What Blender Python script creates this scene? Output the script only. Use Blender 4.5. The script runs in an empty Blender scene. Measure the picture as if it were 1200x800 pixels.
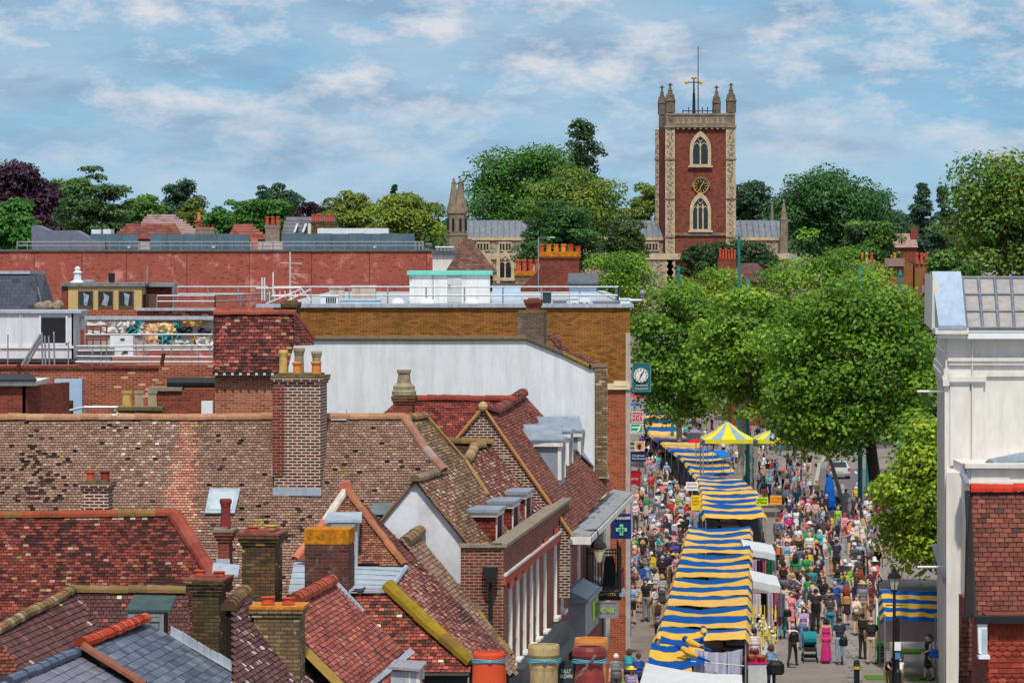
import bpy, bmesh, math, random
import numpy as np
from mathutils import Vector, Matrix, noise
random.seed(7)
RND = random.Random(11)
F, HC, YH = 4800.0, 15.7, 290.0          # focal length in photo pixels, camera height, horizon row
SC = bpy.context.scene
COL = SC.collection
V = Vector
def P(x, y, d): return V(((x-600)*d/F, d, HC-(y-YH)*d/F))
GP = [(0,0),(195,0),(215,-.5),(300,-3.3),(380,-4.4),(420,-3.6),(470,-.5),(520,5),(600,7),(1500,9),(4000,12)]
def gz(d):
    for (a, za), (b, zb) in zip(GP, GP[1:]):
        if d <= b:
            t = max(0, (d-a)/(b-a)); t = t*t*(3-2*t) if b > 400 else t
            return za+(zb-za)*t
    return GP[-1][1]
def gp(x, y):
    """ground point seen at photo pixel x, y"""
    lo, hi = 60., 470.
    for _ in range(50):
        m = (lo+hi)/2
        if YH+F*(HC-gz(m))/m > y: lo = m
        else: hi = m
    d = (lo+hi)/2
    return V(((x-600)*d/F, d, gz(d)))
def srgb(r, g, b):
    f = lambda c: (c/255/12.92) if c/255 < .04045 else ((c/255+.055)/1.055)**2.4
    return (f(r), f(g), f(b))
def mixc(a, b, t): return tuple(x+(y-x)*t for x, y in zip(a, b))
def mul(c, k): return tuple(min(1, x*k) for x in c[:3])

# ------------------------------------------------------------------ materials
MATS = {}
class NT:
    def __init__(s, name):
        s.m = bpy.data.materials.new(name); s.m.use_nodes = True
        s.t = s.m.node_tree; s.n = s.t.nodes; s.l = s.t.links; s.n.clear()
        s.out = s.n.new('ShaderNodeOutputMaterial')
    def new(s, typ, **kw):
        o = s.n.new(typ)
        for k, v in kw.items():
            if k in o.inputs.keys(): o.inputs[k].default_value = v
            else: setattr(o, k, v)
        return o
    def link(s, a, b): s.l.new(a, b)
    def bsdf(s, rough=.8, metal=0, spec=.3):
        b = s.new('ShaderNodeBsdfPrincipled'); b.inputs['Roughness'].default_value = rough
        b.inputs['Metallic'].default_value = metal; b.inputs['Specular IOR Level'].default_value = spec
        s.link(b.outputs[0], s.out.inputs[0]); return b
    def noise(s, co, scale, detail=3, rough=.6):
        o = s.new('ShaderNodeTexNoise'); o.inputs['Scale'].default_value = scale; o.inputs['Detail'].default_value = detail
        o.inputs['Roughness'].default_value = rough
        if co is not None: s.link(co, o.inputs['Vector'])
        return o.outputs[0]
    def ramp(s, f, a, b, ca=(0,0,0,1), cb=(1,1,1,1)):
        r = s.new('ShaderNodeValToRGB'); e = r.color_ramp.elements
        e[0].position = a; e[1].position = b; e[0].color = ca; e[1].color = cb
        s.link(f, r.inputs[0]); return r.outputs[0]
    def mix(s, f, a, b, mode='MIX'):
        m = s.new('ShaderNodeMix', data_type='RGBA', blend_type=mode)
        for k, v in ((0, f), (6, a), (7, b)):
            if hasattr(v, 'links'): s.link(v, m.inputs[k])
            else: m.inputs[k].default_value = v if k == 0 else (*v[:3], 1)
        return m.outputs[2]
    def bump(s, h, b, strength=.5, dist=.02):
        o = s.new('ShaderNodeBump'); o.inputs['Strength'].default_value = strength; o.inputs['Distance'].default_value = dist
        s.link(h, o.inputs['Height']); s.link(o.outputs[0], b.inputs['Normal'])
def coords(t, kind='Object'):
    return t.new('ShaderNodeTexCoord').outputs[kind]
def scaled(t, co, v):
    m = t.new('ShaderNodeMapping'); m.inputs['Scale'].default_value = v
    t.link(co, m.inputs['Vector']); return m.outputs[0]
def plain(name, c, rough=.7, metal=0, var=.25, scale=3., spec=.3):
    if name in MATS: return MATS[name]
    t = NT(name); b = t.bsdf(rough, metal, spec); co = coords(t)
    n = t.noise(co, scale, 5, .65)
    t.link(t.mix(t.ramp(n, .3, .7), mul(c, 1-var), mul(c, 1+var*.6)), b.inputs['Base Color'])
    MATS[name] = t.m; return t.m
def streaked(name, c, dirt, amount=.5, rough=.75, sx=3.5, sz=.35):
    """painted surface with rain streaks and blotches"""
    t = NT(name); b = t.bsdf(rough); co = coords(t)
    st = t.noise(scaled(t, co, (sx, sx, sz)), 1.6, 6, .7)
    bl = t.noise(co, .8, 6, .7)
    fine = t.noise(co, 14, 3, .6)
    c1 = t.mix(t.ramp(st, .42, .74), c, mixc(c, dirt, amount))
    c2 = t.mix(t.ramp(bl, .5, .75), c1, mixc(c, dirt, amount*.8))
    c3 = t.mix(t.ramp(fine, .55, .85), c2, mixc(c, dirt, amount*.5))
    t.link(c3, b.inputs['Base Color']); t.bump(fine, b, .15, .01)
    MATS[name] = t.m; return t.m
def brick(name, c1, c2, mortar, stain=(.02,.018,.015), st=.5, bw=.225, bh=.075, ms=.012, extra=None, pale=None):
    t = NT(name); b = t.bsdf(.88, 0, .15); uv = coords(t, 'UV'); co = coords(t)
    br = t.new('ShaderNodeTexBrick', offset=.5, squash=1)
    t.link(uv, br.inputs['Vector'])
    br.inputs['Color1'].default_value = (*c1, 1); br.inputs['Color2'].default_value = (*c2, 1)
    br.inputs['Mortar'].default_value = (*mortar, 1); br.inputs['Scale'].default_value = 1
    br.inputs['Mortar Size'].default_value = ms; br.inputs['Mortar Smooth'].default_value = .3
    br.inputs['Brick Width'].default_value = bw; br.inputs['Row Height'].default_value = bh
    col = br.outputs[0]
    # a second brick texture with the same cells picks odd burnt and pale bricks
    b2 = t.new('ShaderNodeTexBrick', offset=.5, squash=1); t.link(uv, b2.inputs['Vector'])
    for k, v in (('Scale', 1), ('Mortar Size', 0), ('Brick Width', bw), ('Row Height', bh), ('Bias', -.35)): b2.inputs[k].default_value = v
    b2.inputs['Color1'].default_value = (0,0,0,1); b2.inputs['Color2'].default_value = (1,1,1,1)
    wn = t.new('ShaderNodeTexWhiteNoise'); t.link(b2.outputs[0], wn.inputs['Vector'])
    col = t.mix(t.ramp(wn.outputs[0], .84, .9), col, t.mix(br.outputs['Fac'], mul(c1, .45), mortar))
    col = t.mix(t.ramp(wn.outputs[0], .07, .1, (1,1,1,1), (0,0,0,1)), col, t.mix(br.outputs['Fac'], pale or mixc(c2, mortar, .5), mortar))
    big = t.noise(co, .55, 6, .7); str_ = t.noise(scaled(t, co, (2.5,2.5,.3)), 1.3, 5, .7)
    col = t.mix(t.ramp(big, .45, .78), col, t.mix(st, col, stain))
    col = t.mix(t.ramp(str_, .5, .8), col, t.mix(st*.8, col, stain))
    if extra:                                                          # lichen or lime bloom
        ln = t.noise(co, extra[1], 6, .75)
        col = t.mix(t.ramp(ln, extra[2], extra[2]+.12), col, extra[0])
    grain = t.noise(co, 22, 3, .7)
    col = t.mix(1.0, col, t.ramp(grain, .25, .75, (.74,.74,.74,1), (1.22,1.22,1.22,1)), 'MULTIPLY')
    t.link(col, b.inputs['Base Color'])
    h = t.mix(.3, br.outputs['Fac'], grain)
    inv = t.new('ShaderNodeMath', operation='SUBTRACT'); inv.inputs[0].default_value = 1; t.link(h, inv.inputs[1])
    t.bump(inv.outputs[0], b, .5, .012)
    MATS[name] = t.m; return t.m
def tinted(name, rough=.85, spec=.2, fine=.35, scale=9., lichen=None, metal=0, bump=.25):
    """colour of each tile, slate, pot or leaf comes from its face attribute 'tint'"""
    t = NT(name); b = t.bsdf(rough, metal, spec); co = coords(t)
    a = t.new('ShaderNodeAttribute', attribute_name='tint')
    n = t.noise(co, scale, 5, .7)
    col = t.mix(1.0, a.outputs[0], t.ramp(n, .25, .75, (1-fine*.6,)*3+(1,), (1+fine*.6,)*3+(1,)), 'MULTIPLY')
    if lichen:
        for c, sc, th in lichen:
            ln = t.noise(co, sc, 6, .72)
            col = t.mix(t.ramp(ln, th, th+.08), col, c)
    t.link(col, b.inputs['Base Color']); t.bump(n, b, bump, .012)
    MATS[name] = t.m; return t.m
def foliage(name, trans=.35, rough=.55):
    t = NT(name); a = t.new('ShaderNodeAttribute', attribute_name='tint')
    d = t.new('ShaderNodeBsdfPrincipled'); d.inputs['Roughness'].default_value = rough; d.inputs['Specular IOR Level'].default_value = .35
    tr = t.new('ShaderNodeBsdfTranslucent'); mx = t.new('ShaderNodeMixShader'); mx.inputs[0].default_value = trans
    t.link(a.outputs[0], d.inputs['Base Color'])
    t.link(t.mix(1.0, a.outputs[0], (1.25, 1.2, .45), 'MULTIPLY'), tr.inputs['Color'])
    t.link(d.outputs[0], mx.inputs[1]); t.link(tr.outputs[0], mx.inputs[2]); t.link(mx.outputs[0], t.out.inputs[0])
    MATS[name] = t.m; return t.m
def cloth(name, c, trans=.25, var=.15, attr=False):
    if name in MATS: return MATS[name]
    t = NT(name); co = coords(t); n = t.noise(co, 2.2, 5, .65)
    if attr:
        a = t.new('ShaderNodeAttribute', attribute_name='tint')
        col = t.mix(1.0, a.outputs[0], t.ramp(n, .3, .75, (1-var,)*3+(1,), (1+var*.4,)*3+(1,)), 'MULTIPLY')
    else: col = t.mix(t.ramp(n, .3, .7), mul(c, 1-var), mul(c, 1+var*.5))
    d = t.new('ShaderNodeBsdfDiffuse'); tr = t.new('ShaderNodeBsdfTranslucent'); mx = t.new('ShaderNodeMixShader'); mx.inputs[0].default_value = trans
    for q in (d, tr): t.link(col, q.inputs['Color'])
    t.link(d.outputs[0], mx.inputs[1]); t.link(tr.outputs[0], mx.inputs[2]); t.link(mx.outputs[0], t.out.inputs[0])
    b = t.new('ShaderNodeBump'); b.inputs['Strength'].default_value = .4; b.inputs['Distance'].default_value = .05
    t.link(t.noise(co, 5, 3), b.inputs['Height']); t.link(b.outputs[0], d.inputs['Normal'])
    MATS[name] = t.m; return t.m
def glassy(name, c=(.02,.025,.03), rough=.08):
    t = NT(name); b = t.bsdf(rough, 0, .6); co = coords(t)
    n = t.noise(co, 1.5, 2); t.link(t.mix(n, mul(c, .6), mul(c, 1.6)), b.inputs['Base Color'])
    MATS[name] = t.m; return t.m

# ------------------------------------------------------------------ mesh builder and objects
BASE = {}
class MB:
    def __init__(s): s.v = []; s.f = []; s.m = []; s.c = []; s.anyc = False; s.cuts = []
    def face(s, pts, m=0, c=None):
        n = len(s.v); s.v.extend([tuple(p) for p in pts]); s.f.append(tuple(range(n, n+len(pts)))); s.m.append(m)
        s.c.append(c if c else (1,1,1)); s.anyc = s.anyc or c is not None
    def obox(s, o, a, b, c, m=0, col=None, skip=()):
        """box from corner o along vectors a, b, c (right-handed gives outward faces)"""
        o, a, b, c = V(o), V(a), V(b), V(c)
        if a.cross(b).dot(c) < 0: a, b = b, a
        q = [o, o+a, o+a+b, o+b, o+c, o+a+c, o+a+b+c, o+b+c]
        for k, f in enumerate(((0,3,2,1),(4,5,6,7),(0,1,5,4),(1,2,6,5),(2,3,7,6),(3,0,4,7))):
            if k not in skip: s.face([q[i] for i in f], m, col)
    def box(s, x0, x1, y0, y1, z0, z1, m=0, col=None): s.obox((x0,y0,z0), (x1-x0,0,0), (0,y1-y0,0), (0,0,z1-z0), m, col)
    def prism(s, poly, vec, m=0, col=None, mside=None):
        poly = [V(p) for p in poly]; vec = V(vec)
        nrm = V((0,0,0))
        for a, b in zip(poly, poly[1:]+poly[:1]): nrm += a.cross(b)
        if nrm.dot(vec) > 0: poly = poly[::-1]
        s.face(poly, m, col); top = [p+vec for p in poly]; s.face(top[::-1], m, col)
        n = len(poly)
        for i in range(n):
            j = (i+1) % n; s.face([poly[j], poly[i], top[i], top[j]], m if mside is None else mside, col)
    def tube(s, pts, r, n=8, m=0, col=None, cap=True):
        pts = [V(p) for p in pts]; rs = r if isinstance(r, (list, tuple)) else [r]*len(pts)
        rings = []
        for i, p in enumerate(pts):
            d = (pts[min(i+1, len(pts)-1)]-pts[max(i-1, 0)])
            d = d.normalized() if d.length > 1e-9 else V((0,0,1))
            a = d.cross(V((0,0,1)) if abs(d.z) < .9 else V((1,0,0))).normalized(); b = d.cross(a)
            rings.append([p+(a*math.cos(k*2*math.pi/n)+b*math.sin(k*2*math.pi/n))*rs[i] for k in range(n)])
        for r0, r1 in zip(rings, rings[1:]):
            for k in range(n):
                j = (k+1) % n; s.face([r0[k], r0[j], r1[j], r1[k]], m, col)
        if cap: s.face(rings[0][::-1], m, col); s.face(rings[-1], m, col)
    def lathe(s, c, prof, n=16, m=0, col=None, sx=1, sy=1):
        c = V(c); rings = [[c+V((r*sx*math.cos(k*2*math.pi/n), r*sy*math.sin(k*2*math.pi/n), z)) for k in range(n)] for r, z in prof]
        for r0, r1 in zip(rings, rings[1:]):
            for k in range(n):
                j = (k+1) % n; s.face([r0[k], r0[j], r1[j], r1[k]], m, col)
        s.face(rings[0][::-1], m, col); s.face(rings[-1], m, col)
    def ball(s, c, r, m=0, col=None, n=10):
        r = r if hasattr(r, '__len__') else (r, r, r)
        s.lathe(c, [(max(.02, math.sin(t*math.pi/6))*r[0], -math.cos(t*math.pi/6)*r[2]) for t in range(7)], n, m, col, 1, r[1]/r[0])
    def build(s, name, mats, parent=None, smooth=False, local=False, base=None):
        if name == 'ridge_tiles' and len(s.cuts) > 1:                   # each ridge, hip and verge is a part of its own
            cs = sorted({0, *s.cuts[1:]})+[len(s.f)]
            for a, e in zip(cs, cs[1:]):
                if a == e: continue
                q = MB(); n0 = s.f[a][0]; n1 = s.f[e-1][-1]+1; q.v = s.v[n0:n1]; q.f = [tuple(i-n0 for i in f) for f in s.f[a:e]]; q.m = s.m[a:e]; q.c = s.c[a:e]; q.anyc = s.anyc; o = q.build(name, mats, parent, smooth)
            return o
        mats = mats if isinstance(mats, (list, tuple)) else [mats]
        b = V((0,0,0)) if local else (BASE[parent.name] if parent else (V(base) if base is not None else V((0,0,0))))
        vs = np.array(s.v, dtype=np.float64).reshape(-1, 3)
        me = bpy.data.meshes.new(name)
        me.from_pydata((vs-np.array(b)).tolist(), [], s.f)
        # UVs in metres: along the horizontal and up each face
        uvl = me.uv_layers.new(name='UVMap'); uv = np.zeros((len(me.loops), 2), np.float32); k = 0
        for f in s.f:
            p = vs[list(f)]; nn = len(f)
            nr = np.cross(p[1]-p[0], p[2]-p[0]); L = np.linalg.norm(nr)
            nr = nr/L if L > 1e-12 else np.array((0,0,1.))
            h = np.array((-nr[1], nr[0], 0.)); hl = np.linalg.norm(h)
            if hl < .15: uv[k:k+nn] = p[:, :2]
            else:
                h /= hl; w = np.cross(nr, h); w = w if w[2] > 0 else -w
                uv[k:k+nn, 0] = p@h; uv[k:k+nn, 1] = p@w
            k += nn
        uvl.data.foreach_set('uv', uv.ravel())
        for m in mats: me.materials.append(m)
        if len(mats) > 1: me.polygons.foreach_set('material_index', np.array(s.m, np.int32))
        if s.anyc:
            at = me.attributes.new('tint', 'FLOAT_COLOR', 'FACE')
            c = np.ones((len(s.f), 4), np.float32); c[:, :3] = np.array(s.c, np.float32); at.data.foreach_set('color', c.ravel())
        if smooth: me.polygons.foreach_set('use_smooth', [True]*len(s.f))
        me.update()
        o = bpy.data.objects.new(name, me); COL.objects.link(o)
        if parent: o.parent = parent
        else: o.location = b
        BASE[o.name] = b
        return o
def tag(o, label=None, cat=None, group=None, kind=None):
    if label: o['label'] = label
    if cat: o['category'] = cat
    if group: o['group'] = group
    if kind: o['kind'] = kind
    return o
def thing(name, label, cat, loc, group=None):
    o = bpy.data.objects.new(name, None); COL.objects.link(o); o.location = V(loc); BASE[o.name] = V(loc)
    o.empty_display_size = .3
    return tag(o, label, cat, group)
def dup(o, loc=None, rotz=None, parent=None):
    c = o.copy(); COL.objects.link(c)
    if parent: c.parent = parent
    if loc is not None: c.location = loc
    if rotz is not None: c.rotation_euler = (0, 0, rotz)
    for ch in list(o.children): dup(ch, parent=c)
    return c

# ------------------------------------------------------------------ planes seen through photo pixels
SD = V((.104, 1, 0)).normalized()            # the street's direction
SR = V((1, -.104, 0)).normalized()           # across it, to the right
def plane3(a, b, c):
    n = (b-a).cross(c-a).normalized()
    if n.z < 0: n = -n
    return (a, n)
def plane_dir(a, down, pitch):
    d = V((down[0], down[1], 0)).normalized(); p = math.radians(pitch)
    return (V(a), V((math.sin(p)*d.x, math.sin(p)*d.y, math.cos(p))))
def hit(pl, x, y):
    o = V((0,0,HC)); r = V(((x-600)/F, 1, -(y-YH)/F))
    return o+r*((pl[0]-o).dot(pl[1])/r.dot(pl[1]))
def lift(pl, pts, h): return [p+pl[1]*h for p in pts]
def spans(poly, v):
    xs = []
    for (a, b), (c, d) in zip(poly, poly[1:]+poly[:1]):
        if (b <= v) != (d <= v): xs.append(a+(c-a)*(v-b)/(d-b))
    xs.sort(); return list(zip(xs[::2], xs[1::2]))
def tiles(mb, pl, px, tw, gauge, colf, m=0, mu=1, th=.02, gap=.014, udir=None, miss=0., skirt=None, wob=.008, pts3=None, sag=.0):
    """individual lapped tiles over the roof plane, inside the polygon given in photo pixels"""
    pts = pts3 or [hit(pl, x, y) for x, y in px]; n = pl[1]
    u = (V((0,0,1)).cross(n)).normalized() if udir is None else V(udir)
    u = (u-n*u.dot(n)).normalized()
    v = n.cross(u); 
    if v.z < 0: v = -v
    o = pl[0]; q = [((p-o).dot(u), (p-o).dot(v)) for p in pts]
    v0 = min(b for a, b in q); v1 = max(b for a, b in q)
    mb.face([p-n*.012 for p in pts], mu)
    if skirt is not None:
        cen = sum(pts, V((0,0,0)))/len(pts); low = [cen+(p-cen)*.86-V((0,0,.4)) for p in pts]; mb.face(low, mu)
        for a, b in zip(low, low[1:]+low[:1]): mb.face([a, b, V((b.x, b.y, skirt)), V((a.x, a.y, skirt))], mu)
    rows = int((v1-v0)/gauge)+1
    for k in range(rows):
        rv = v0+k*gauge; off = (k % 2)*tw*.5+RND.uniform(-.02, .02)
        for a, b in spans(q, rv+gauge*.5):
            i0 = math.floor((a-off)/tw); i1 = math.ceil((b-off)/tw)
            for i in range(i0, i1):
                ua = max(a, off+i*tw+gap/2); ub = min(b, off+(i+1)*tw-gap/2)
                if ub-ua < tw*.15: continue
                if miss and RND.random() < miss: continue
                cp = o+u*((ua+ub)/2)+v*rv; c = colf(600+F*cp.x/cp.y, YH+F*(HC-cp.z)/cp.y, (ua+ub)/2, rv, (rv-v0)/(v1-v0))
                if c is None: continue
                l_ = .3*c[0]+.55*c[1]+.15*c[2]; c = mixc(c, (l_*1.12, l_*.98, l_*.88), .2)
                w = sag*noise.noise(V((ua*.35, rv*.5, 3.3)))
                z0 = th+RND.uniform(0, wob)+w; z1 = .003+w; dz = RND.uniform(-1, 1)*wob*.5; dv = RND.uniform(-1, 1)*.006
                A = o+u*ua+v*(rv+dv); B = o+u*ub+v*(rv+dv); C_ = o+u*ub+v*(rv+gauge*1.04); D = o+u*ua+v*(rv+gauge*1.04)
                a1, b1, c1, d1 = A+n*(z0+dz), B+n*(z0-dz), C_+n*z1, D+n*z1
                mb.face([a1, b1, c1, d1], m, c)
                mb.face([A-n*.01, B-n*.01, b1, a1], m, mul(c, .3))  # tail edge tinted dark, painting in the shadow line under each course
    return pts
def ridge(mb, pts, r=.11, seg=.45, col=lambda t: (.2,.1,.07), m=0, n=7, up=(0,0,1), jit=.012):
    """half-round ridge or hip tiles laid along a line of points"""
    L = 0; mb.cuts.append(len(mb.f))
    for p, q in zip(pts, pts[1:]):
        p, q = V(p), V(q); d = (q-p); ln = d.length; d.normalize()
        s = d.cross(V(up)).normalized(); w = s.cross(d)
        k = max(1, round(ln/seg)); st = ln/k
        for i in range(k):
            j1 = V((0,0,RND.uniform(-1,1)*jit)); r0 = r*RND.uniform(1.0,1.1); r1 = r*RND.uniform(.9,1.0); c = col((L+i*st))
            A = p+d*(i*st)+j1; B = p+d*((i+1)*st+.02)+j1
            ra = [A+(s*math.cos(t)+w*math.sin(t))*r0 for t in np.linspace(-.25, math.pi+.25, n)]
            rb = [B+(s*math.cos(t)+w*math.sin(t))*r1 for t in np.linspace(-.25, math.pi+.25, n)]
            for t in range(n-1): mb.face([ra[t], ra[t+1], rb[t+1], rb[t]], m, c)
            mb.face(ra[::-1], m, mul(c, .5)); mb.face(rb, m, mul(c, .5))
        L += ln
def pick(pal):
    r = RND.random()*sum(w for w, c in pal)
    for w, c in pal:
        r -= w
        if r <= 0: break
    return mul(c, RND.uniform(.87, 1.13))
def N(x, y, s): return noise.noise(V((x*s, y*s, 1.7)))+.5*noise.noise(V((x*s*2.3, y*s*2.3, 7.1)))

def facade(mb, p0, d, L, z0, z1, holes, rec=.12, mw=0, mr=1):
    """vertical wall from p0 along d, outward = right of d; holes (u0,u1,v0,v1) get reveals of depth rec"""
    d = V(d).normalized(); out = V((d.y, -d.x, 0)); p0 = V((p0[0], p0[1], 0))
    us = sorted({0, L, *[h[0] for h in holes], *[h[1] for h in holes]}); vs = sorted({z0, z1, *[h[2] for h in holes], *[h[3] for h in holes]})
    pt = lambda u, v, r=0: p0+d*u-out*r+V((0,0,v))
    for a, b in zip(us, us[1:]):
        for c, e in zip(vs, vs[1:]):
            um, vm = (a+b)/2, (c+e)/2
            if any(h[0] < um < h[1] and h[2] < vm < h[3] for h in holes): continue
            mb.face([pt(a, c), pt(b, c), pt(b, e), pt(a, e)], mw)
    for a, b, c, e in holes:
        for q, w in (((a,c),(b,c)), ((b,c),(b,e)), ((b,e),(a,e)), ((a,e),(a,c))):
            mb.face([pt(*q), pt(*q, rec), pt(*w, rec), pt(*w)], mr)
    return pt, out
def window(parent, pt, h, rec, frame, glass, nx=2, ny=2, fw=.06, name='window', bar=.025, sill=None):
    a, b, c, e = h; w = MB(); g = MB()
    O = pt(a, c, rec); U = (pt(b, c, rec)-O); W = V((0,0,e-c)); out = (pt(a, c, 0)-pt(a, c, 1)).normalized()
    lu = U.length; un = U.normalized()
    for (x0, x1, y0, y1) in ((0,fw,0,e-c),(lu-fw,lu,0,e-c),(fw,lu-fw,0,fw),(fw,lu-fw,e-c-fw,e-c)):
        w.obox(O+un*x0+V((0,0,y0)), un*(x1-x0), V((0,0,y1-y0)), out*.06)
    for i in range(1, nx): w.obox(O+un*(lu*i/nx-bar/2)+V((0,0,fw)), un*bar, V((0,0,e-c-2*fw)), out*.04)
    for i in range(1, ny): w.obox(O+un*fw+V((0,0,(e-c)*i/ny-bar/2)), un*(lu-2*fw), V((0,0,bar)), out*.045)
    wo = w.build(name, frame, parent)
    g.obox(O+un*.01+V((0,0,.01))-out*.005, un*(lu-.02), V((0,0,e-c-.02)), out*.02); g.build('pane', glass, wo)
    if sill:
        s = MB(); s.obox(pt(a-.06, c-.09, 0), un*(lu+.12), V((0,0,.09)), out*.12); s.build('sill', sill, wo)
    return wo
def pot_profile(st, w, h):
    r = w/2
    if st == 'roll': return [(r*.95,0),(r*.9,h*.1),(r*.82,h*.7),(r*.84,h*.72),(r*.95,h*.76),(r*.86,h*.8),(r*1.02,h*.83),(r*1.08,h*.9),(r*1.04,h*.97),(r*.85,h),(r*.7,h*.98),(r*.65,h*.8)]
    if st == 'square': return [(r,0),(r*.9,h*.05),(r*.78,h*.8),(r*.95,h*.84),(r*1.02,h),(r*.72,h),(r*.65,h*.8)]
    if st == 'cap': return [(r*1.3,0),(r*1.3,h*.15),(r*1.15,h*.2),(r*1.15,h*.35),(r*.75,h*.48),(r*.62,h*.85),(r*.75,h*.88),(r*.75,h),(r*.5,h),(r*.45,h*.8)]
    return [(r*.92,0),(r*.85,h*.08),(r*.8,h*.82),(r*.95,h*.86),(r,h*.93),(r*.94,h),(r*.68,h),(r*.62,h*.82)]
def chimney(house, x0, x1, yt, yb, d, dep, mat, pots=(), rot=.1, corb=3, cap=None, capc=None, top_flat=False, name='chimney', base_z=None, flash=None, capth=.06, ext=None, on=None):
    """brick stack seen between pixel columns x0..x1 with its top at row yt and foot at yb"""
    if on: d = hit(on, (x0+x1)/2, yb).y
    s = d/F; X0 = (x0-600)*s; X1 = (x1-600)*s; zt = HC-(yt-YH)*s; zb = HC-(yb-YH)*s if base_z is None else base_z
    ax = V((1, -rot, 0)).normalized(); ay = V((rot, 1, 0)).normalized()
    wdt = (X1-X0)-dep*max(0, rot-(x1-600)/F); O = V((X0, d, 0))
    mb = MB()
    cr = .035
    zc = zt-capth-corb*.075
    bx = lambda g, za, zb_, m: mb.obox(O-ax*g-ay*g+V((0,0,za)), ax*(wdt+2*g), ay*(dep+2*g), V((0,0,zb_-za)), m)
    i = corb*cr                                                       # the shaft is narrower than the head
    O = O+ax*i; wdt -= 2*i
    bx(0, zb-.6, zc, 0)
    for k in range(corb): bx((k+1)*cr, zc+k*.075, zc+(k+1)*.075, 0)
    bx(corb*cr+.01, zt-capth, zt, 1)
    if not top_flat: mb.obox(O+ax*.05+ay*.05+V((0,0,zt)), ax*(wdt-.1), ay*(dep-.1), V((0,0,.05)), 1)
    if flash: mb.obox(O-ax*.03-ay*.05+V((0,0,zb-.05)), ax*(wdt+.06), ay*.03, V((0,0,.2)), 2)
    ch = mb.build(name, [mat, cap or mat, flash or mat], house)
    for (px, py, w, st, pm, fy) in pots:
        c = O+ay*dep*fy; dd = c.y+0; X = (px-600)*dd/F
        pb = MB(); h = HC-(py-YH)*dd/F-zt
        n = 4 if st == 'square' else 18
        pb.lathe((X, dd, zt+.02), pot_profile(st, w*dd/F, max(.1, h)), n); pb.build('chimney_pot', pm, ch, smooth=(n > 8))
    return ch
# ================================================================== materials used by the rooftops
M_TILE = tinted('clay_tile', .88, .15, .4, 16)
M_SLATE = tinted('slate', .5, .35, .3, 10)
M_RIDGE = tinted('ridge_tile', .9, .1, .45, 8)
M_UNDER = plain('batten_shadow_board', (.018,.014,.012), .95)
M_WALLB = brick('old_red_brick', srgb(128,66,50), srgb(96,48,40), srgb(150,135,120), st=.5)
M_DKBRICK = brick('dark_brick_white_joint', srgb(96,44,36), srgb(58,32,30), srgb(186,172,158), st=.25, ms=.016)
M_CHIMDK = brick('chimney_brick_white_joint', srgb(112,52,42), srgb(66,34,32), srgb(200,184,166), st=.3, ms=.017, pale=srgb(150,96,80))
M_YELBR = brick('sooty_stock_brick', srgb(112,92,56), srgb(76,62,44), srgb(60,54,46), st=.6, extra=(srgb(150,120,40), 3.2, .62), pale=srgb(170,140,90))
M_STOCKRED = brick('stock_brick_with_reds', srgb(126,96,60), srgb(70,56,44), srgb(66,60,52), st=.55, extra=(srgb(160,84,58), 1.8, .6), pale=srgb(190,150,90))
M_BUFFBR = brick('buff_brick_weathered', srgb(158,132,92), srgb(120,98,70), srgb(84,76,64), st=.7, stain=(.03,.028,.024), extra=(srgb(200,184,150), 4, .6), pale=srgb(190,176,140))
M_REDBR = brick('red_brick', srgb(150,62,46), srgb(112,44,38), srgb(120,90,76), st=.35)
M_LICHBR = brick('brick_grey_render_patches', srgb(116,58,46), srgb(84,46,40), srgb(90,80,74), st=.5, extra=(srgb(132,124,120), 2.6, .56))
M_MUSTARD = brick('mustard_brick', srgb(166,112,52), srgb(134,86,40), srgb(110,80,48), st=.5, stain=srgb(84,60,34))
M_ORBRICK = brick('orange_red_brick', srgb(176,88,56), srgb(146,62,44), srgb(150,112,86), st=.25)
M_LONGRED = brick('long_red_brick', srgb(172,88,74), srgb(154,74,64), srgb(150,94,82), st=.2, extra=(srgb(196,136,124), .9, .54))
M_LOWBR = brick('mottled_red_brick', srgb(164,78,58), srgb(126,56,44), srgb(170,130,104), st=.3, pale=srgb(206,176,130))
M_HUNGBR = brick('pale_red_brick', srgb(168,98,72), srgb(140,74,56), srgb(170,136,110), st=.25)
M_MORTAR = plain('mortar_flaunching', srgb(136,124,108), .95, var=.4, scale=6)
M_MOSSCAP = plain('mossy_cap', srgb(104,92,60), .95, var=.5, scale=7)
M_REDCAP = plain('red_tile_cap', srgb(134,76,62), .9, var=.5, scale=8)
def lichcap():
    t = NT('orange_lichen_cap'); b = t.bsdf(.95, 0, .1); co = coords(t)
    n = t.noise(co, 7, 6, .75); n2 = t.noise(co, 2.5, 4, .7)
    c = t.mix(t.ramp(n, .35, .6), srgb(120,84,40), srgb(206,132,24)); c = t.mix(t.ramp(n2, .55, .7), c, srgb(190,92,30))
    t.link(c, b.inputs['Base Color']); t.bump(n, b, .7, .03); return t.m
M_LICHCAP = lichcap()
M_LEAD = streaked('lead_sheet', srgb(138,150,164), srgb(92,100,112), .7, .45, 2, .6)
M_LEADPALE = streaked('pale_lead', srgb(168,180,192), srgb(112,120,130), .75, .6, 3, .5)
M_WHITE = streaked('weathered_white_paint', srgb(222,220,214), srgb(140,128,112), .55)
M_RENDER = streaked('white_render_gable', srgb(214,216,222), srgb(146,140,136), .6, .9, 1.2, .9)
M_CREAM = streaked('cream_stone', srgb(222,206,172), srgb(160,140,110), .5)
M_POTRED = plain('terracotta_pot', srgb(186,78,50), .8, var=.3, scale=5)
M_POTDK = plain('dark_red_pot', srgb(130,48,44), .6, var=.3, scale=6)
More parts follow.
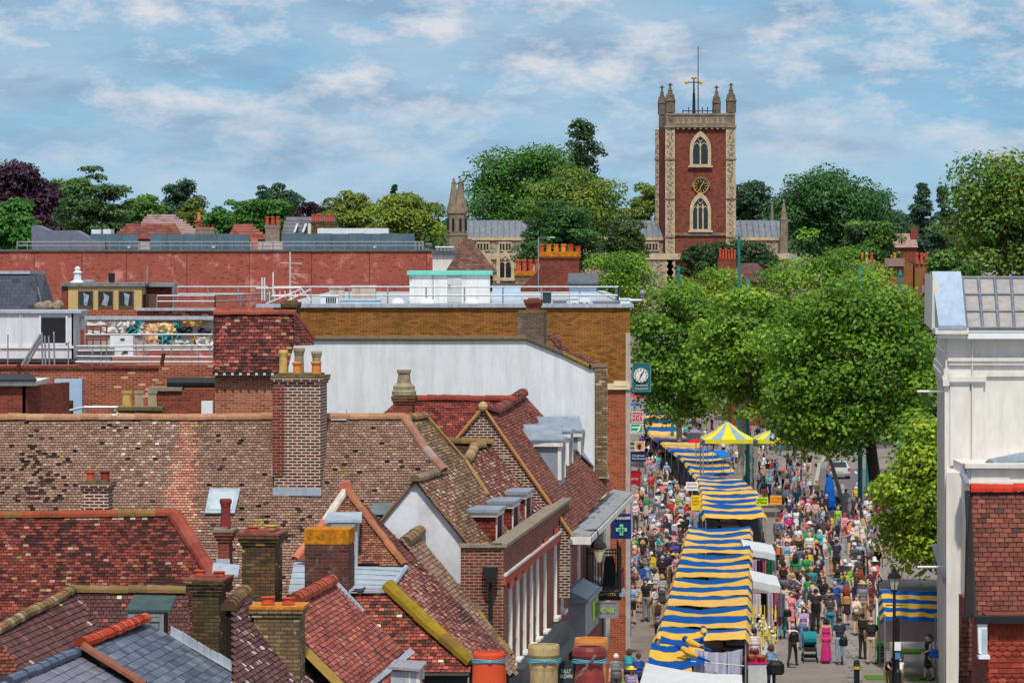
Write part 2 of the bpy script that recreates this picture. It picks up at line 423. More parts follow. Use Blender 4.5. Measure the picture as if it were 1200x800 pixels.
M_POTOR = plain('orange_pot', srgb(212,128,62), .75, var=.25, scale=5)
M_POTBUFF = plain('buff_pot', srgb(196,166,96), .85, var=.3, scale=6)
M_POTGREY = plain('weathered_grey_pot', srgb(150,136,112), .9, var=.45, scale=7)
M_BLACK = plain('black_paint', (.015,.015,.017), .5)
M_DARKGREEN = plain('dark_green_lead_paint', srgb(60,80,78), .7, var=.3)
M_WOODGREY = streaked('grey_weathered_wood', srgb(150,150,156), srgb(86,84,88), .7, .9, 9, .4)
M_GLASS = glassy('window_glass')
M_GLASSPALE = glassy('sky_lit_glass', srgb(170,184,190), .12)
M_GALV = plain('galvanised_steel', srgb(150,156,162), .45, .5, .2, 6)
M_WIRE = plain('turquoise_wire', srgb(70,160,180), .6)

PAL_BROWN = [(5, srgb(146,111,92)), (4, srgb(130,97,81)), (3, srgb(158,123,103)), (1.5, srgb(114,83,71)), (1, srgb(174,147,128)), (.4, srgb(100,74,66))]
PAL_RED = [(4, srgb(156,62,46)), (4, srgb(132,52,42)), (4, srgb(108,46,40)), (1.6, srgb(182,86,64)), (1.5, srgb(78,42,38)), (.4, srgb(190,130,104))]
PAL_BRIGHT = [(5, srgb(170,76,62)), (4, srgb(150,66,56)), (2.5, srgb(188,96,78)), (1.6, srgb(120,58,52)), (.5, srgb(200,134,114))]
PAL_PURPLE = [(5, srgb(104,66,66)), (4, srgb(86,54,56)), (2, srgb(124,78,74)), (.7, srgb(150,96,86))]
PAL_LICH = [(4, srgb(122,88,66)), (3, srgb(100,72,58)), (1.6, srgb(150,124,62)), (1.4, srgb(150,110,92)), (.8, srgb(186,166,140)), (.5, srgb(186,150,52)), (1, srgb(74,58,50))]
PAL_TAN = [(4, srgb(150,116,92)), (3, srgb(128,96,78)), (1, srgb(170,138,110))]
PAL_RIDGE = [(3, srgb(150,112,88)), (2, srgb(120,92,72)), (1.5, srgb(140,120,80)), (1, srgb(172,140,112))]
PAL_MOSSRIDGE = [(3, srgb(124,104,62)), (2, srgb(96,78,58)), (1.5, srgb(136,110,84)), (1, srgb(150,124,52))]
def soft(pal, k=.4):
    w = sum(a for a, c in pal); mean = tuple(sum(a*c[j] for a, c in pal)/w for j in range(3))
    return [(a, mixc(c, mean, k)) for a, c in pal]
PAL_BROWN, PAL_RED, PAL_BRIGHT, PAL_PURPLE, PAL_LICH = soft(PAL_BROWN, .35), soft(PAL_RED, .3), soft(PAL_BRIGHT, .4), soft(PAL_PURPLE), soft(PAL_LICH, .25)
def rp(pal):
    w = sum(a for a, c in pal); mean = tuple(sum(a*c[k] for a, c in pal)/w for k in range(3))
    return lambda t: mixc(pick(pal), mean, .45)

# ------------------------------------------------------------------ slate roof house, bottom left
h = thing('slate_house', 'house with blue grey slate roof and bright red ridge tiles, in the bottom corner', 'house', (-8.2, 80, 0))
A = P(95,757,80); B = P(170,727,85.6)
pl = plane_dir(A, SR, 31)
def c_slate(x, y, u, v, t):
    c = pick([(5, srgb(84,98,122)), (4, srgb(70,82,104)), (2, srgb(104,116,136)), (1, srgb(58,68,88))]); return mixc(c, srgb(120,126,136), max(0, N(u,v,1.2))*.5)
r = MB()
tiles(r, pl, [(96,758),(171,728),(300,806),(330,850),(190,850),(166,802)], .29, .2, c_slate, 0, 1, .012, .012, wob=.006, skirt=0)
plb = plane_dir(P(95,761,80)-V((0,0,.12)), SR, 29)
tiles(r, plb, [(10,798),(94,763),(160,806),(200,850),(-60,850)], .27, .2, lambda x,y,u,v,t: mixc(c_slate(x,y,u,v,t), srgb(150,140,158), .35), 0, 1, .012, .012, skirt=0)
r.build('roof', [M_SLATE, M_UNDER], h)
r = MB()
ridge(r, [A+V((0,0,.03)), B+V((0,0,.03))], .14, .3, rp([(3, srgb(190,74,52)), (2, srgb(164,62,46)), (1, srgb(206,104,76))]))
ridge(r, [hit(pl,96,759)+V((0,0,.05)), hit(pl,168,806)+V((0,0,.05))], .10, .42, rp([(3, srgb(126,74,60)), (2, srgb(150,90,70)), (1, srgb(190,170,140))]))
r.build('ridge_tiles', M_RIDGE, h)
r = MB(); Q = [hit(plb,8,799), hit(plb,95,763)]
ridge(r, Q, .13, .6, rp([(3, srgb(88,102,126)), (2, srgb(76,90,114))]), up=(0,0,1)); r.build('slate_ridge', M_SLATE, h)
mb = MB()                                                              # stepped lead soakers along the far verge
for k in range(9):
    t0 = k/9; a = hit(pl, 200+t0*72, 744+t0*42); mb.obox(a+V((0,0,.02)), SR*.26+V((0,0,-.16)), SD*.05, V((0,0,.16+.05*RND.random())), 0)
    mb.obox(a+V((0,0,.02)), SR*.28+V((0,0,-.17)), -SD*.12, V((0,0,.01)))
mb.build('lead_flashing', M_LEADPALE, h)

# ------------------------------------------------------------------ dark red roof with the roof hatch
h = thing('hatch_house', 'house with dark plum tiled roof, mossy ridge and small grey roof hatch', 'house', (-9.3, 90, 0))
A = P(-30,752,81); zr = P(85,690,92).z
plL = plane_dir(P(85,690,92), SR, 44); plR = plane_dir(P(85,692,92), (0,-1), 50)
def c_plum(x, y, u, v, t):
    if RND.random() < .022: return srgb(186,172,164)
    if x > 190 and RND.random() < .04: return srgb(180,76,56)
    return pick(PAL_PURPLE)
def c_plum2(x, y, u, v, t): return srgb(196,186,150) if RND.random() < .012 else (srgb(176,72,54) if RND.random() < .03 else mul(pick(PAL_PURPLE), .8))
r = MB()
tiles(r, plL, [(-10,742),(40,716),(85,691),(100,712),(120,745),(104,760),(60,778),(30,800),(0,790),(-30,770)], .24, .14, c_plum, 0, 1, .02, sag=.05, skirt=0)
tiles(r, plR, [(84,692),(220,694),(226,775),(150,775),(121,746),(100,712)], .125, .105, c_plum2, 0, 1, .018, skirt=0)
plF = plane_dir(P(0,755,80.5), (0,-1), 40)
tiles(r, plF, [(-40,752),(4,757),(34,800),(36,830),(-40,830)], .125, .1, lambda x,y,u,v,t: pick([(3, srgb(130,66,44)), (2, srgb(104,52,38)), (1, srgb(84,44,34))]), 0, 1, .018, skirt=0)
r.build('roof', [M_TILE, M_UNDER], h)
r = MB()
ridge(r, [hit(plL,-12,743), hit(plL,30,720), hit(plL,62,705), hit(plL,84,691)], .13, .34, rp(PAL_MOSSRIDGE+[(2, srgb(160,90,70)), (1.5, srgb(176,166,146))]))
ridge(r, [hit(plR,84,691), hit(plR,217,693)], .13, .42, rp(PAL_MOSSRIDGE))
r.build('ridge_tiles', M_RIDGE, h)
dz = 88.6; s = dz/F
q = MB(); a = P(151,745,dz)
q.box((150-600)*s, (192-600)*s, dz, dz+1.1, P(0,760,dz).z, P(0,716,dz).z, 0)
q.build('hatch_box', M_DARKGREEN, h)
q = MB(); q.prism([P(147,717,dz-.08), P(200,717,dz-.08), P(207,700,dz+.9), P(157,699,dz+.9)], (0,0,.05)); q.build('hatch_roof', M_DARKGREEN, h)
q = MB()
for x0, x1, y0, y1, e in ((150,192,717,722,.05),(150,155,722,747,.05),(187,192,722,747,.05),(155,173,722,747,.03),(173,187,722,728,.04),(174,186,729,747,.015)):
    q.box((x0-600)*s, (x1-600)*s, dz-e, dz+.01, P(0,y1,dz).z, P(0,y0,dz).z)
q.build('hatch_door', M_WOODGREY, h)
chimney(h, 218, 273, 677, 790, 86.5, .9, M_YELBR, [(234, 669, 15, 'square2', M_POTRED, .4), (257, 670, 15, 'roll', M_POTRED, .4)], cap=M_REDCAP, capth=.05, corb=4, ext=None, rot=.1)

# ------------------------------------------------------------------ bright and black red roof, left
h = thing('red_roof_house', 'house with hipped red tile roof blotched black, below the long brown roof', 'house', (-9, 95, 0))
zr = P(100,603,96).z
pl = plane_dir(P(100,603,96), (0,-1), 50)
def c_red(x, y, u, v, t):
    n = N(u, v, .55)+.25*N(u, v, 2.1)
    if y < 612 and RND.random() < .3: return srgb(176,150,118)
    c = pick(PAL_RED)
    if RND.random() < .75*max(0, n+.25)+.14: c = pick([(3, srgb(52,36,38)), (2, srgb(70,42,40)), (1, srgb(38,30,34))])
    if RND.random() < .02: c = pick([(1, srgb(160,124,60)), (1, srgb(204,140,120)), (1, srgb(180,160,140))])
    c = mul(mixc(c, srgb(112,54,44), .22), .86)
    return c
r = MB()
tiles(r, pl, [(-60,607),(0,606),(205,604),(228,640),(250,674),(250,790),(-60,790)], .14, .085, c_red, 0, 1, .018, sag=.04, skirt=0)
plh = plane_dir(hit(pl,205,604), SR, 50)
tiles(r, plh, [(205,604),(212,604),(256,670),(258,690),(250,676)], .17, .1, c_red, 0, 1, .018)
r.build('roof', [M_TILE, M_UNDER], h)
r = MB()
ridge(r, [hit(pl,-60,606), hit(pl,90,603), hit(pl,206,602)], .12, .45, rp([(3, srgb(150,60,48)), (2, srgb(120,56,46)), (1.5, srgb(150,130,70)), (1, srgb(120,104,60))]))
ridge(r, [hit(pl,205,603), hit(pl,228,640), hit(pl,250,675)], .17, .5, rp([(3, srgb(146,70,58)), (2, srgb(124,60,52)), (1, srgb(160,90,76))]))
r.build('ridge_tiles', M_RIDGE, h)
chimney(h, 93, 136, 565, 610, 96.3, .55, M_CHIMDK, [(106, 553, 10, 'roll', M_POTRED, .5), (123, 552, 12, 'roll', M_POTDK, .5)], cap=M_MOSSCAP, corb=2, capth=.04)
chimney(h, 250, 278, 620, 662, 93.5, .5, M_REDBR, [(264.5, 585, 13.5, 'roll', M_POTDK, .45)], cap=M_MORTAR, corb=3, flash=M_LEADPALE)
q = MB(); q.prism([P(248,676,92.4), P(279,676,92.4), P(281,664,93.4), P(250,661,93.4)], (0,0,.05)); q.build('lead_apron', M_LEADPALE, h)

# ------------------------------------------------------------------ the long brown roof with the tall chimney
h = thing('long_roof_house', 'long brown tiled house with tall white-jointed chimney and a white gable', 'house', (-5, 103, 0))
A = P(250,491,103.3)
pl = plane_dir(A, (0,-1), 47)
def c_brown(x, y, u, v, t):
    c = pick(PAL_BROWN)
    sx = 222-(y-490)*.10; wd = 9+(y-490)*.09                             # the cleaner orange streak below the ridge
    f = max(0, 1-abs(x-sx)/wd/1.5)
    if f > 0 and RND.random() < f*1.5: c = mul(pick([(3, srgb(188,124,98)), (2, srgb(172,108,86)), (1, srgb(200,140,112))]), 1)
    n = N(u, v, .5)
    k = max(0, 1-((x-48)/50)**2-((y-555)/48)**2)
    k2 = max(0, 1-((x-350)/55)**2-((y-625)/26)**2)*.7
    if RND.random() < k*.34+k2*.28+.007+.03*max(0, n): return srgb(50,38,36) if RND.random() < .6 else srgb(76,54,48)
    p = .11*max(0, N(u+9, v, .4))
    if y < 540 and 120 < x < 205: p += .16
    if RND.random() < p: c = mixc(c, pick([(1, srgb(196,180,170)), (1, srgb(180,160,150)), (1, srgb(208,200,190))]), RND.uniform(.3,.85))
    k3 = max(0, 1-((x-303)/15)**2-((y-614)/14)**2)
    if RND.random() < k3*.75+.003: c = pick([(1, srgb(168,138,62)), (1, srgb(150,132,66))])
    if n > .1: c = mul(c, .92)
    return c
r = MB()
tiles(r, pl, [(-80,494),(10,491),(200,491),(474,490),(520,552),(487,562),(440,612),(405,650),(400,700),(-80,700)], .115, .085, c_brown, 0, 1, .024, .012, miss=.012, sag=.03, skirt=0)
# slope towards the street, shared by the wing behind the white gable and the parapet building beyond
a = P(487,561,99); b = P(549,638,99)
plS = plane3(a, b, a+V((.13,1,0)))
def c_lich(x, y, u, v, t):
    c = pick(PAL_LICH)
    e = min(1, max(0, (x-540)/60))
    if RND.random() < e: c = pick([(3, srgb(140,80,64)), (3, srgb(120,66,54)), (1, srgb(96,56,48)), (1.2, srgb(186,160,146)), (.3, srgb(170,130,60))])
    if x < 535 and y > 548 and RND.random() < .4: c = pick([(2, srgb(168,84,66)), (1, srgb(196,180,166))])
    return c
tiles(r, plS, [(487,563),(520,552),(475,491),(498,488),(522,518),(546,541),(570,578),(605,640),(549,640)], .13, .085, c_lich, 0, 1, .018, .016, sag=.03)
r.build('roof', [M_TILE, M_UNDER], h)
r = MB()
ridge(r, [hit(pl,-80,493), hit(pl,10,490), hit(pl,200,490), hit(pl,474,489)], .12, .45, rp([(3, srgb(170,124,96)), (2, srgb(154,112,88)), (.7, srgb(156,128,84)), (.6, srgb(184,146,118))]))
ridge(r, [hit(plS,475,490), hit(plS,498,488)], .12, .4, rp(PAL_RIDGE+[(2, srgb(190,150,70))]))
ridge(r, [hit(pl,474,489), hit(pl,499,527), hit(pl,520,551)], .12, .45, rp([(2, srgb(150,140,136)), (2, srgb(140,92,74)), (1, srgb(170,120,90))]))
ridge(r, [hit(plS,486,562), hit(plS,520,551)], .13, .45, rp([(3, srgb(140,124,104)), (1, srgb(168,130,92))]))
q = MB()
vg = [hit(plS,498,487), hit(plS,546,541), hit(plS,572,581)]
r.tube([p+V((0,0,.03)) for p in vg], .06, 6, 0, srgb(150,126,80))
r.build('ridge_tiles', M_RIDGE, h)
# white gable
pg = plane_dir(P(487,600,99), (0,-1), 90)
g = MB(); g.prism([hit(pg,*p) for p in ((446,612),(487,565),(549,638),(556,700),(540,760),(440,700))], (0,.25,0)); g.build('gable_wall', M_RENDER, h)
g = MB(); 
for (p0, p1) in (((441,617),(487,562)), ((487,562),(552,641))):
    e0, e1 = hit(pg,*p0), hit(pg,*p1); g.tube([e0-V((0,.04,0)), e1-V((0,.04,0))], .05, 6, 0, srgb(120,92,74))
g.build('verge', M_RIDGE, h)
pb = [(332,411,11,'roll',M_POTBUFF,.62),(350.5,408,13,'roll',M_POTGREY,.7),(371,412,12,'roll',M_POTGREY,.7),(348,425,11,'roll',M_POTOR,.15),(370.5,424.5,12,'roll',M_POTOR,.15)]
chimney(h, 318, 387, 440, 578, 99, 1.15, M_CHIMDK, pb, cap=M_MOSSCAP, corb=2, flash=M_LEADPALE, rot=.1, on=pl)
db = hit(pl,328,557).y; s = db/F; q = MB(); q.box((320.5-600)*s, (334-600)*s, hit(pl,352,578).y-.0+.06-.1, db+.9, P(0,557,db).z, P(0,452,db).z, 0); q.obox(P(318,558,db-.1), V((.34,0,0)), V((0,.1,0)), V((0,0,.16)), 1)
q.build('chimney_breast', [brick('red_brick_breast', srgb(128,44,36), srgb(96,38,34), srgb(150,120,104), st=.2), M_LEADPALE], h)
# roof light
e = [hit(pl,*p)+pl[1]*.06 for p in ((240,604),(275,604),(282,575),(246,575))]
q = MB(); q.prism([p for p in e], pl[1]*.05); w_ = q.build('roof_window', M_LEADPALE, h)
c = sum(e, V((0,0,0)))/4; q = MB(); q.prism([c+(p-c)*.74+pl[1]*.052 for p in e], pl[1]*.012); q.build('pane', M_GLASSPALE, w_)
e = [hit(pl,*p)+pl[1]*.05 for p in ((432,606),(454,606),(462,592),(438,592))]
q = MB(); q.prism(e, pl[1]*.06); q.build('roof_vent_box', plain('grey_vent', srgb(96,106,112), .6), h)
q = MB(); q.prism([hit(pl,*p)+pl[1]*.06 for p in ((388,494),(406,494),(406,482),(388,484))], V((0,.4,0))); q.build('vent_cap', M_LEADPALE, h)

# ------------------------------------------------------------------ hipped house with the orange-lichen chimney
h = thing('lichen_chimney_house', 'hipped brown tiled house behind the orange lichened chimney', 'house', (-3, 94, 0))
A = P(405,574,96); B = P(552,776,90)
plE = plane3(A, B, A+SD)
def c_dk(x, y, u, v, t):
    f = min(1, max(0, ((x-455)*.93-(y-640)*.75+30)/60))
    c = pick([(3, srgb(124,66,58)), (2, srgb(96,56,52)), (1, srgb(146,84,72)), (.8, srgb(76,46,46))])
    if RND.random() > f and y > 655: c = pick([(3, srgb(170,90,74)), (2, srgb(190,120,104)), (1, srgb(200,168,150)), (1, srgb(140,72,60))])
    return mul(c, .9+.15*N(u,v,.8))
r = MB()
tiles(r, plE, [(405,576),(414,578),(448,612),(486,652),(596,766),(580,790),(551,776),(458,690),(474,664)], .13, .09, c_dk, 0, 1, .018, sag=.05, skirt=0)
hT = hit(plE,474,664); plT = plane3(A, hT, A+V((1,0,0)))
tiles(r, plT, [(404,577),(474,663),(344,657)], .13, .085, lambda x,y,u,v,t: pick([(4, srgb(154,94,68)), (3, srgb(134,80,60)), (1, srgb(110,66,52)), (.8, srgb(176,112,80))]), 0, 1, .02)
hB = hit(plE,552,777); plB = plane_dir(P(454,690,89.2), (0,-1), 47)
def c_low(x, y, u, v, t):
    n = N(u, v, .9)
    c = pick([(4, srgb(156,66,50)), (3, srgb(126,56,44)), (1.2, srgb(186,96,72)), (1, srgb(90,46,40))])
    if RND.random() < .3+.6*n and 705 < y < 760: c = pick([(2, srgb(70,46,40)), (1, srgb(90,60,46)), (1, srgb(108,84,44))])
    if RND.random() < .03: c = srgb(210,190,160)
    return c
tiles(r, plB, [(388,689),(454,689),(552,779),(551,788),(440,788),(388,730)], .13, .088, c_low, 0, 1, .018, sag=.03, skirt=0)
r.build('roof', [M_TILE, M_UNDER], h)
r = MB()
ridge(r, [hit(plE,405,574)+V((0,.0,.02)), hit(plE,474,664)+V((0,0,.02))], .11, .45, rp([(3, srgb(160,104,76)), (2, srgb(140,90,68))]), up=plE[1])
ridge(r, [hit(plT,404,577), hit(plT,380,612)], .10, .5, rp([(2, srgb(200,192,180)), (1, srgb(150,130,110))]), up=plT[1])
ridge(r, [hit(plT,380,612), hit(plT,346,655)], .10, .5, rp([(2, srgb(186,110,88))]), up=plT[1])
ridge(r, [hit(plB,454,688)+V((0,-.04,.03)), hit(plB,504,735)+V((0,-.04,.03)), hit(plB,552,777)+V((0,-.04,.03))], .17, .4, rp([(3, srgb(140,116,34)), (2, srgb(116,96,38)), (1, srgb(160,130,40)), (.8, srgb(110,80,54))]))
r.tube([A+V((0,-.12,.05)), A+V((0,.5,.05))], .16, 8, 0, srgb(176,96,84))
r.build('ridge_tiles', M_RIDGE, h)
# lead flat between the slopes
plf = plane3(hit(plB,456,690), hit(plT,474,664), hit(plB,456,690)+V((1,0,0))); q = MB()
LP = [hit(plf,*p) for p in ((338,692),(456,691),(476,664),(345,656))]
q.prism(LP, (0,0,-.06))
for t in (.2,.4,.6,.8): q.tube([LP[0].lerp(LP[3],t)+V((0,0,.015)), LP[1].lerp(LP[2],t)+V((0,0,.015))], .022, 6)
q.tube([LP[1], LP[2]], .06, 6); q.build('lead_flat', M_LEADPALE, h)
# small white dormer behind the chimney
dD = hit(plT,400,662).y-.1; s = dD/F; q = MB(); X = lambda x: (x-600)*s; Z = lambda y: HC-(y-YH)*s
q.box(X(384), X(419), dD, dD+1.2, Z(668), Z(612), 0); q.build('dormer_cheek', M_LEADPALE, h)
q = MB(); q.prism([V((X(380),dD-.15,Z(611.5))), V((X(424),dD-.15,Z(611.5))), V((X(422),dD+1.2,Z(606.5))), V((X(382),dD+1.2,Z(606.5)))], (0,0,.06)); q.build('dormer_roof', M_LEADPALE, h)
q = MB()
for a_ in ((388,416,613,617),(388,391,617,650),(413,416,617,650),(394,396,619,650),(409,411,619,650),(391,413,617,619)): q.box(X(a_[0]), X(a_[1]), dD-.08, dD, Z(a_[3]), Z(a_[2]))
w_ = q.build('dormer_window', M_WHITE, h); q = MB(); q.box(X(396), X(409), dD-.03, dD-.01, Z(650), Z(619)); q.build('pane', M_GLASS, w_)
chimney(h, 357, 416, 620, 704, 92.4, 1.0, M_LICHBR, cap=M_LICHCAP, corb=0, capth=.32, top_flat=True, rot=.1, on=plB)
chimney(h, 278, 337, 624, 712, 90, .95, M_STOCKRED, cap=M_REDCAP, corb=3, capth=.05, pots=[(297,619,15,'square2',M_POTRED,.3),(318,617,16,'roll',M_POTBUFF,.75)], rot=.12)
wy = hit(plB,520,788).y; q = MB(); q.box(-3.9, -.95, wy+.3, 93, 0, hit(plB,470,788).z-.12, 0); q.build('wall', M_WHITE, h)
zb = hit(plB,520,788); q = MB()
q.tube([V((-3.9,zb.y-.05,zb.z-.04)), V((-.92,zb.y-.05,zb.z-.04))], .05, 8); q.box(-3.9, -.95, zb.y+.02, zb.y+.1, zb.z-.3, zb.z-.06)
for x in (500, 535, 549): q.box((x-600)*zb.y/F-.06, (x-600)*zb.y/F+.06, zb.y+.1, zb.y+.2, zb.z-2.5, zb.z-.28)
q.build('gutter_and_timbers', M_BLACK, h)

# narrow tan roof between the dark slope and the white gable
h = thing('tan_roof_house', 'narrow tan tiled roof with a rounded ridge end below the white gable', 'house', (-1.5, 97.5, 0))
A = P(481,626,97.6); pl = plane_dir(A, SR, 50); r = MB()
tiles(r, pl, [(470,634),(481,626),(494,632),(602,764),(606,790),(580,790),(560,740)], .22, .11, lambda x,y,u,v,t: mul(pick(PAL_TAN), 1), 0, 1, .02, skirt=0)
r.build('roof', [M_TILE, M_UNDER], h)
r = MB(); ridge(r, [P(474,636,96.2), P(492,622,98.9)], .16, .5, rp([(1, srgb(120,100,78)), (1, srgb(140,112,84))]))
ridge(r, [hit(pl,598,768), hit(pl,560,716)], .07, .3, rp(PAL_MOSSRIDGE), up=pl[1]); r.build('ridge_tiles', M_RIDGE, h)

# ------------------------------------------------------------------ large-tiled red roof, bottom centre
h = thing('rose_tiled_house', 'house with rose red large-tiled slope, buff chimney and small white dormer', 'house', (-3.7, 82, 0))
A = P(345,704,80); pl = plane_dir(A, SR, 49); r = MB()
def c_rose(x, y, u, v, t):
    c = pick(PAL_BRIGHT)
    if RND.random() < .06+.25*max(0, N(u,v,.7)): c = pick([(2, srgb(96,60,60)), (1, srgb(120,70,64))])
    if RND.random() < .02: c = srgb(226,120,70)
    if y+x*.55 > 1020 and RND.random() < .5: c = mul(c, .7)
    return c
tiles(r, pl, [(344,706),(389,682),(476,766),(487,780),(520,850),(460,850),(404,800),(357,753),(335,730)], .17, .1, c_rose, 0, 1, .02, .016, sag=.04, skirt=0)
pld = plane_dir(P(284,697,77.5), SR, 52)
def c_spot(x, y, u, v, t): return pick([(1, srgb(200,190,186)), (1, srgb(170,150,146))]) if RND.random() < .08 else pick([(4, srgb(108,70,68)), (3, srgb(88,58,58)), (1, srgb(128,84,78))])
tiles(r, pld, [(272,704),(283,695),(300,706),(345,748),(360,756),(402,806),(420,850),(272,850)], .13, .1, c_spot, 0, 1, .022, skirt=0)
r.build('roof', [M_TILE, M_UNDER], h)
r = MB()
ridge(r, [A, hit(pl,389,681)], .15, .38, rp([(3, srgb(178,84,66)), (2, srgb(150,72,60)), (1, srgb(170,120,60))]))
ridge(r, [P(268,712,75.8), P(287,694,78.4)], .15, .4, rp([(2, srgb(104,78,66)), (1, srgb(130,112,60))]))
for p0, p1 in (((356,752),(372,768)), ((372,768),(410,806))): r.prism([hit(pl,*p0), hit(pl,*p1), hit(pl,p1[0]-4,p1[1]+3)-V((0,0,.12)), hit(pl,p0[0]-4,p0[1]+3)-V((0,0,.12))], SD*-.05, 0, srgb(160,128,64))
r.build('ridge_tiles', M_RIDGE, h)
q = MB()
for k in range(8):
    t = k/8; a = hit(pl, 391+t*30, 681+t*32); q.obox(a, SR*.12+V((0,0,-.15)), SD*.14, pl[1]*.05)
e = [hit(pl,x,y)+pl[1]*.04 for x,y in ((478,761),(430,802),(434,806),(484,766))]; q.prism(e, pl[1]*.02)
q.build('lead_flashing', M_LEADPALE, h)
s = 80/F; X = lambda x: (x-600)*s; Z = lambda y: HC-(y-YH)*s; q = MB()
q.obox(V((X(458),80,Z(815))), SR*.5, SD*.9, V((0,0,Z(786)-Z(815)))); q.build('dormer_cheek', M_LEADPALE, h)
q = MB(); q.obox(V((X(455),79.9,Z(783))), SR*.64+V((0,0,-.04)), SD*1.0+V((0,0,.05)), V((0,0,.05))); q.build('dormer_roof', M_WOODGREY, h)
q = MB(); o_ = V((X(458),80,Z(800)))+SR*.5
q.obox(o_+V((0,0,.0)), SR*.05, SD*.08, V((0,0,.22))); q.obox(o_+SD*.8, SR*.05, SD*.08, V((0,0,.22))); q.obox(o_+V((0,0,.2)), SR*.05, SD*.9, V((0,0,.06)))
q.obox(V((X(479),79.96,Z(806))), V((.22,0,0)), V((0,.03,0)), V((0,0,.32))); q.build('dormer_window', M_WHITE, h)
chimney(h, 293, 362, 710, 830, 76.5, .9, M_BUFFBR, [(314,700,18,'square2',M_POTRED,.35), (338,701,17,'square2',M_POTRED,.35)], cap=plain('orange_lichened_tile', srgb(196,122,40), .9, var=.45, scale=9), corb=2, capth=.05, top_flat=True, rot=.06)
# ================================================================== the parapet building with tall windows
h = thing('parapet_house', 'red brick parapet building with white sash windows and three white dormers on its roof', 'house', (1, 107, 0))
L = 18.2; d0 = V((-.2, 98, 0)); dirW = V((.1, 1, 0)).normalized()
zs, zt, zp = 5.55, 7.45, 8.53
us = [2.1, 3.9, 5.67, 7.5, 9.15, 11.3, 14.4, 16.5]
holes = [(u-.95, u, zs+(.0 if i < 6 else .08), zt+(.05*i if i < 6 else .32)) for i, u in enumerate(us)] + [(u-.95, u, 2.3, 4.3) for u in us]
M_STREETBR = brick('street_front_brick', srgb(146,70,58), srgb(118,54,48), srgb(140,112,96), st=.3)
mb = MB(); pt, out = facade(mb, d0, dirW, L, 0, zp, holes, .13, 0, 1)
fr = V((-1,.0,0)); W0 = d0
mb.face([V((-1.23,98.02,0)), V((-.2,98,0)), V((-.2,98,zp)), V((-1.23,98.02,zp))], 2)
mb.obox(V((-1.2,98.2,zp-1.1)), V((1.0,0,0)), V((0,.15,0)), V((0,0,1.1)), 2)
mb.obox(d0+dirW*.0+V((-.32,.2,zp-1.1)), V((.08,0,0)), dirW*L, V((0,0,1.08)), 0)
e = d0+dirW*L; mb.face([e, e+V((-3,.3,0)), e+V((-3,.3,zp)), e+V((0,0,zp))], 0)
mb.build('wall', [M_STREETBR, M_WHITE, M_WALLB], h)
q = MB()
q.obox(d0+V((0,0,zp))-out*.34+out*.0-dirW*.05, out*.42, dirW*(L+.1), V((0,0,.08)))
q.obox(V((-1.27,97.93,zp)), V((1.03,0,0)), V((0,.38,0)), V((0,0,.08)))
q.build('parapet_coping', M_MORTAR, h)
q = MB()                                                               # pale string course and red band below the parapet
zb = HC-(682-YH)*98/F+.0
q.obox(d0+V((0,0,zb+.14)), out*.07, dirW*L, V((0,0,.06)), 1); q.obox(d0+V((0,0,zb-.06)), out*.05, dirW*L, V((0,0,.19)), 0)
q.build('string_course', [plain('red_rubbed_brick', srgb(176,74,56), .85), M_WHITE], h)
q = MB()
for i, u in enumerate(us):
    v1 = holes[i][3]; q.prism([pt(u-1.05, v1-.0, -.02), pt(u+.08, v1, -.02), pt(u+.16, v1+.3, -.02), pt(u-1.13, v1+.3, -.02)], out*.025)
q.build('window_arch', plain('red_rubbed_arch', srgb(196,76,52), .85), h)
for i, u in enumerate(us):
    window(h, pt, holes[i], .11, M_WHITE, M_GLASS, 3, 4, .07, sill=M_WHITE); window(h, pt, holes[i+8], .11, M_WHITE, M_GLASS, 3, 4, .07, sill=M_WHITE)
# roof behind the parapet: the same slope carried on
r = MB()
tiles(r, plS, [(546,541),(550,537),(577,518),(664,612),(640,634),(604,645),(570,579)], .13, .085, lambda x,y,u,v,t: pick([(3, srgb(146,80,64)), (3, srgb(124,68,56)), (1, srgb(98,58,50)), (.7, srgb(190,160,144))]) if RND.random() > .03 else srgb(206,190,176), 0, 1, .02, .02)
plI = plane_dir(P(550,517,112), (0,-1), 60)
tiles(r, plI, [(524,519),(577,519),(548,545),(545,541)], .13, .1, lambda x,y,u,v,t: mul(pick([(1, srgb(84,52,48)), (1, srgb(72,46,44))]), 1), 0, 1, .015)
r.build('roof', [M_TILE, M_UNDER], h)
r = MB(); ridge(r, [hit(plI,522,518), hit(plI,578,518)], .12, .45, rp(PAL_MOSSRIDGE)); ridge(r, [hit(plS,577,518), hit(plS,556,524), hit(plS,547,541)], .13, .45, rp(PAL_RIDGE+[(2, srgb(170,150,110))]))
ridge(r, [hit(plS,577,519), hit(plS,663,611)], .05, .5, rp([(2, srgb(160,70,54))]), up=plS[1]); r.build('ridge_tiles', M_RIDGE, h)
M_HUNGTILE = brick('hung_tile_cheek', srgb(140,60,46), srgb(112,48,40), srgb(58,28,24), st=.3, bw=.17, bh=.1, ms=.01)
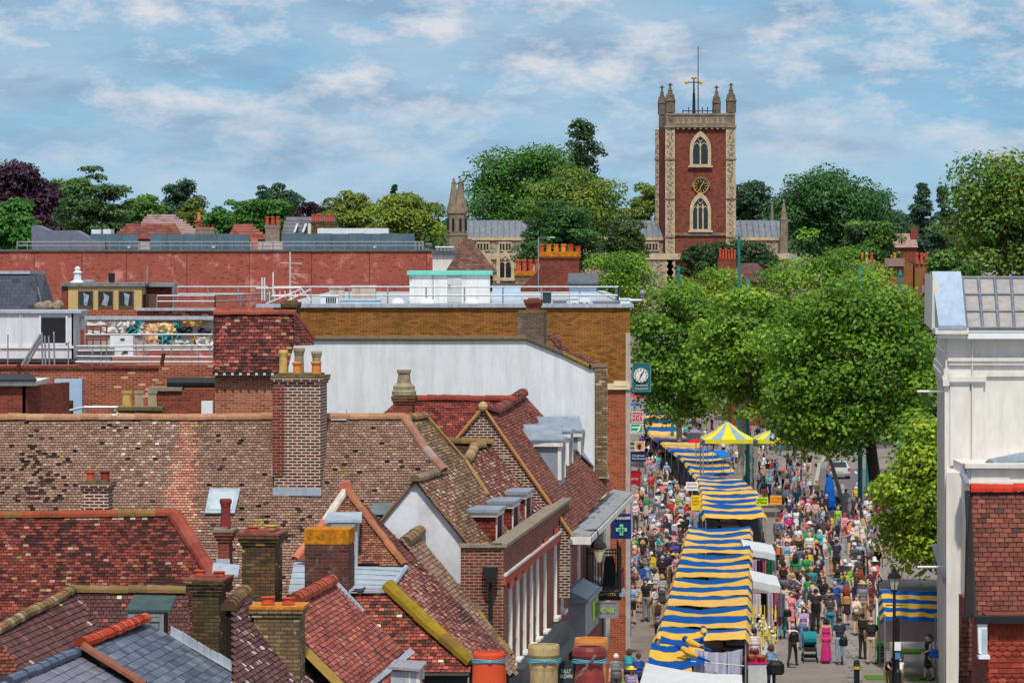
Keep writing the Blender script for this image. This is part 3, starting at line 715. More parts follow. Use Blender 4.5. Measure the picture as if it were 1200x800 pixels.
for i, (x0, x1, yt, yb, dd) in enumerate(((538,584,597,641,102.3),(560,603,587,632,105.8),(578,618,576,622,109.5))):
    s = dd/F; X = lambda x: (x-600)*s; Z = lambda y: HC-(y-YH)*s; dw = 1.5
    b_ = MB(); b_.obox(V((X(x0+6),dd,Z(yb+8))), SR*((x1-x0-9)*s), SD*dw, V((0,0,Z(yt+5)-Z(yb+8)))); dm = b_.build('dormer', M_HUNGTILE, h)
    b_ = MB(); b_.obox(V((X(x0-1),dd-.14,Z(yt+3))), SR*((x1-x0)*s+.05), SD*(dw+.3), V((0,0,3.6*s)), 1); b_.obox(V((X(x0+3),dd-.09,Z(yt+8))), SR*((x1-x0-4)*s), SD*(dw+.2), V((0,0,5*s)), 0); b_.build('flat_roof', [M_WHITE, M_LEAD], dm)
    b_ = MB(); o_ = V((X(x1-7),dd-.03,Z(yb)))
    b_.obox(o_, SR*(5.5*s), SD*.12, V((0,0,Z(yt+8)-Z(yb)))); b_.obox(o_+SD*(dw-.1), SR*(5.5*s), SD*.12, V((0,0,Z(yt+8)-Z(yb)))); b_.obox(o_+SR*.06, SR*.07, SD*dw, V((0,0,.1)))
    wo = b_.build('window_frame', M_WHITE, dm); b_ = MB(); b_.obox(o_+SR*.05+SD*.12, SR*.02, SD*(dw-.24), V((0,0,Z(yt+8)-Z(yb)))); b_.build('pane', M_GLASS, dm)
# rainwater hopper and downpipe on the camera-facing wall
s = 97.9/F; X = lambda x: (x-600)*s; Z = lambda y: HC-(y-YH)*s
q = MB(); q.prism([V((X(565),97.62,Z(664))), V((X(584),97.62,Z(664))), V((X(582),97.62,Z(673))), V((X(579),97.62,Z(681))), V((X(571),97.62,Z(681))), V((X(567),97.62,Z(673)))], (0,.34,0)); q.tube([V((X(575),97.8,Z(679))), V((X(575),97.85,Z(726))), V((X(574),97.75,Z(732)))], .055, 8); q.build('hopper_and_downpipe', M_BLACK, h)
q = MB(); q.obox(pt(1.2, 5.0, -.01), out*.35, dirW*13, V((0,0,.5))); q.obox(pt(1.2, 4.9, -.01), out*.6, dirW*15, V((0,0,.1))); q.build('shop_fascia', plain('dark_slate_paint', srgb(54,60,66), .6), h)
# wall lantern on an iron bracket
o_ = pt(16.9, 7.65, 0)
q = MB(); q.tube([pt(16.9, 7.75), pt(16.9, 7.8, -.9), pt(16.9, 7.6, -.95)], .03, 6); q.tube([pt(16.9,7.2), pt(16.9,7.75,-.6)], .02, 6)
c = pt(16.9, 7.1, -.95); q.lathe(c, [(.12,.16),(.24,.2),(.2,.32),(.08,.44),(.03,.52)], 8)
lt = thing('wall_lantern', 'black bracket lantern with cream glass beside the iron balcony', 'lantern', c); q.build('bracket_and_hood', M_BLACK, lt)
q = MB(); q.lathe(c, [(.07,-.2),(.19,.16),(.1,.17)], 8); q.build('lantern_glass', plain('cream_glass', srgb(206,200,160), .3), lt)

# ================================================================== dark brick gable house with lead dormers
h = thing('lead_dormer_house', 'dark brick gabled house with three grey lead dormers and wide lead gutter', 'house', (2, 120, 0))
A = P(566,478,113); B = P(668,624,113); pl = plane3(A, B, A+SD); r = MB()
tiles(r, pl, [(566,479),(613,462),(640,490),(676,528),(712,560),(720,566),(676,616),(668,624)], .13, .088, lambda x,y,u,v,t: mixc(pick([(4, srgb(150,76,58)), (3, srgb(126,64,52)), (1, srgb(170,100,80)), (1, srgb(92,54,48))]), srgb(110,84,70), .3 if y > 520 else 0), 0, 1, .02, .02, sag=.03)
plK = plane_dir(P(530,467,119), (0,-1), 50)
tiles(r, plK, [(438,494),(468,467),(600,468),(613,462),(566,480),(527,521),(545,545),(438,545)], .17, .09, lambda x,y,u,v,t: pick([(4, srgb(142,58,46)), (3, srgb(118,50,42)), (1.5, srgb(90,42,38)), (.6, srgb(176,90,70))]), 0, 1, .018, sag=.02)
r.build('roof', [M_TILE, M_UNDER], h)
r = MB(); ridge(r, [hit(pl,566,478), hit(pl,580,482)+V((0,0,0)), hit(pl,600,470), hit(pl,613,461)], .17, .5, rp([(2, srgb(140,84,76)), (1, srgb(120,72,66))]))
ridge(r, [hit(plK,466,467), hit(plK,603,468)], .12, .45, rp([(2, srgb(150,66,54)), (1, srgb(120,60,50))])); r.build('ridge_tiles', M_RIDGE, h)
g = MB(); pg = plane_dir(P(566,500,113), (0,-1), 90)
g.prism([hit(pg,*p) for p in ((522,526),(566,479),(668,624),(668,700),(522,700))], (0,.25,0)); g.build('gable_wall', M_DKBRICK, h)
g = MB(); 
for p0, p1 in (((524,527),(566,477)), ((566,477),(670,626))):
    e0, e1 = hit(pg,*p0)-V((0,.05,0)), hit(pg,*p1)-V((0,.05,0)); g.tube([e0,e1], .055, 6, 0, srgb(172,124,78))
g.ball(hit(pg,566,476)-V((0,.05,0)), .14, 0, srgb(180,150,104)); g.build('verge', M_RIDGE, h)
for x0, x1, yt, ym, yb, dd in ((600,658,497,519,562,118),(610,667,488,509,545,122.5),(624,681,485,508,532,127)):
    s = dd/F; X = lambda x: (x-600)*s; Z = lambda y: HC-(y-YH)*s; w = (x1-x0-17)*s
    b_ = MB(); b_.obox(V((X(x0+16),dd,Z(yb+30))), SR*w, SD*1.5, V((0,0,Z(ym)-Z(yb+30)))); dm = b_.build('dormer', M_LEAD, h)
    b_ = MB(); zz = Z(ym); b_.prism([V((X(x0+10),dd-.18,zz)), V((X(x1+1),dd-.18,zz)), V((X(x1),dd-.18,zz+.1)), V((X(x0-2),dd-.0,zz+.5)), V((X(x0-6),dd+.0,zz+.5))][:4], SD*1.8)
    b_.prism([V((X(x0+12),dd-.2,zz+.06)), V((X(x1+2),dd-.2,zz+.06)), V((X(x1-1),dd+.8,zz+.46)), V((X(x0-3),dd+.8,zz+.46))], (0,0,.05)); b_.build('lead_roof', M_LEAD, dm)
    b_ = MB(); o_ = V((X(x0+16),dd-.03,Z(yb)))+SR*(w-.08)
    b_.obox(o_, SR*.1, SD*.14, V((0,0,Z(ym)-Z(yb)))); b_.obox(o_+SD*1.35, SR*.1, SD*.14, V((0,0,Z(ym)-Z(yb)))); b_.obox(V((X(x0+14),dd-.12,zz-.09)), SR*(w+.12), SD*.05, V((0,0,.1)))
    b_.build('window_frame', M_WHITE, dm); b_ = MB(); b_.obox(o_+SD*.14+SR*.02, SR*.03, SD*1.2, V((0,0,Z(ym)-Z(yb)))); b_.build('pane', M_GLASS, dm)
# lead gutter box along the eave
e0 = hit(pl,668,622); e1 = hit(pl,722,557); q = MB(); dv = e1-e0; ez = e0.z-.12
pth = lambda t, o, z: V((e0.x+dv.x*t, e0.y+dv.y*t, ez+z))+SR*o
q.prism([pth(0,-.1,.0), pth(0,.55,-.1), pth(1,.55,-.1), pth(1,-.1,.0)], (0,0,.1))
q.prism([pth(0,.45,-.22), pth(0,.58,-.22), pth(1,.58,-.22), pth(1,.45,-.22)], (0,0,.16), 1); q.prism([pth(-.005,-1.0,-.24), pth(-.005,.58,-.24), pth(.015,.58,-.24), pth(.015,-1.0,-.24)], (0,0,.2), 1)
for k in range(8): a = pth(.1+k*.11, .1, .02); q.obox(a, SR*.12, SD*.5, V((0,0,.05+.05*RND.random())), 0)
q.build('lead_gutter', [streaked('dirty_lead', srgb(150,152,156), srgb(84,80,78), .8, .7, 4, 1.5), M_WHITE], h)
q = MB(); ev = [hit(pl,*p)+pl[1]*.05 for p in ((677,526),(712,560),(708,563),(672,528))]; q.prism(ev, pl[1]*.05); q.build('lead_verge', M_LEAD, h)
# street wall under the gutter
w0 = pth(0,-.75,0); Lw = dv.length*1.02; hl = [(1.5+k*3.1, 2.6+k*3.1, ez-2.6, ez-.75) for k in range(8) if 2.6+k*3.1 < Lw-.3]
mb = MB(); pt2, out2 = facade(mb, w0, SD, Lw, 0, ez-.2, hl, .12, 0, 1); mb.face([V((w0.x,w0.y,0)), V((w0.x,w0.y,ez-.2)), V((w0.x-3,w0.y,ez-.2)), V((w0.x-3,w0.y,0))], 0); mb.build('wall', [M_STREETBR, M_WHITE], h)
for hh in hl: window(h, pt2, hh, .1, M_WHITE, M_GLASS, 2, 4, .07, sill=M_WHITE)
q = MB(); q.tube([pt2(Lw-.4, 0, -.06), pt2(Lw-.4, ez-.4, -.06)], .06, 8); q.tube([pt2(1, 0, -.06), pt2(1, ez-.4, -.06)], .05, 8); q.build('downpipe', M_GALV, h)
chimney(h, 459, 489, 464, 500, 117, .55, M_REDBR, [(473.5,434,22,'cap',M_POTGREY,.5)], cap=M_MOSSCAP, corb=2, capth=.07)
# grey shop canopy with green letter, and the iron balcony beyond it
s = 122/F; sh = thing('shop_front_box', 'grey projecting shop front with lead roof and green letter mark', 'shop front', (2.2, 118, 0)); q = MB()
a0 = P(667,748,117); a1 = P(684,715,117); 
zt_, zb_ = P(684,706,117).z, P(684,746,117).z
o_ = V((1.55,117,zb_)); q.obox(o_, SR*.55, SD*4.5, V((0,0,zt_-zb_)), 0); q.obox(o_+V((0,0,zt_-zb_))-SR*.05-SD*.1, SR*.7, SD*4.7, V((0,0,.1)), 1)
q.prism([o_+V((0,0,zt_-zb_+.1)), o_+V((0,0,zt_-zb_+.1))+SR*.6, o_+V((0,0,zt_-zb_+.35))+SR*.1, o_+V((0,0,zt_-zb_+.35))], SD*4.5, 1); q.obox(o_-V((0,0,.14)), SR*.4, SD*4.5, V((0,0,.12)), 1); q.obox(o_-V((0,0,3.0)), SR*.3, SD*4.5, V((0,0,2.8)), 2)
q.build('fascia', [plain('grey_fascia', srgb(140,140,150), .6), M_LEAD, M_BLACK], sh)
q = MB(); z_ = zb_+.25; b0 = V((1.55,117,z_))+SR*.56+SD*2.2
q.obox(b0, SR*.02, SD*.9, V((0,0,.55))); q.obox(b0+SD*1.1+V((0,0,.1)), SR*.02, SD*.35, V((0,0,.5))); q.build('green_letter', plain('lime_paint', srgb(170,212,50), .5), sh)
# balcony
b = thing('iron_balcony', 'black iron balcony jutting over the pavement on the brick house', 'balcony', (2.9, 127, 5))
dd = 126; s = dd/F; X = lambda x: (x-600)*s; Z = lambda y: HC-(y-YH)*s
x0, x1, z0, z1 = X(688), X(728), Z(690), Z(644)
q = MB(); q.obox(V((x0-.1,dd-.1,z0-.22)), V((x1-x0+.25,0,0)), V((0,4.5,0)), V((0,0,.1)), 1); q.obox(V((x0,dd,z0-.34)), V((x1-x0,0,0)), V((0,4.3,0)), V((0,0,.12)), 0); q.build('floor', [M_BLACK, M_LEAD], b)
q = MB()
for zz in (z0+.03, z0+.12, z1-.1, z1): q.box(x0, x1, dd, dd+.04, zz-.02, zz+.02); q.box(x1-.04, x1, dd, dd+4.3, zz-.02, zz+.02)
n = 12
for k in range(n+1): q.box(x0+(x1-x0)*k/n-.012, x0+(x1-x0)*k/n+.012, dd, dd+.03, z0, z1)
for k in range(30): q.box(x1-.035, x1-.01, dd+4.3*k/30, dd+4.3*k/30+.025, z0, z1)
for x in (x0, x1-.04): q.box(x-.03, x+.05, dd-.03, dd+.06, z0-.1, z1+.1)
q.build('railing', M_BLACK, b)
q = MB(); q.prism([V((x0+.5,dd+1,z0-.02)), V((x0+1.0,dd+1,z0-.02)), V((x0+.85,dd+1,z0+.9)), V((x0+.6,dd+1,z0+.9))], V((0,.7,0))); q.build('covered_chair', plain('dark_cover', srgb(40,38,42), .8), b)

# ================================================================== hanging signs
def text_mesh(txt, size, parent, loc, mat, name='lettering', rot=(math.pi/2,0,0), ext=.006, align='CENTER', sx=1.0):
    cu = bpy.data.curves.new(name, 'FONT'); cu.body = txt; cu.size = size; cu.extrude = ext; cu.align_x = align; cu.align_y = 'CENTER'
    tmp = bpy.data.objects.new(name, cu); COL.objects.link(tmp)
    bpy.context.view_layer.update()
    me = bpy.data.meshes.new_from_object(tmp.evaluated_get(bpy.context.evaluated_depsgraph_get())); bpy.data.objects.remove(tmp)
    me.materials.clear(); me.materials.append(mat); o = bpy.data.objects.new(name, me); COL.objects.link(o)
    o.parent = parent; o.location = V(loc)-BASE[parent.name] if parent else V(loc); o.rotation_euler = rot; o.scale = (sx,1,1)
    return o
M_PWHITE = plain('sign_white', (.8,.8,.8), .5, var=.05); M_LIME = plain('sign_lime', srgb(196,222,40), .5, var=.05); M_NAVY = plain('sign_navy', srgb(22,40,96), .5, var=.08); M_PBLACK = plain('sign_black', (.01,.01,.012), .6)
M_CRIM = plain('sign_crimson', srgb(170,20,44), .5, var=.08); M_TEALS = plain('sign_teal', srgb(30,104,112), .5, var=.1); M_SRED = plain('sign_red', srgb(214,36,48), .5, var=.06); M_SGREEN = plain('sign_green', srgb(40,180,126), .5, var=.06)
M_SORANGE = plain('sign_orange', srgb(240,160,44), .5, var=.06); M_SYEL = plain('sign_yellow', srgb(236,200,40), .5, var=.06); M_GREYS = plain('sign_grey', srgb(128,130,134), .6, var=.06); M_GOLD = plain('gold_paint', srgb(206,168,64), .4, var=.1)
def marks(parent, x0, x1, z, hgt, y, mat, seed=1, name='lettering'):
    """small letter-like strokes where the lettering is too small to read"""
    rr = random.Random(seed); q = MB(); x = x0
    while x < x1-.02:
        w = hgt*rr.uniform(.35,.6); k = rr.random()
        q.box(x, x+hgt*.14, y-.012, y, z-hgt/2, z+hgt/2*rr.uniform(.4,1))
        q.box(x, x+w, y-.012, y, z+(hgt/2-.14*hgt if k < .5 else -hgt/2), z+(hgt/2 if k < .5 else -hgt/2+.14*hgt))
        if k > .3: q.box(x+w-hgt*.14, x+w, y-.012, y, z-hgt/2, z+hgt*.3)
        if k > .6: q.box(x, x+w, y-.012, y, z-.06*hgt, z+.06*hgt)
        x += w+hgt*.2
    return q.build(name, mat, parent)
def signboard(name, label, x0, x1, y0, y1, d, mat, cat='sign', edge=None, th=.1, arm=None):
    s = d/F; X = lambda x: (x-600)*s; Z = lambda y: HC-(y-YH)*s
    t = thing(name, label, cat, ((X(x0)+X(x1))/2, d, Z(y1))); q = MB(); q.box(X(x0), X(x1), d, d+th, Z(y1), Z(y0)); q.build('panel', mat, t)
    if edge: 
        q = MB(); e = .03
        for a in ((X(x0)-e,X(x1)+e,Z(y0),Z(y0)+e),(X(x0)-e,X(x1)+e,Z(y1)-e,Z(y1)),(X(x0)-e,X(x0),Z(y1),Z(y0)),(X(x1),X(x1)+e,Z(y1),Z(y0))): q.box(a[0],a[1],d-.02,d+th+.02,a[2],a[3])
        q.build('frame', edge, t)
    if arm: 
        q = MB(); q.box(X(x0)-arm, X(x0)+.02, d+.02, d+th-.02, Z(y0)-.1, Z(y0)-.03); q.box(X(x0)-arm, X(x0)+.02, d+.02, d+th-.02, Z(y1)+.05, Z(y1)+.1); q.build('bracket', M_BLACK, t)
    return t, X, Z
# clock sign
t, X, Z = signboard('hanging_clock', 'teal hanging street clock with round white dial on the brown brick corner', 742, 762, 430, 458, 152, M_TEALS, 'clock', edge=plain('teal_edge', srgb(90,150,150), .5), th=.5, arm=.5)
q = MB(); q.prism([V((X(742),151.97,Z(429))), V((X(762),151.97,Z(429))), V((X(760),151.97,Z(425.5))), V((X(744),151.97,Z(425.5)))], (0,.55,0)); q.box(X(744), X(760), 152.1, 152.4, Z(463), Z(459)); q.build('cap_and_base', M_TEALS, t)
q = MB(); cx, cz, rr_ = X(751), Z(439.6), 8.4*152/F; q.prism([V((cx+math.cos(a)*rr_, 151.93, cz+math.sin(a)*rr_)) for a in np.linspace(0, 2*math.pi, 32, endpoint=False)], (0,.06,0)); dial = q.build('dial', M_PWHITE, t)
q = MB()
for k in range(12):
    a = k*math.pi/6; p = V((cx+math.sin(a)*rr_*.82, 151.92, cz+math.cos(a)*rr_*.82)); q.box(p.x-.02, p.x+.02, 151.91, 151.925, p.z-.025, p.z+.025)
for a, l, w in ((math.radians(34), .5, .025), (math.radians(200), .4, .02)):
    dv_ = V((math.sin(a), 0, math.cos(a))); nv = V((dv_.z, 0, -dv_.x)); c0 = V((cx,151.9,cz)); q.prism([c0+nv*w, c0+dv_*rr_*l*1.5+nv*w*.4, c0+dv_*rr_*l*1.5-nv*w*.4, c0-nv*w], (0,.015,0))
q.build('hands_and_numerals', M_PBLACK, dial)
marks(t, X(745.5), X(759), Z(451.3), .07, 151.97, M_PWHITE, 3); marks(t, X(744.5), X(760), Z(455.2), .08, 151.97, M_PWHITE, 4)
t, X, Z = signboard('banner_sign', 'red and white letting board above a green one beside the corner pier', 741, 753, 483, 494, 176, M_SRED, edge=M_PWHITE, arm=.2)
marks(t, X(742), X(752), Z(485.5), .09, 175.98, M_PWHITE, 5); marks(t, X(741.4), X(752.6), Z(489), .14, 175.98, M_PWHITE, 6); marks(t, X(743), X(751), Z(492.4), .07, 175.98, M_PWHITE, 7)
t, X, Z = signboard('board_sign', 'green and white striped letting board below the red board', 739.5, 753, 497, 507, 175.4, M_SGREEN, edge=M_PWHITE, arm=.2)
q = MB(); q.box(X(740), X(749), 175.37, 175.4, Z(501.5), Z(500)); q.prism([V((X(746),175.36,Z(506))), V((X(748.5),175.36,Z(506))), V((X(752),175.36,Z(498))), V((X(750),175.36,Z(498)))], (0,.03,0)); q.box(X(740), X(746), 175.37, 175.4, Z(506.5), Z(505)); q.build('white_bands', M_PWHITE, t)
t, X, Z = signboard('orange_sign', 'small square orange projecting sign with dark figure', 744.5, 754.5, 518, 527, 172, M_SORANGE, edge=M_PWHITE, arm=.3)
q = MB(); q.prism([V((X(x),171.97,Z(y))) for x, y in ((748,526.5),(747.6,523.5),(746.6,521.6),(748,520.6),(749.6,520),(751.2,520.5),(751.6,522.4),(750.6,523.2),(751,526.5))], (0,.025,0)); q.build('dark_figure', M_NAVY, t)
t, X, Z = signboard('shop_sign', 'navy projecting shop sign with two lines of white lettering', 740, 756, 530, 540, 170, M_NAVY, edge=M_NAVY, arm=.3)
text_mesh('Carphone', .125, t, (X(748), 169.985, Z(533.6)), M_PWHITE, sx=1.0); text_mesh('Warehouse', .125, t, (X(748), 169.985, Z(537.1)), M_PWHITE, sx=.92)
t, X, Z = signboard('crimson_sign', 'square crimson hanging sign with white script on blue pole', 738, 749.5, 552, 566.5, 165, M_CRIM, edge=M_CRIM, arm=.35)
marks(t, X(740), X(748), Z(561), .07, 164.98, M_PWHITE, 9)
q = MB(); s = 165.3/F; q.box((736.2-600)*s, (739.6-600)*s, 165.2, 165.4, gz(165), HC-(536-YH)*s); tag(q.build('sign_pole', plain('royal_blue_paint', srgb(30,76,156), .5), base=((737.9-600)*s,165.3,0)), 'slim royal blue painted post carrying the crimson sign', 'post')
t, X, Z = signboard('pharmacy_sign', 'royal blue projecting pharmacy sign with pale green cross', 717, 738, 609.5, 630, 140, M_NAVY, edge=M_NAVY, arm=.25, th=.16)
q = MB()
for i, r_ in enumerate((6.4, 4.2)):
    w_ = (2.0, 1.0)[i]; s = 140/F
    cx, cz = X(728.2), Z(620.3); q.box(cx-r_*s, cx+r_*s, 139.96-.01*i, 139.99, cz-w_*s, cz+w_*s, i); q.box(cx-w_*s, cx+w_*s, 139.963-.01*i, 139.992, cz-r_*s, cz+r_*s, i)
q.build('green_cross', [plain('pale_green', srgb(130,210,150), .4, var=.1), plain('dark_green_ink', srgb(50,130,96), .4)], t)
q = MB(); q.box(X(719.5), X(739), 140, 140.2, Z(605), Z(602)); q.build('top_rail', M_NAVY, t)
q = MB(); q.box(X(723), X(733), 140.02, 140.1, Z(609.2), Z(605.2)); q.build('white_strip', M_PWHITE, t); marks(t, X(724), X(732.5), Z(607.2), .08, 140.015, M_PBLACK, 12)
t, X, Z = signboard('grey_sign', 'grey projecting shop sign with lime green lettering under the balcony', 700, 723.5, 706, 722.5, 120, M_GREYS, edge=M_GREYS, arm=.25)
marks(t, X(703), X(720), Z(714.5), .14, 119.98, plain('lime_letters', srgb(170,214,30), .5), 14)
t, X, Z = signboard('gold_letter_sign', 'narrow black board with gold lettering under the balcony floor', 699, 726, 693, 699, 124, M_PBLACK); marks(t, X(700), X(721), Z(696), .08, 123.98, M_GOLD, 15)
t, X, Z = signboard('slate_sign', 'dark slate hanging shop sign with white capitals behind chimney pots', 654, 672, 774, 800, 108, plain('slate_sign', srgb(44,54,62), .6), arm=.2)
text_mesh('SALLY', .15, t, (X(663.5), 107.985, Z(786)), M_PWHITE, sx=.62); text_mesh('BROWN', .15, t, (X(663.5), 107.985, Z(792)), M_PWHITE, sx=.58)
q = MB(); q.prism([P(719,688,127.5), P(731,668,128.5), P(732,690,128.5), P(729,692,127.5)], (0,.12,0)); q.prism([P(719,688,127.5), P(731,668,128.5), P(731,663,131), P(722,684,131)], (0,0,.02)); tag(q.build('maroon_awning', plain('maroon_cloth', srgb(96,26,34), .8), base=P(725,690,127.5)), 'maroon shop awning edge behind the iron balcony', 'awning')

# ================================================================== white wall building
h = thing('white_walled_building', 'building with long blank white painted side wall stained by rain', 'building', (0, 128, 0))
pg = plane_dir(P(500,440,128), (0,-1), 90); M_BLANK = streaked('stained_white_wall', srgb(216,219,223), srgb(140,142,142), .42, .9, 1.9, .3)
def hp(x, y, dy=0): p = hit(pg, x, y); p.y += dy; return p
mb = MB(); mb.prism([hp(338,398), hp(616,398), hp(692,432), hp(698,432), hp(698,600), hp(338,600)], (0,.35,0)); mb.build('wall', M_BLANK, h)
q = MB(); mo = srgb(150,126,50)
for a, b_ in (((336,397),(430,397)), ((430,397),(520,397.2)), ((520,397.2),(616,397)), ((616,397),(660,415)), ((660,415),(693,431)), ((690,430),(712,430))):
    q.obox(hp(*a,-.12), hp(*b_,-.12)-hp(*a,-.12), V((0,.5,0)), V((0,0,.09)), 0, pick([(2, srgb(120,108,88)), (1, srgb(150,128,60)), (1, srgb(96,88,76))]))
    q.obox(hp(a[0],a[1]+2,-.06), hp(b_[0],b_[1]+2,-.06)-hp(a[0],a[1]+2,-.06), V((0,.3,0)), V((0,0,.05)), 0, pick([(1, srgb(176,140,50)), (1, srgb(150,130,90))]))
q.build('coping', M_RIDGE, h)
mb = MB(); a = P(690,432,128.2); mb.prism([P(697,431,127.9), P(712,430,127.9), P(712,560,127.9), P(697,560,127.9)], (0,1.2,0)); mb.build('flint_pier', M_BUFFBR, h)
r = MB(); plr = plane_dir(P(641,396,133), SR, 48)
tiles(r, plr, [(640,392),(652,392),(668,412),(690,418),(706,432),(690,432),(660,414)], .13, .1, lambda x,y,u,v,t: pick([(2, srgb(124,62,56)), (1, srgb(100,52,50)), (1, srgb(150,84,74))]), 0, 1, .02); r.build('roof', [M_TILE, M_UNDER], h)
chimney(h, 607, 641, 364, 410, 129, .9, brick('grey_smeared_brick', srgb(112,92,76), srgb(90,74,64), srgb(112,100,88), st=.5, extra=(srgb(130,120,106), 1.4, .5)), cap=M_MOSSCAP, corb=0, capth=.09, rot=.12, top_flat=True)
chimney(h, 614, 637, 351, 372, 131.5, .8, M_REDBR, cap=M_REDCAP, corb=2, capth=.05)
q = MB()
for (x0,x1,y0,y1,m) in ((664,712,510,518,0),(680,696,518,533,0),(698,712,518,533,0),(676,690,535,552,0),(692,712,535,552,0),(697,711,554,600,0),(684,708,484,507,1),(700,711,484,507,2),(680,712,478,483,0),(704,712,452,478,0),(703,715,597,760,3)):
    s = 136.5/F; q.box((x0-600)*s, (x1-600)*s, 136.5-(.06 if m == 0 else 0), 138, HC-(y1-YH)*s, HC-(y0-YH)*s, m)
q.build('stone_parapet', [M_CREAM, M_DKBRICK, M_LEAD, plain('grey_stone_pier', srgb(164,158,150), .9, var=.3)], h)
q = MB(); q.tube([P(691,512,134), P(691,462,134)], .022, 6); q.tube([P(680,465,134), P(698,460,134)], .014, 5)
for t_ in (.1,.35,.6,.85): a = P(680,465,134).lerp(P(698,460,134), t_); q.tube([a+V((-.02,-.18,0)), a+V((.02,.18,0))], .01, 4)
tag(q.build('roof_aerial', M_BLACK, base=P(691,512,134)), 'thin dark television aerial in front of the white wall', 'aerial')

# ================================================================== brown brick block with the flat roof
h = thing('brown_brick_block', 'mustard brown brick block with flat roof and red brick corner', 'building', (2, 146, 0))
dB = 146.; s = dB/F; X = lambda x: (x-600)*s; Z = lambda y: HC-(y-YH)*s; zr = Z(357)
mb = MB(); mb.box(X(320), X(738), dB, dB+46, 0, zr-.06, 0); mb.build('wall', M_MUSTARD, h)
mb = MB(); mb.obox(V((X(711),dB-.15,0)), V((X(733)-X(711),0,0)), V((0,.2,0)), V((0,0,Z(456)))); mb.build('red_brick_corner', M_ORBRICK, h)
mb = MB(); mb.box(X(709), X(738), dB-.28, dB+.1, Z(456), Z(449)); mb.box(X(719), X(735), dB-.3, dB-.15, Z(452), Z(446)); mb.box(X(733), X(738.6), dB-.2, dB+.4, 0, Z(390), 1); mb.build('stone_trim', [M_CREAM, plain('pale_pier', srgb(170,160,150), .85)], h)
mb = MB(); mb.box(X(300), X(738)+.12, dB-.12, dB+.25, zr-.1, zr+.03); mb.box(X(738)-.2, X(738)+.14, dB, dB+46, zr-.1, zr+.028); mb.build('roof_edge', M_LEADPALE, h)
mb = MB(); mb.box(X(320), X(738)-.2, dB+.25, dB+46, zr-.12, zr-.03); mb.build('flat_roof', streaked('grey_felt_roof', srgb(176,180,186), srgb(110,112,116), .6, .9, .8, .8), h)
mb = MB(); mb.tube([P(738,352,dB+.6), P(752,352,dB+.6), P(753,348,dB+.6), P(753,344,dB+.6)], .06, 8); mb.ball(P(753,343,dB+.6), .11); tag(mb.build('floodlight_bracket', M_GALV, base=P(738,352,dB+.6)), 'grey pipe bracket with lamp head projecting from the roof corner', 'bracket')
# plant shed with turquoise edge
dS = 153.; s = dS/F; X = lambda x: (x-600)*s; Z = lambda y: HC-(y-YH)*s
t = thing('roof_shed', 'white panelled roof shed with turquoise roof edge on the flat roof', 'shed', (X(527), dS, zr))
mb = MB(); mb.box(X(480), X(574), dS, dS+3, zr-.03, Z(322)); mb.build('wall', streaked('white_panel', srgb(226,228,228), srgb(150,150,146), .5), t)
mb = MB(); mb.box(X(477), X(577), dS-.12, dS+3.1, Z(322), Z(317.5)); mb.build('roof', plain('turquoise_edge', srgb(110,206,186), .6, var=.15), t)
mb = MB(); mb.box(X(524), X(541), dS-.03, dS+.01, zr, Z(324)); dr = mb.build('door', plain('grey_door', srgb(190,192,190), .6), t)
mb = MB(); mb.box(X(525), X(528), dS-.07, dS-.03, Z(336), Z(334)); mb.build('handle', M_BLACK, dr); mb = MB(); mb.box(X(481), X(482.4), dS-.04, dS-.01, Z(328), Z(324)); mb.box(X(507), X(508), dS-.02, dS+.01, zr, Z(322)); mb.build('panel_joint', M_GALV, t)
# railings on the flat roof
def railing(name, label, pts, hgt=1.0, every=2.0, rails=(1.0, .5), r_=.03, mat=None):
    q = MB(); pts = [V(p) for p in pts]; t = None
    for a, b_ in zip(pts, pts[1:]):
        n = max(1, round((b_-a).length/every))
        for f in rails: q.tube([a+V((0,0,hgt*f)), b_+V((0,0,hgt*f))], r_, 5)
        for k in range(n+1): p = a.lerp(b_, k/n); q.tube([p, p+V((0,0,hgt))], r_, 5)
    return tag(q.build(name, mat or M_GALV, base=pts[0]), label, 'railing')
zf = zr-.03
railing('roof_railing', 'galvanised railing across the front of the flat roof', [V((-8.8,150.5,zf)), V((3.9,150.5,zf)), V((3.9,153.5,zf))], .62, 1.45)
railing('roof_railing', 'long galvanised railing in front of the wide red wall', [V((-12.9,158,zf)), V((-9.4,158,zf))], .55, 1.3)
q = MB()
for (a, b_) in (((300,338),(352,337)), ((312,356),(352,339)), ((330,356),(364,339)), ((310,325),(310,352)), ((307,325),(307,352)), ((320,319),(320,345)), ((352,337),(364,352)), ((318,347),(350,346)), ((340,340),(342,356))): q.tube([P(*a,149.5), P(*b_,149.5)], .028, 5)
for k in range(8): q.tube([P(316+k*6,355-k*2,149.5), P(316+k*6,341,149.5)], .018, 4)
tag(q.build('access_ladder', plain('pale_steel', srgb(214,212,210), .5), base=P(330,356,149.5)), 'tangle of pale steel ladder rails at the flat roof left end', 'ladder')
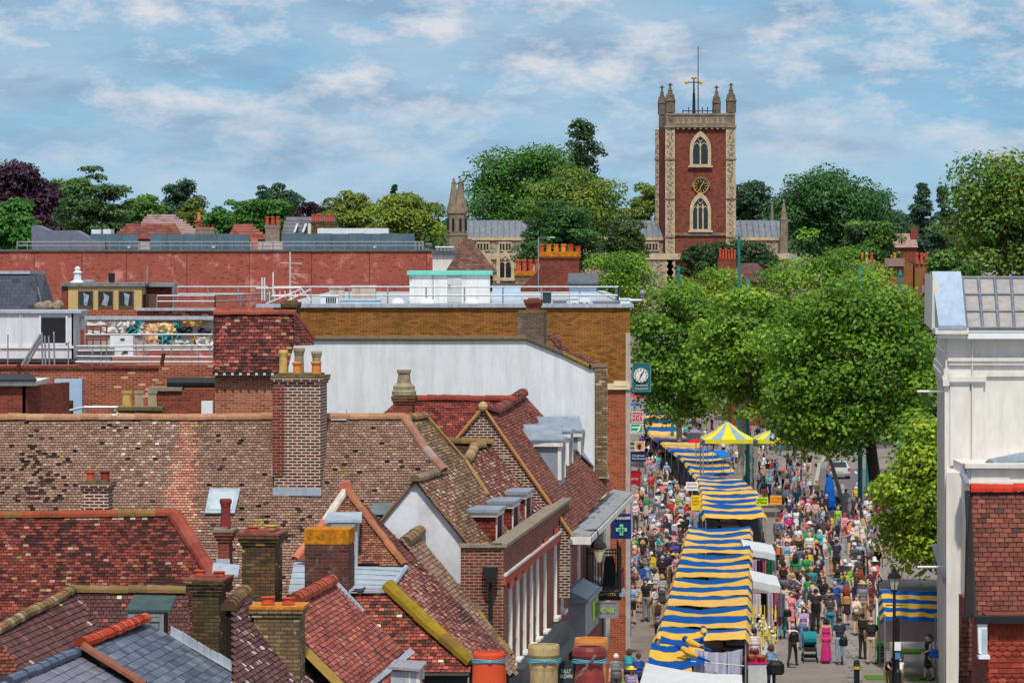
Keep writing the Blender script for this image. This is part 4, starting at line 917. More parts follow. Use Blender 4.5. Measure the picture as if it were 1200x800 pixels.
def unit(name, label, x0, x1, y0, y1, d, mat, cat, dep=.6, grille=False, top=None):
    s = d/F; t = thing(name, label, cat, ((x0-600)*s, d, zf)); q = MB(); z1_, z0_ = HC-(y0-YH)*s, HC-(y1-YH)*s
    a, b_ = (x0-600)*s, (x1-600)*s; q.box(a, b_, d, d+dep, z0_, z1_); q.build('casing', mat, t)
    q = MB(); q.box(a-.04, b_+.04, d-.04, d+dep+.04, z1_, z1_+.05); q.build('lid', top or mat, t)
    q = MB(); 
    for x in (a+.05, b_-.13): q.box(x, x+.08, d+.05, d+dep-.05, zf-.02, z0_)
    q.build('feet', M_GALV, t)
    if grille:
        q = MB(); n = 6
        for k in range(n): q.box(a+(b_-a)*(.3+.62*k/n), a+(b_-a)*(.3+.62*(k+.7)/n), d-.02, d+.01, z0_+.06, z1_-.06)
        q.build('grille', M_BLACK, t)
    return t
M_WBOX = plain('white_casing', srgb(216,222,226), .5, var=.15); M_BLUEBOX = plain('pale_blue_casing', srgb(178,198,212), .5, var=.2)
unit('air_conditioner', 'white air conditioning unit with dark grille at the roof edge', 376, 396, 347, 357, 148.5, M_WBOX, 'air conditioner', .5, True)
unit('vent_box', 'weathered brown and white vent box behind the railing', 386, 403, 338, 350, 155, streaked('rusty_panel', srgb(190,180,170), srgb(140,100,80), .8), 'vent')
unit('duct_cover', 'wide rusty topped duct cover behind the railing', 412, 440, 336, 351, 156, M_WBOX if False else MATS['rusty_panel'], 'duct', .8)
unit('low_duct', 'low pale blue duct box lying along the roof edge', 400, 446, 352, 357, 148, M_BLUEBOX, 'duct', .6)
unit('pale_hut', 'pale blue boarded hut left of the gable chimney', 577, 610, 334, 356, 160, streaked('pale_blue_boards', srgb(186,208,226), srgb(130,150,166), .5, .7, .4, 6), 'hut', 2, top=plain('brown_edge', srgb(90,70,62), .8))
unit('slate_topped_hut', 'pale hut with thick grey roof right of the gable chimney', 668, 699, 333, 355, 160, MATS['pale_blue_boards'], 'hut', 2)
q = MB(); s = 160/F; q.prism([P(665,333,159.8), P(701,333,159.8), P(701,322,161.2), P(666,322,161.2)], (0,0,.07)); q.box((665-600)*s, (701-600)*s, 159.9, 161.5, P(0,335,160).z, P(0,332,160).z); tag(q.build('hut_roof', plain('dark_grey_felt', srgb(92,98,106), .8), base=P(680,333,160)), 'thick dark grey felt roof slab lying on the pale hut', 'roof slab')
unit('square_vent', 'dark square roof vent standing left of two white cowls', 636, 646, 343, 355, 149.5, plain('dark_vent', srgb(40,60,70), .5), 'vent', .5, top=M_GALV)
unit('white_cowl', 'larger white boxy cowl at the right of the flat roof', 679, 691, 346, 354, 149.2, M_WBOX, 'vent', .4); unit('white_cowl', 'smaller white boxy cowl left of its larger neighbour', 669, 677, 350, 355, 149.2, M_WBOX, 'vent', .3)
unit('flat_duct', 'flat grey flashing box right of the brick chimney top', 648, 664, 353, 357, 148, M_GALV, 'duct', .5); unit('cable_box', 'low white cable box at the far right roof corner', 727, 738, 351, 358, 148, M_WBOX, 'box', .4); unit('long_cable_tray', 'long low grey tray along the right roof edge', 695, 726, 354, 357, 148.5, M_GALV, 'tray', .3)
for i, (x, w) in enumerate(((466,16),(500,20),(553,18))):
    q = MB(); c = P(x,354,148.6); q.lathe(c-V((0,0,.06)), [(w*.0155,0),(w*.0155,.06),(w*.012,.15),(w*.005,.2)], 12, 0, None, 1, .6); tag(q.build('roof_dome', M_WBOX, smooth=True, base=c), ('small', 'wide', 'flat')[i]+' white dome light '+('left of the white shed', 'before the white shed', 'under the shed right end')[i], 'dome light')
# gable building with the big pot-topped stack
h = thing('stepped_gable_house', 'red brick gable behind the flat roof crowned by a row of pots', 'house', (2, 205, 0)); d = 205.; pg = plane_dir(P(640,330,d), (0,-1), 90)
mb = MB(); mb.prism([hit(pg,*p) for p in ((590,362),(590,357),(632,316),(680,316),(700,345),(700,362))], (0,5,0)); mb.prism([hit(pg,*p) for p in ((590,400),(590,362),(700,362),(700,400))], (0,5,0)); mb.build('wall', M_REDBR, h)
chimney(h, 631, 680, 296, 330, 204.6, 1.0, M_REDBR, [(634.5+i*8.6, 286.5 if i < 5 else 288.5, 6.4, 'square' if i % 3 else 'roll', [M_POTOR, M_POTRED][i in (0,4,5)], .5) for i in range(6)], cap=M_LICHCAP, corb=2, capth=.2, rot=.02)
chimney(h, 603, 631, 319, 345, 207, .9, M_BUFFBR, [(607+i*7.4, 304.5, 5.6, 'roll', M_POTRED, .5) for i in range(4)], cap=M_LICHCAP, corb=1, capth=.14, rot=.02)
q = MB(); q.tube([P(631,345,204.3), P(631,278.5,204.3), P(650,278.5,204.3)], .04, 5); tag(q.build('scaffold_pole', M_GALV, base=P(631,345,204.3)), 'thin bent steel pole beside the pot-topped stack', 'pole')
# pyramid roof and pale wall
h = thing('pyramid_roof_house', 'house with steep brown pyramid roof below the church turret', 'house', (-2.6, 232, 0)); r = MB()
plp = plane_dir(P(546,280,236), (0,-1), 52); tiles(r, plp, [(540,280),(552,280),(582,318),(582,322),(524,322),(524,316)], .25, .16, lambda x,y,u,v,t: pick([(3, srgb(112,80,68)), (2, srgb(96,70,62)), (1, srgb(128,92,76))]), 0, 1, .02, skirt=0); r.build('roof', [M_TILE, M_UNDER], h)
mb = MB(); mb.prism([P(507,297,230), P(535,297,230), P(522,318,230), P(507,330,230)], (0,1,0)); mb.build('pale_wall', M_WHITE, h); mb = MB(); mb.prism([P(506,298,229.8), P(537,298,229.8), P(537,294,231), P(506,294,231)], (0,0,.06)); mb.build('flat_roof', plain('dark_felt', srgb(70,76,84), .8), h)
unit2 = MB(); 
for k in range(5): unit2.box((511+k*4.4-600)*230/F, (514-600+k*4.4)*230/F, 230.2, 231, P(0,295,230).z, P(0,288+k%2*1.5,230).z)
unit2.tube([P(510,290,230), P(532,290,230)], .05, 5); tag(unit2.build('condenser_row', M_GALV, base=P(521,296,230)), 'row of small pale condenser units on the roof below the turret', 'condensers')
# ================================================================== tile-hung gable house, left middle
def box_px(mb, x0, x1, y0, y1, d, dep, m=0, col=None):
    s = d/F; mb.box((x0-600)*s, (x1-600)*s, d, d+dep, HC-(y1-YH)*s, HC-(y0-YH)*s, m, col)
h = thing('tile_hung_house', 'house with steep blotched tile roof over pale red brick wall, left of the white wall', 'house', (-7.5, 118, 0)); r = MB()
plm = plane_dir(P(290,435,118), (0,-1), 76)
tiles(r, plm, [(250,437),(250,368),(346,368),(346,398),(336,437)], .17, .1, lambda x,y,u,v,t: pick([(4, srgb(124,58,50)), (3, srgb(100,48,44)), (2, srgb(70,42,42)), (1.5, srgb(160,76,64))]+([(1.2, srgb(160,124,84)), (.8, srgb(176,120,88))] if RND.random() < .35 else [])), 0, 1, .02, wob=.02)
plh = plane_dir(hit(plm,346,368), (1,-.4), 62); tiles(r, plh, [(344,368),(367,398),(367,404),(344,404)], .17, .1, lambda x,y,u,v,t: pick([(2, srgb(126,58,48)), (1, srgb(84,46,44))]), 0, 1, .02)
r.build('roof', [M_TILE, M_UNDER], h); r = MB(); ridge(r, [hit(plm,250,367), hit(plm,346,367)], .11, .45, rp([(2, srgb(150,80,64)), (1, srgb(120,66,56))])); ridge(r, [hit(plm,345,367), hit(plh,367,397)], .09, .5, rp([(1, srgb(120,70,60))])); r.build('ridge_tiles', M_RIDGE, h)
mb = MB(); box_px(mb, 252, 336, 440, 640, 118.2, 3); mb.build('wall', M_HUNGBR, h)
mb = MB(); box_px(mb, 249, 337, 435.5, 439, 117.9, .3); mb.build('eave_board', M_BLACK, h); mb = MB()
for k in range(9): box_px(mb, 252+k*9.4, 255+k*9.4, 437, 439.4, 117.85, .06)
mb.build('rafter_ends', M_WHITE, h)
chimney(h, 329, 353, 354, 372, 119.5, .7, M_YELBR, cap=M_MOSSCAP, corb=1, capth=.08)
# ================================================================== left rooftop plant in front of the wide red wall
h = thing('mottled_wall_building', 'low mottled red brick building with roof clutter behind its parapet', 'building', (-14, 132, 0)); d = 132.
mb = MB(); box_px(mb, -60, 252, 431, 700, d, 14); box_px(mb, 186, 252, 428, 500, d-.3, .3); mb.build('wall', M_LOWBR, h)
mb = MB(); box_px(mb, -60, 252, 428.5, 431.5, d-.08, .5); mb.build('coping', plain('brick_coping', srgb(120,56,50), .9, var=.35, scale=8), h)
mb = MB(); mb.box(-18.2, -9.6, d+.5, d+14, P(0,436,d).z-.1, P(0,436,d).z); mb.build('flat_roof', plain('pale_roof_deck', srgb(186,192,198), .8, var=.3, scale=1.2), h)
q = MB()
for pts in ([(22,432),(22,425)], [(190,436),(190,424),(192,414)]): q.tube([P(*p, d-.1) for p in pts], .07, 6)
q.build('rust_pipe', plain('dark_rust_pipe', srgb(70,34,32), .7), h)
q = MB(); box_px(q, 64, 95, 444, 469, d-.4, .4); box_px(q, 86, 96, 444, 492, d-.42, .4); q.build('duct', plain('sky_blue_duct', srgb(156,186,210), .5, var=.12), h)
q = MB(); q.tube([P(42,482,d-1), P(76,482,d-1), P(99,477,d-1), P(250,477,d-1)], .045, 6)
for x in (76,99,140): q.tube([P(x,479,d-1), P(x,492,d-1)], .035, 6)
q.build('handrail', M_GALV, h)
mb = MB(); box_px(mb, 176, 252, 457, 500, d-1.4, 1.2); mb.build('lower_wall', M_REDBR, h); mb = MB(); box_px(mb, 174, 213, 454, 458, d-1.5, 1.4); mb.build('ledge', M_MORTAR, h)
q = MB(); q.tube([P(196,448,d-.9), P(252,448,d-.9)], .17, 10); q.build('black_pipe', plain('black_tarp', srgb(36,40,46), .6), h); q = MB(); box_px(q, 236, 249, 470, 489, d-2, .4); q.build('meter_box', M_WBOX, h)
h = thing('small_red_annex', 'small red brick annex with flat dark roof at the left edge', 'annex', (-15.5, 124, 0)); mb = MB(); box_px(mb, -60, 30, 452, 560, 124, 3.5); mb.obox(P(30,560,124), V((.95,3.5,0)), V((-.1,0,0)), V((0,0,108*124/F))); mb.build('wall', M_REDBR, h)
mb = MB(); box_px(mb, -60, 42, 447, 452, 123.8, 3.8); mb.build('fascia', M_WHITE, h); mb = MB(); mb.prism([P(-60,447.5,123.7), P(43,446.5,123.7), P(38,440,127.5), P(-60,440,127.5)], (0,0,.06)); mb.build('roof', plain('black_felt', srgb(44,48,54), .8), h)
# buff chimney stack with three pots behind the long ridge
t = thing('pot_stack', 'low mossy stack carrying three square buff pots behind the long ridge', 'chimney', P(163,492,112)); mb = MB(); box_px(mb, 138, 188, 480, 520, 112, .6); box_px(mb, 136, 190, 477, 481, 111.9, .8); mb.build('stack', M_MOSSCAP, t)
for x in (148.5, 163, 178.5): q = MB(); q.lathe(P(x,478,112.35), pot_profile('square', .28, .47), 4); q.build('chimney_pot', M_POTBUFF if x < 150 else plain('stone_pot', srgb(176,160,134), .9, var=.3), t)
# white plant cabin
t = thing('plant_cabin', 'white panelled plant cabin with a black opening on the left roof', 'cabin', P(40,431,136)); d = 136.
mb = MB(); box_px(mb, -60, 86, 366, 420, d, 2.5); mb.obox(P(86,420,d), V((.2,2.4,0)), V((-.06,0,0)), V((0,0,54*d/F))); mb.build('wall', streaked('cabin_panel', srgb(206,214,220), srgb(140,148,152), .5), t)
mb = MB(); box_px(mb, -60, 95, 364, 367, d-.1, 2.8); mb.build('roof', M_LEADPALE, t); mb = MB(); box_px(mb, 48, 77, 372, 402, d-.03, .05); mb.build('opening', M_BLACK, t)
mb = MB()
for x0, x1, y0, y1 in ((46,48,370,404),(77,79,370,404),(46,79,402,404.5),(23,24,368,406),(25.5,26,368,406),(0,86,405,408)): box_px(mb, x0, x1, y0, y1, d-.06, .08)
mb.build('frames', M_WBOX, t); mb = MB(); box_px(mb, -60, 86, 408, 424, d+.3, 2); mb.build('plinth', M_LEADPALE, t)
# buff box with three windows
t = thing('buff_roof_box', 'buff tiled roof box with three boarded dark windows before the wide red wall', 'roof house', P(120,362,160)); d = 160.
mb = MB(); box_px(mb, 72, 80, 335, 363, d+.02, 3, 1); box_px(mb, 80, 166, 335, 363, d, 3, 0); mb.build('wall', [plain('buff_mosaic', srgb(196,170,118), .85, var=.3, scale=14), M_REDBR], t)
mb = MB(); box_px(mb, 71, 170, 331.5, 335.5, d-.1, 3.3); mb.build('roof', plain('grey_torn_felt', srgb(120,122,126), .9, var=.5, scale=3), t)
for k, x in enumerate((92.5, 116, 140)):
    mb = MB(); 
    for a in ((x-1.2,x+16.6,340.5,342.2),(x-1.2,x+16.6,358.5,361),(x-1.2,x,342,359),(x+15.4,x+16.6,342,359)): box_px(mb, *a, d-.07, .1)
    w_ = mb.build('window', plain('brown_frame', srgb(96,76,56), .8), t); mb = MB(); box_px(mb, x, x+15.4, 342, 359, d-.03, .02); mb.build('pane', M_GLASS, w_)
    mb = MB(); s = d/F; rr = random.Random(k); mb.prism([P(x+2+rr.random()*4,357,d-.05), P(x+7+rr.random()*3,358.5,d-.05), P(x+12,345+rr.random()*3,d-.05), P(x+5,343,d-.05), P(x+6,348+rr.random()*4,d-.05)], (0,.01,0)); mb.build('torn_sheet', plain('grey_sheet', srgb(150,160,170), .6, var=.4, scale=6), w_)
mb = MB(); mb.lathe(P(91,333,d+1), [(.32,0),(.3,.1),(.16,.16),(.14,.42),(.2,.46),(.1,.52),(.12,.62),(.04,.7)], 12); mb.build('white_cowl', M_WBOX, t)
mb = MB(); mb.lathe(P(103.5,333,d+1), [(.26,0),(.26,.12),(.18,.18)], 12); mb.build('vent_lid', M_GALV, t); mb = MB(); box_px(mb, 127, 134, 320, 330, d+1, .3); box_px(mb, 128, 133, 330, 333, d+1, .3); mb.build('flue', M_BLACK, t)
mb = MB(); box_px(mb, 167, 201, 335, 361, d+2, 1.5, 0); box_px(mb, 168, 183, 345, 361, d+.6, 1, 2); box_px(mb, 165, 204, 332, 336, d+1.8, 2, 1); mb.tube([P(203,334,d+1.7), P(203,361,d+1.7)], .05, 6, 1); mb.tube([P(172,333,d), P(173,312,d)], .03, 5, 1); mb.build('lean_to', [M_REDBR, M_GALV, plain('brown_tank', srgb(96,70,62), .6)], t)
mb = MB(); box_px(mb, 84, 252, 363, 372, 141, .4, 0); box_px(mb, 160, 252, 361, 364, 140.8, .5, 1); mb.box((96-600)*137/F, (252-600)*137/F, 137, 137.4, P(0,374.5,137).z, P(0,370.5,137).z, 1); tag(mb.build('low_parapet', [M_LOWBR, M_LEADPALE], base=P(170,372,141)), 'low red parapet with grey capping behind the draped sheets', 'parapet')
railing('roof_railing', 'galvanised railing right of the buff roof box', [P(184,360,150), P(252,360,150), P(312,357,152)], .42, 1.5)
mb = MB(); box_px(mb, 45, 70, 356, 363, 158, 1.2); 
rr = random.Random(4)
for k in range(26): mb.ball(P(46+rr.random()*25, 360-rr.random()*4, 157.9), (.12+rr.random()*.1, .15, .1+rr.random()*.06), 0, None, 6)
tag(mb.build('rubble_pile', plain('rubble', srgb(150,132,112), .95, var=.5, scale=5), base=P(58,362,158)), 'heap of pale rubble beside the slate mansard', 'rubble')
# slate mansard
h = thing('slate_mansard', 'dark slate mansard roof with pale flat top at the left edge', 'roof house', P(20,362,165)); d = 165.
mb = MB(); mb.prism([P(-60,363,d), P(46,363,d), P(35,321,d+1.3), P(-60,321,d+1.3)], (0,3,0)); mb.face([P(46,363,d-.01), P(66,363,d+6), P(53,322,d+5), P(35,321,d+1.29)], 1); mb.build('wall', [brick('mansard_slates', srgb(78,82,94), srgb(66,70,82), srgb(44,48,56), st=.2, bw=.3, bh=.2, ms=.008), brick('mansard_slates_side', srgb(104,106,118), srgb(92,94,106), srgb(70,74,82), st=.2, bw=.3, bh=.2, ms=.008)], h)
mb = MB(); mb.prism([P(-60,321,d+1.2), P(35,321,d+1.2), P(53,321,d+5), P(-60,321,d+5)], (0,0,.12)); mb.build('flat_top', M_LEADPALE, h); mb = MB(); mb.tube([P(49,357,d+1), P(44,336,d+1)], .03, 5); mb.build('cable', M_GALV, h)
# scaffold, sheets, cabinet
q = MB(); d = 134.; rr = random.Random(9)
for y in (392, 405.5, 411, 417.5, 424): q.tube([P(88+rr.random()*4 if y > 400 else 100, y, d-(y % 3)*.4), P(249, y+rr.uniform(-1,1), d-(y % 3)*.4)], .03, 5)
for x in (9, 80, 108, 118, 125, 160, 168, 172, 190, 200, 212, 224, 232, 246): q.tube([P(x,429,d-.2), P(x+rr.uniform(-1,1),rr.choice((392,400,404,410)),d-.2)], .024, 5)
for x in (50, 53.5, 58, 64): q.tube([P(x,430,d-1), P(x-1,rr.uniform(388,394),d-1)], .03, 5)
q.tube([P(25,430,d), P(48,392,d)], .06, 5); q.tube([P(30,430,d), P(50,395,d)], .04, 5)
tag(q.build('scaffolding', M_GALV, base=P(160,430,134)), 'thin steel scaffold rails across the cluttered left roof', 'scaffolding')
q = MB()
for x, y0, y1 in ((96,386,407),(102,382,408),(109,381,408),(118,382,408),(125,381,408)): q.tube([P(x,y0,135), P(x,y1,135)], .03, 5)
for y in (382, 398): q.tube([P(100,y,135), P(127,y,135)], .03, 5)
box_px(q, 94, 98, 386, 405, 135, .1); tag(q.build('rusty_cage', plain('rust_steel', srgb(140,70,50), .8), base=P(110,408,135)), 'rusty steel cage frame on the cluttered roof', 'cage')
t = thing('white_cabinet', 'white steel cabinet with black mark standing on the cluttered roof', 'cabinet', P(142,418,135.5)); q = MB(); box_px(q, 129, 156, 393, 417, 135.5, .6); q.build('casing', M_WBOX, t); q = MB(); box_px(q, 141, 146, 396.5, 398, 135.46, .05); q.prism([P(142,414,135.46), P(150,413,135.46), P(148,409,135.46)], (0,.03,0)); q.build('mark', M_BLACK, t)
t = thing('tank_box', 'grey steel tank under the rusty cage', 'tank', P(108,428,135)); q = MB(); box_px(q, 90, 128, 411, 425, 135, 1); q.build('casing', M_LEADPALE, t); q = MB(); box_px(q, 88, 132, 407.5, 411.5, 134.8, 1.3); q.build('lid', M_GALV, t)
cols = [srgb(206,206,200), srgb(40,150,160), srgb(226,190,150), srgb(236,206,150), srgb(60,160,170), srgb(196,200,196), srgb(70,76,80), srgb(200,170,90)]
PX = [(98,146,377,392,5),(136,152,377,390,0),(150,170,377,394,1),(153,158,377,385,0),(162,169,379,392,0),(170,188,379,402,2),(187,208,378,396,3),(186,200,388,403,4),(203,212,378,396,1),(196,206,384,392,3),(210,226,383,392,6),(214,236,377,381,7),(224,231,394,404,7),(232,248,384,393,6),(230,249,394,407,0),(206,226,398,406,5)]
for k, (x0, x1, y0, y1, ci) in enumerate(PX):
    q = MB(); rr = random.Random(k+50); nx, ny = 7, 5; g = [[P(x0+(x1-x0)*i/nx+rr.uniform(-1.6,1.6), y0+(y1-y0)*j/ny+rr.uniform(-1.2,1.2), 139.5-.06*k+rr.uniform(-.12,.12)) for i in range(nx+1)] for j in range(ny+1)]
    for j in range(ny):
        for i in range(nx): q.face([g[j][i], g[j+1][i], g[j+1][i+1], g[j][i+1]])
    nm = ('white','teal','peach','cream','turquoise','pale grey','dark grey','ochre')[ci]
    where = ['far left of the draped row','above the white cabinet','right of the white cabinet','as a narrow strip on the teal sheet','over the teal sheet','centre of the draped row','right of the peach sheet','across the foot of the cream sheet','right of the cream sheet','small patch on the cream sheet','under the ochre strip','as a long strip along the top','small patch low on the right','at the right end of the row','low at the right end','low between peach sheet and right end'][k]
    tag(q.build('draped_sheet', cloth('sheet_'+nm.replace(' ', '_'), cols[ci], .1, .3), base=P((x0+x1)/2,y1,139)), f'crumpled {nm} sheet hung {where}', 'sheet', 'sheets draped over the roof works')
q = MB(); box_px(q, 97, 250, 375, 409, 141.5, .2); tag(q.build('site_wall', plain('dusty_wall', srgb(168,166,160), .9, var=.45, scale=1.5), base=P(170,409,141)), 'dusty grey wall behind the draped sheets', 'wall')
# ================================================================== the long red wall and its glazed roof level
h = thing('long_red_building', 'very long blank red brick building with glazed grey roof level', 'building', (-24, 232, 0)); d = 232.
mb = MB(); box_px(mb, -120, 507, 294, 420, d, 30); mb.build('wall', M_LONGRED, h); mb = MB(); box_px(mb, -120, 507.5, 292.3, 294.5, d-.1, 1); mb.build('coping', plain('grey_coping', srgb(98,100,106), .8), h)
mb = MB()
for x in (40, 96, 148, 219, 292, 365, 433, 500): box_px(mb, x-.4, x+.4, 296, 345, d-.01, .05)
mb.build('joint', plain('dark_joint', srgb(110,46,42), .9), h)
mb = MB(); a = d+2; mb.prism([P(x,y,a) for x, y in ((37,293.5),(37,265),(42,264),(56,270),(88,270),(111,283),(123,284),(123,293.5))], (0,3,0)); mb.build('stair_screen', plain('slate_grey_cladding', srgb(104,112,128), .6, var=.2), h)
M_SCREEN = glassy('grey_glass_screen', srgb(74,98,110), .15); mb = MB(); 
for x0, x1, y0 in ((106,124,274),(124,162,274),(176,293,274),(331,486,273.5)):
    n = max(1, round((x1-x0)/20)); mb = MB()
    for k in range(n): box_px(mb, x0+(x1-x0)*k/n, x0+(x1-x0)*(k+1)/n-.3, y0+(.4 if k % 2 else 0), 293, a+1+(k % 3)*.05, .15)
    mb.build('glass_screen', M_SCREEN, h)
mb = MB(); rr = random.Random(5)
for k in range(22): x = rr.choice((rr.uniform(180,288), rr.uniform(345,470))); box_px(mb, x, x+rr.uniform(5,11), 275+rr.uniform(0,3), 293, a+1.8, .6)
for x0,x1,y0,y1 in ((107,118,269,274),(121,130,268.5,274),(372,455,267.5,274)): box_px(mb, x0, x1, y0, y1, a+2, 2, 1)
mb.build('roof_plant', [plain('plant_grey', srgb(96,112,120), .6, var=.3), M_WBOX], h)
mb = MB(); box_px(mb, 162, 331, 284, 293, a+1.5, .1, 0); box_px(mb, 294, 302, 280, 293, a+1.4, .2, 1); mb.build('low_panels', [plain('pale_panel', srgb(178,170,166), .8), plain('pink_brick_panel', srgb(186,110,98), .85)], h)
q = MB(); zt = P(0,283,d).z; zb2 = P(0,293,d).z
for x in range(20, 500, 12): q.tube([P(x,293,d+.5), P(x,283.5,d+.5)], .03, 4)
for y in (283.5, 288): q.tube([P(20,y,d+.5), P(497,y,d+.5)], .03, 4)
for x in (151, 250, 439): q.ball(P(x,290.5,d+.3), .13)
for x in (486,490,494): box_px(q, x, x+2.4, 284, 293, d+1, .4)
q.lathe(P(502,292,d+1), [(.05,0),(.05,.2),(.2,.25),(.2,.35)], 8); q.build('railing', M_GALV, h)
q = MB(); q.tube([P(340,352,190), P(340,295,190)], .045, 6)
for y, w in ((308,14),(313,3),(320,12),(330,10)): q.tube([P(340-w*(.9 if y < 310 else .1),y,190), P(340+w,y+(1 if y < 315 else 2),190)], .02, 4)
q.tube([P(341,322,190), P(346,328,190)], .02, 4); tag(q.build('roof_aerial', plain('pale_aerial', srgb(190,180,176), .5), base=P(340,352,190)), 'tall pale television aerial before the wide red wall', 'aerial')
# distant roofs beyond it
def far_roof(label, px, d, cols, wall=None, name='far_house', tw=.45, pitch=45, down=(0,-1)):
    t = thing(name, label, 'house', P(px[0][0], px[0][1], d)); r = MB(); pl_ = plane_dir(P(*px[0], d), down, pitch)
    tiles(r, pl_, px, tw, .3, lambda x,y,u,v,t_: pick(cols), 0, 1, .03, .0, skirt=None); o = r.build('roof', [M_TILE, M_UNDER], t)
    mb = MB(); xs = [p[0] for p in px]; yb = max(p[1] for p in px); pts = [hit(pl_,*p) for p in px]; z = min(p.z for p in pts); y0 = min(p.y for p in pts)+.4
    mb.box(min(p.x for p in pts)+.1, max(p.x for p in pts)-.1, y0, y0+6, gz(d), z-.05); mb.build('wall', wall or M_REDBR, t); return t
far_roof('long low red-brown roof left of the purple-grey roof', [(150,262),(205,262),(213,275),(213,280),(134,280),(134,275)], 345, [(3, srgb(116,62,54)), (2, srgb(134,74,62))])
far_roof('pinkish grey hipped roof rising behind the red-brown roof', [(172,252),(205,252),(232,270),(232,276),(160,276),(160,268)], 372, [(3, srgb(150,120,118)), (2, srgb(136,108,108))])
far_roof('small red hipped roof left of the dark chimney stacks', [(274,264),(296,264),(311,276),(311,281),(268,281),(268,276)], 335, [(3, srgb(146,74,60)), (2, srgb(124,62,54))])
t = far_roof('grey mansard with white gable wall and row of red pots', [(335,253),(366,253),(372,276),(372,284),(330,284),(330,274)], 320, [(3, srgb(112,112,122)), (2, srgb(96,98,110))], M_WHITE, pitch=70)
mb = MB(); box_px(mb, 361, 392, 262, 290, 319, 4); mb.prism([P(366,252.5,321), P(389,252.5,321), P(399,276,321), P(362,276,321)], (0,4,0), 1); mb.build('white_wall', [M_WHITE, plain('slate_side', srgb(104,104,116), .7)], t)
chimney(t, 364, 396, 260, 266, 318, 1, M_YELBR, [(367+k*5.4, 251.5, 4.4, 'roll', M_POTRED, .5) for k in range(5)], corb=1, capth=.1, rot=.0); mb = MB(); 
for x in (344,354): mb.prism([P(x,272,319), P(x+2.5,272,319), P(x+6,262,319.5), P(x+3.5,262,319.5)], (0,-.3,0))
mb.build('rooflights', M_GLASSPALE, t)
for x0, x1, yt, d_, lab in ((310,329,264,330,'dark brick chimney stack with three red pots beyond the glazed roof'),(228,238,258,350,'slim far chimney with one orange pot left of the railing lamp')):
    t = thing('far_chimney', lab, 'chimney', P(x0,290,d_)); n = 3 if x0 > 300 else 1
    chimney(t, x0, x1, yt, 296, d_, .9, M_DKBRICK if n == 3 else M_ORBRICK, [(x0+(x1-x0)*(k+.5)/n, yt-(10 if n == 3 else 9), 4.6, 'roll', M_POTRED if n == 3 else M_POTOR, .5) for k in range(n)], corb=2, capth=.1, rot=0, name='stack')
t = thing('far_chimney', 'low dark stack with small pots under the slim orange-potted one', 'chimney', P(240,280,340)); chimney(t, 229, 253, 267, 296, 338, .9, M_DKBRICK, [(234+k*5, 263.5, 3, 'roll', M_POTDK, .5) for k in range(4)], corb=1, capth=.1, rot=0, name='stack')
# houses among the trees by the church and on the right
far_roof('dark brown roof left of turquoise lamp column near the church', [(866,309),(888,309),(900,322),(900,330),(856,330),(856,322)], 432, [(3, srgb(104,70,66)), (2, srgb(90,62,60))])
t = thing('far_chimney', 'wide red stack with many pots below the church tower', 'chimney', P(852,320,428)); chimney(t, 841, 863, 303, 345, 428, 1, M_REDBR, [(844+k*3.4, 293 if k % 2 else 291, 3.0, 'roll', M_POTRED, .5) for k in range(6)], corb=1, capth=.1, rot=0, name='stack')
t = thing('mossy_stack_house', 'long mossy orange brick gable with three pot clusters beyond the plane trees', 'house', P(1055,330,425)); mb = MB(); box_px(mb, 1018, 1070, 309, 380, 425, 4); box_px(mb, 1072, 1091, 306, 380, 424.6, 4.4); mb.build('wall', brick('mossy_orange_brick', srgb(168,98,60), srgb(140,80,52), srgb(120,96,70), st=.4, extra=(srgb(120,104,50), .8, .5)), t)
mb = MB(); box_px(mb, 1040, 1094, 338, 362, 423, 2); mb.build('lower_roof', plain('brown_tile', srgb(126,84,74), .9, var=.3, scale=4), t)
for i, (x, y, w, m_) in enumerate(((1010.5,296,3.4,M_POTOR),(1015.5,295.5,3.4,M_POTBUFF),(1021.5,296,3.6,M_POTRED),(1048.5,294,3.8,M_POTOR),(1074.5,294.5,4,M_POTRED),(1080,294.5,4,M_POTRED),(1085.5,294.5,4,M_POTRED),(1047,324,4.5,M_POTRED),(1085,325,4.5,M_POTRED))):
    q = MB(); c = P(x,308 if y < 320 else 337,424.5); q.lathe(c-V((0,0,.1)), pot_profile('roll', w*424/F, 1.15), 10); q.build('chimney_pot', m_, t)
mb = MB(); box_px(mb, 1007, 1026, 304, 340, 424.4, 1); box_px(mb, 1037, 1060, 302.5, 312, 424.3, 1); box_px(mb, 1040, 1055, 334, 340, 422.6, .8); box_px(mb, 1080, 1090, 334, 342, 422.6, .8); mb.build('stacks', M_DKBRICK, t)
far_roof('pale pink roof with red chimney between the right hand trees', [(1048,273),(1066,273),(1074,281),(1076,290),(1046,290),(1046,281)], 560, [(3, srgb(176,138,128)), (2, srgb(160,124,116))])
q = MB(); box_px(q, 1067, 1076, 267, 280, 559, 1); tag(q.build('far_chimney', M_REDBR, base=P(1071,280,559)), 'plain red chimney on the pale pink distant roof', 'chimney')

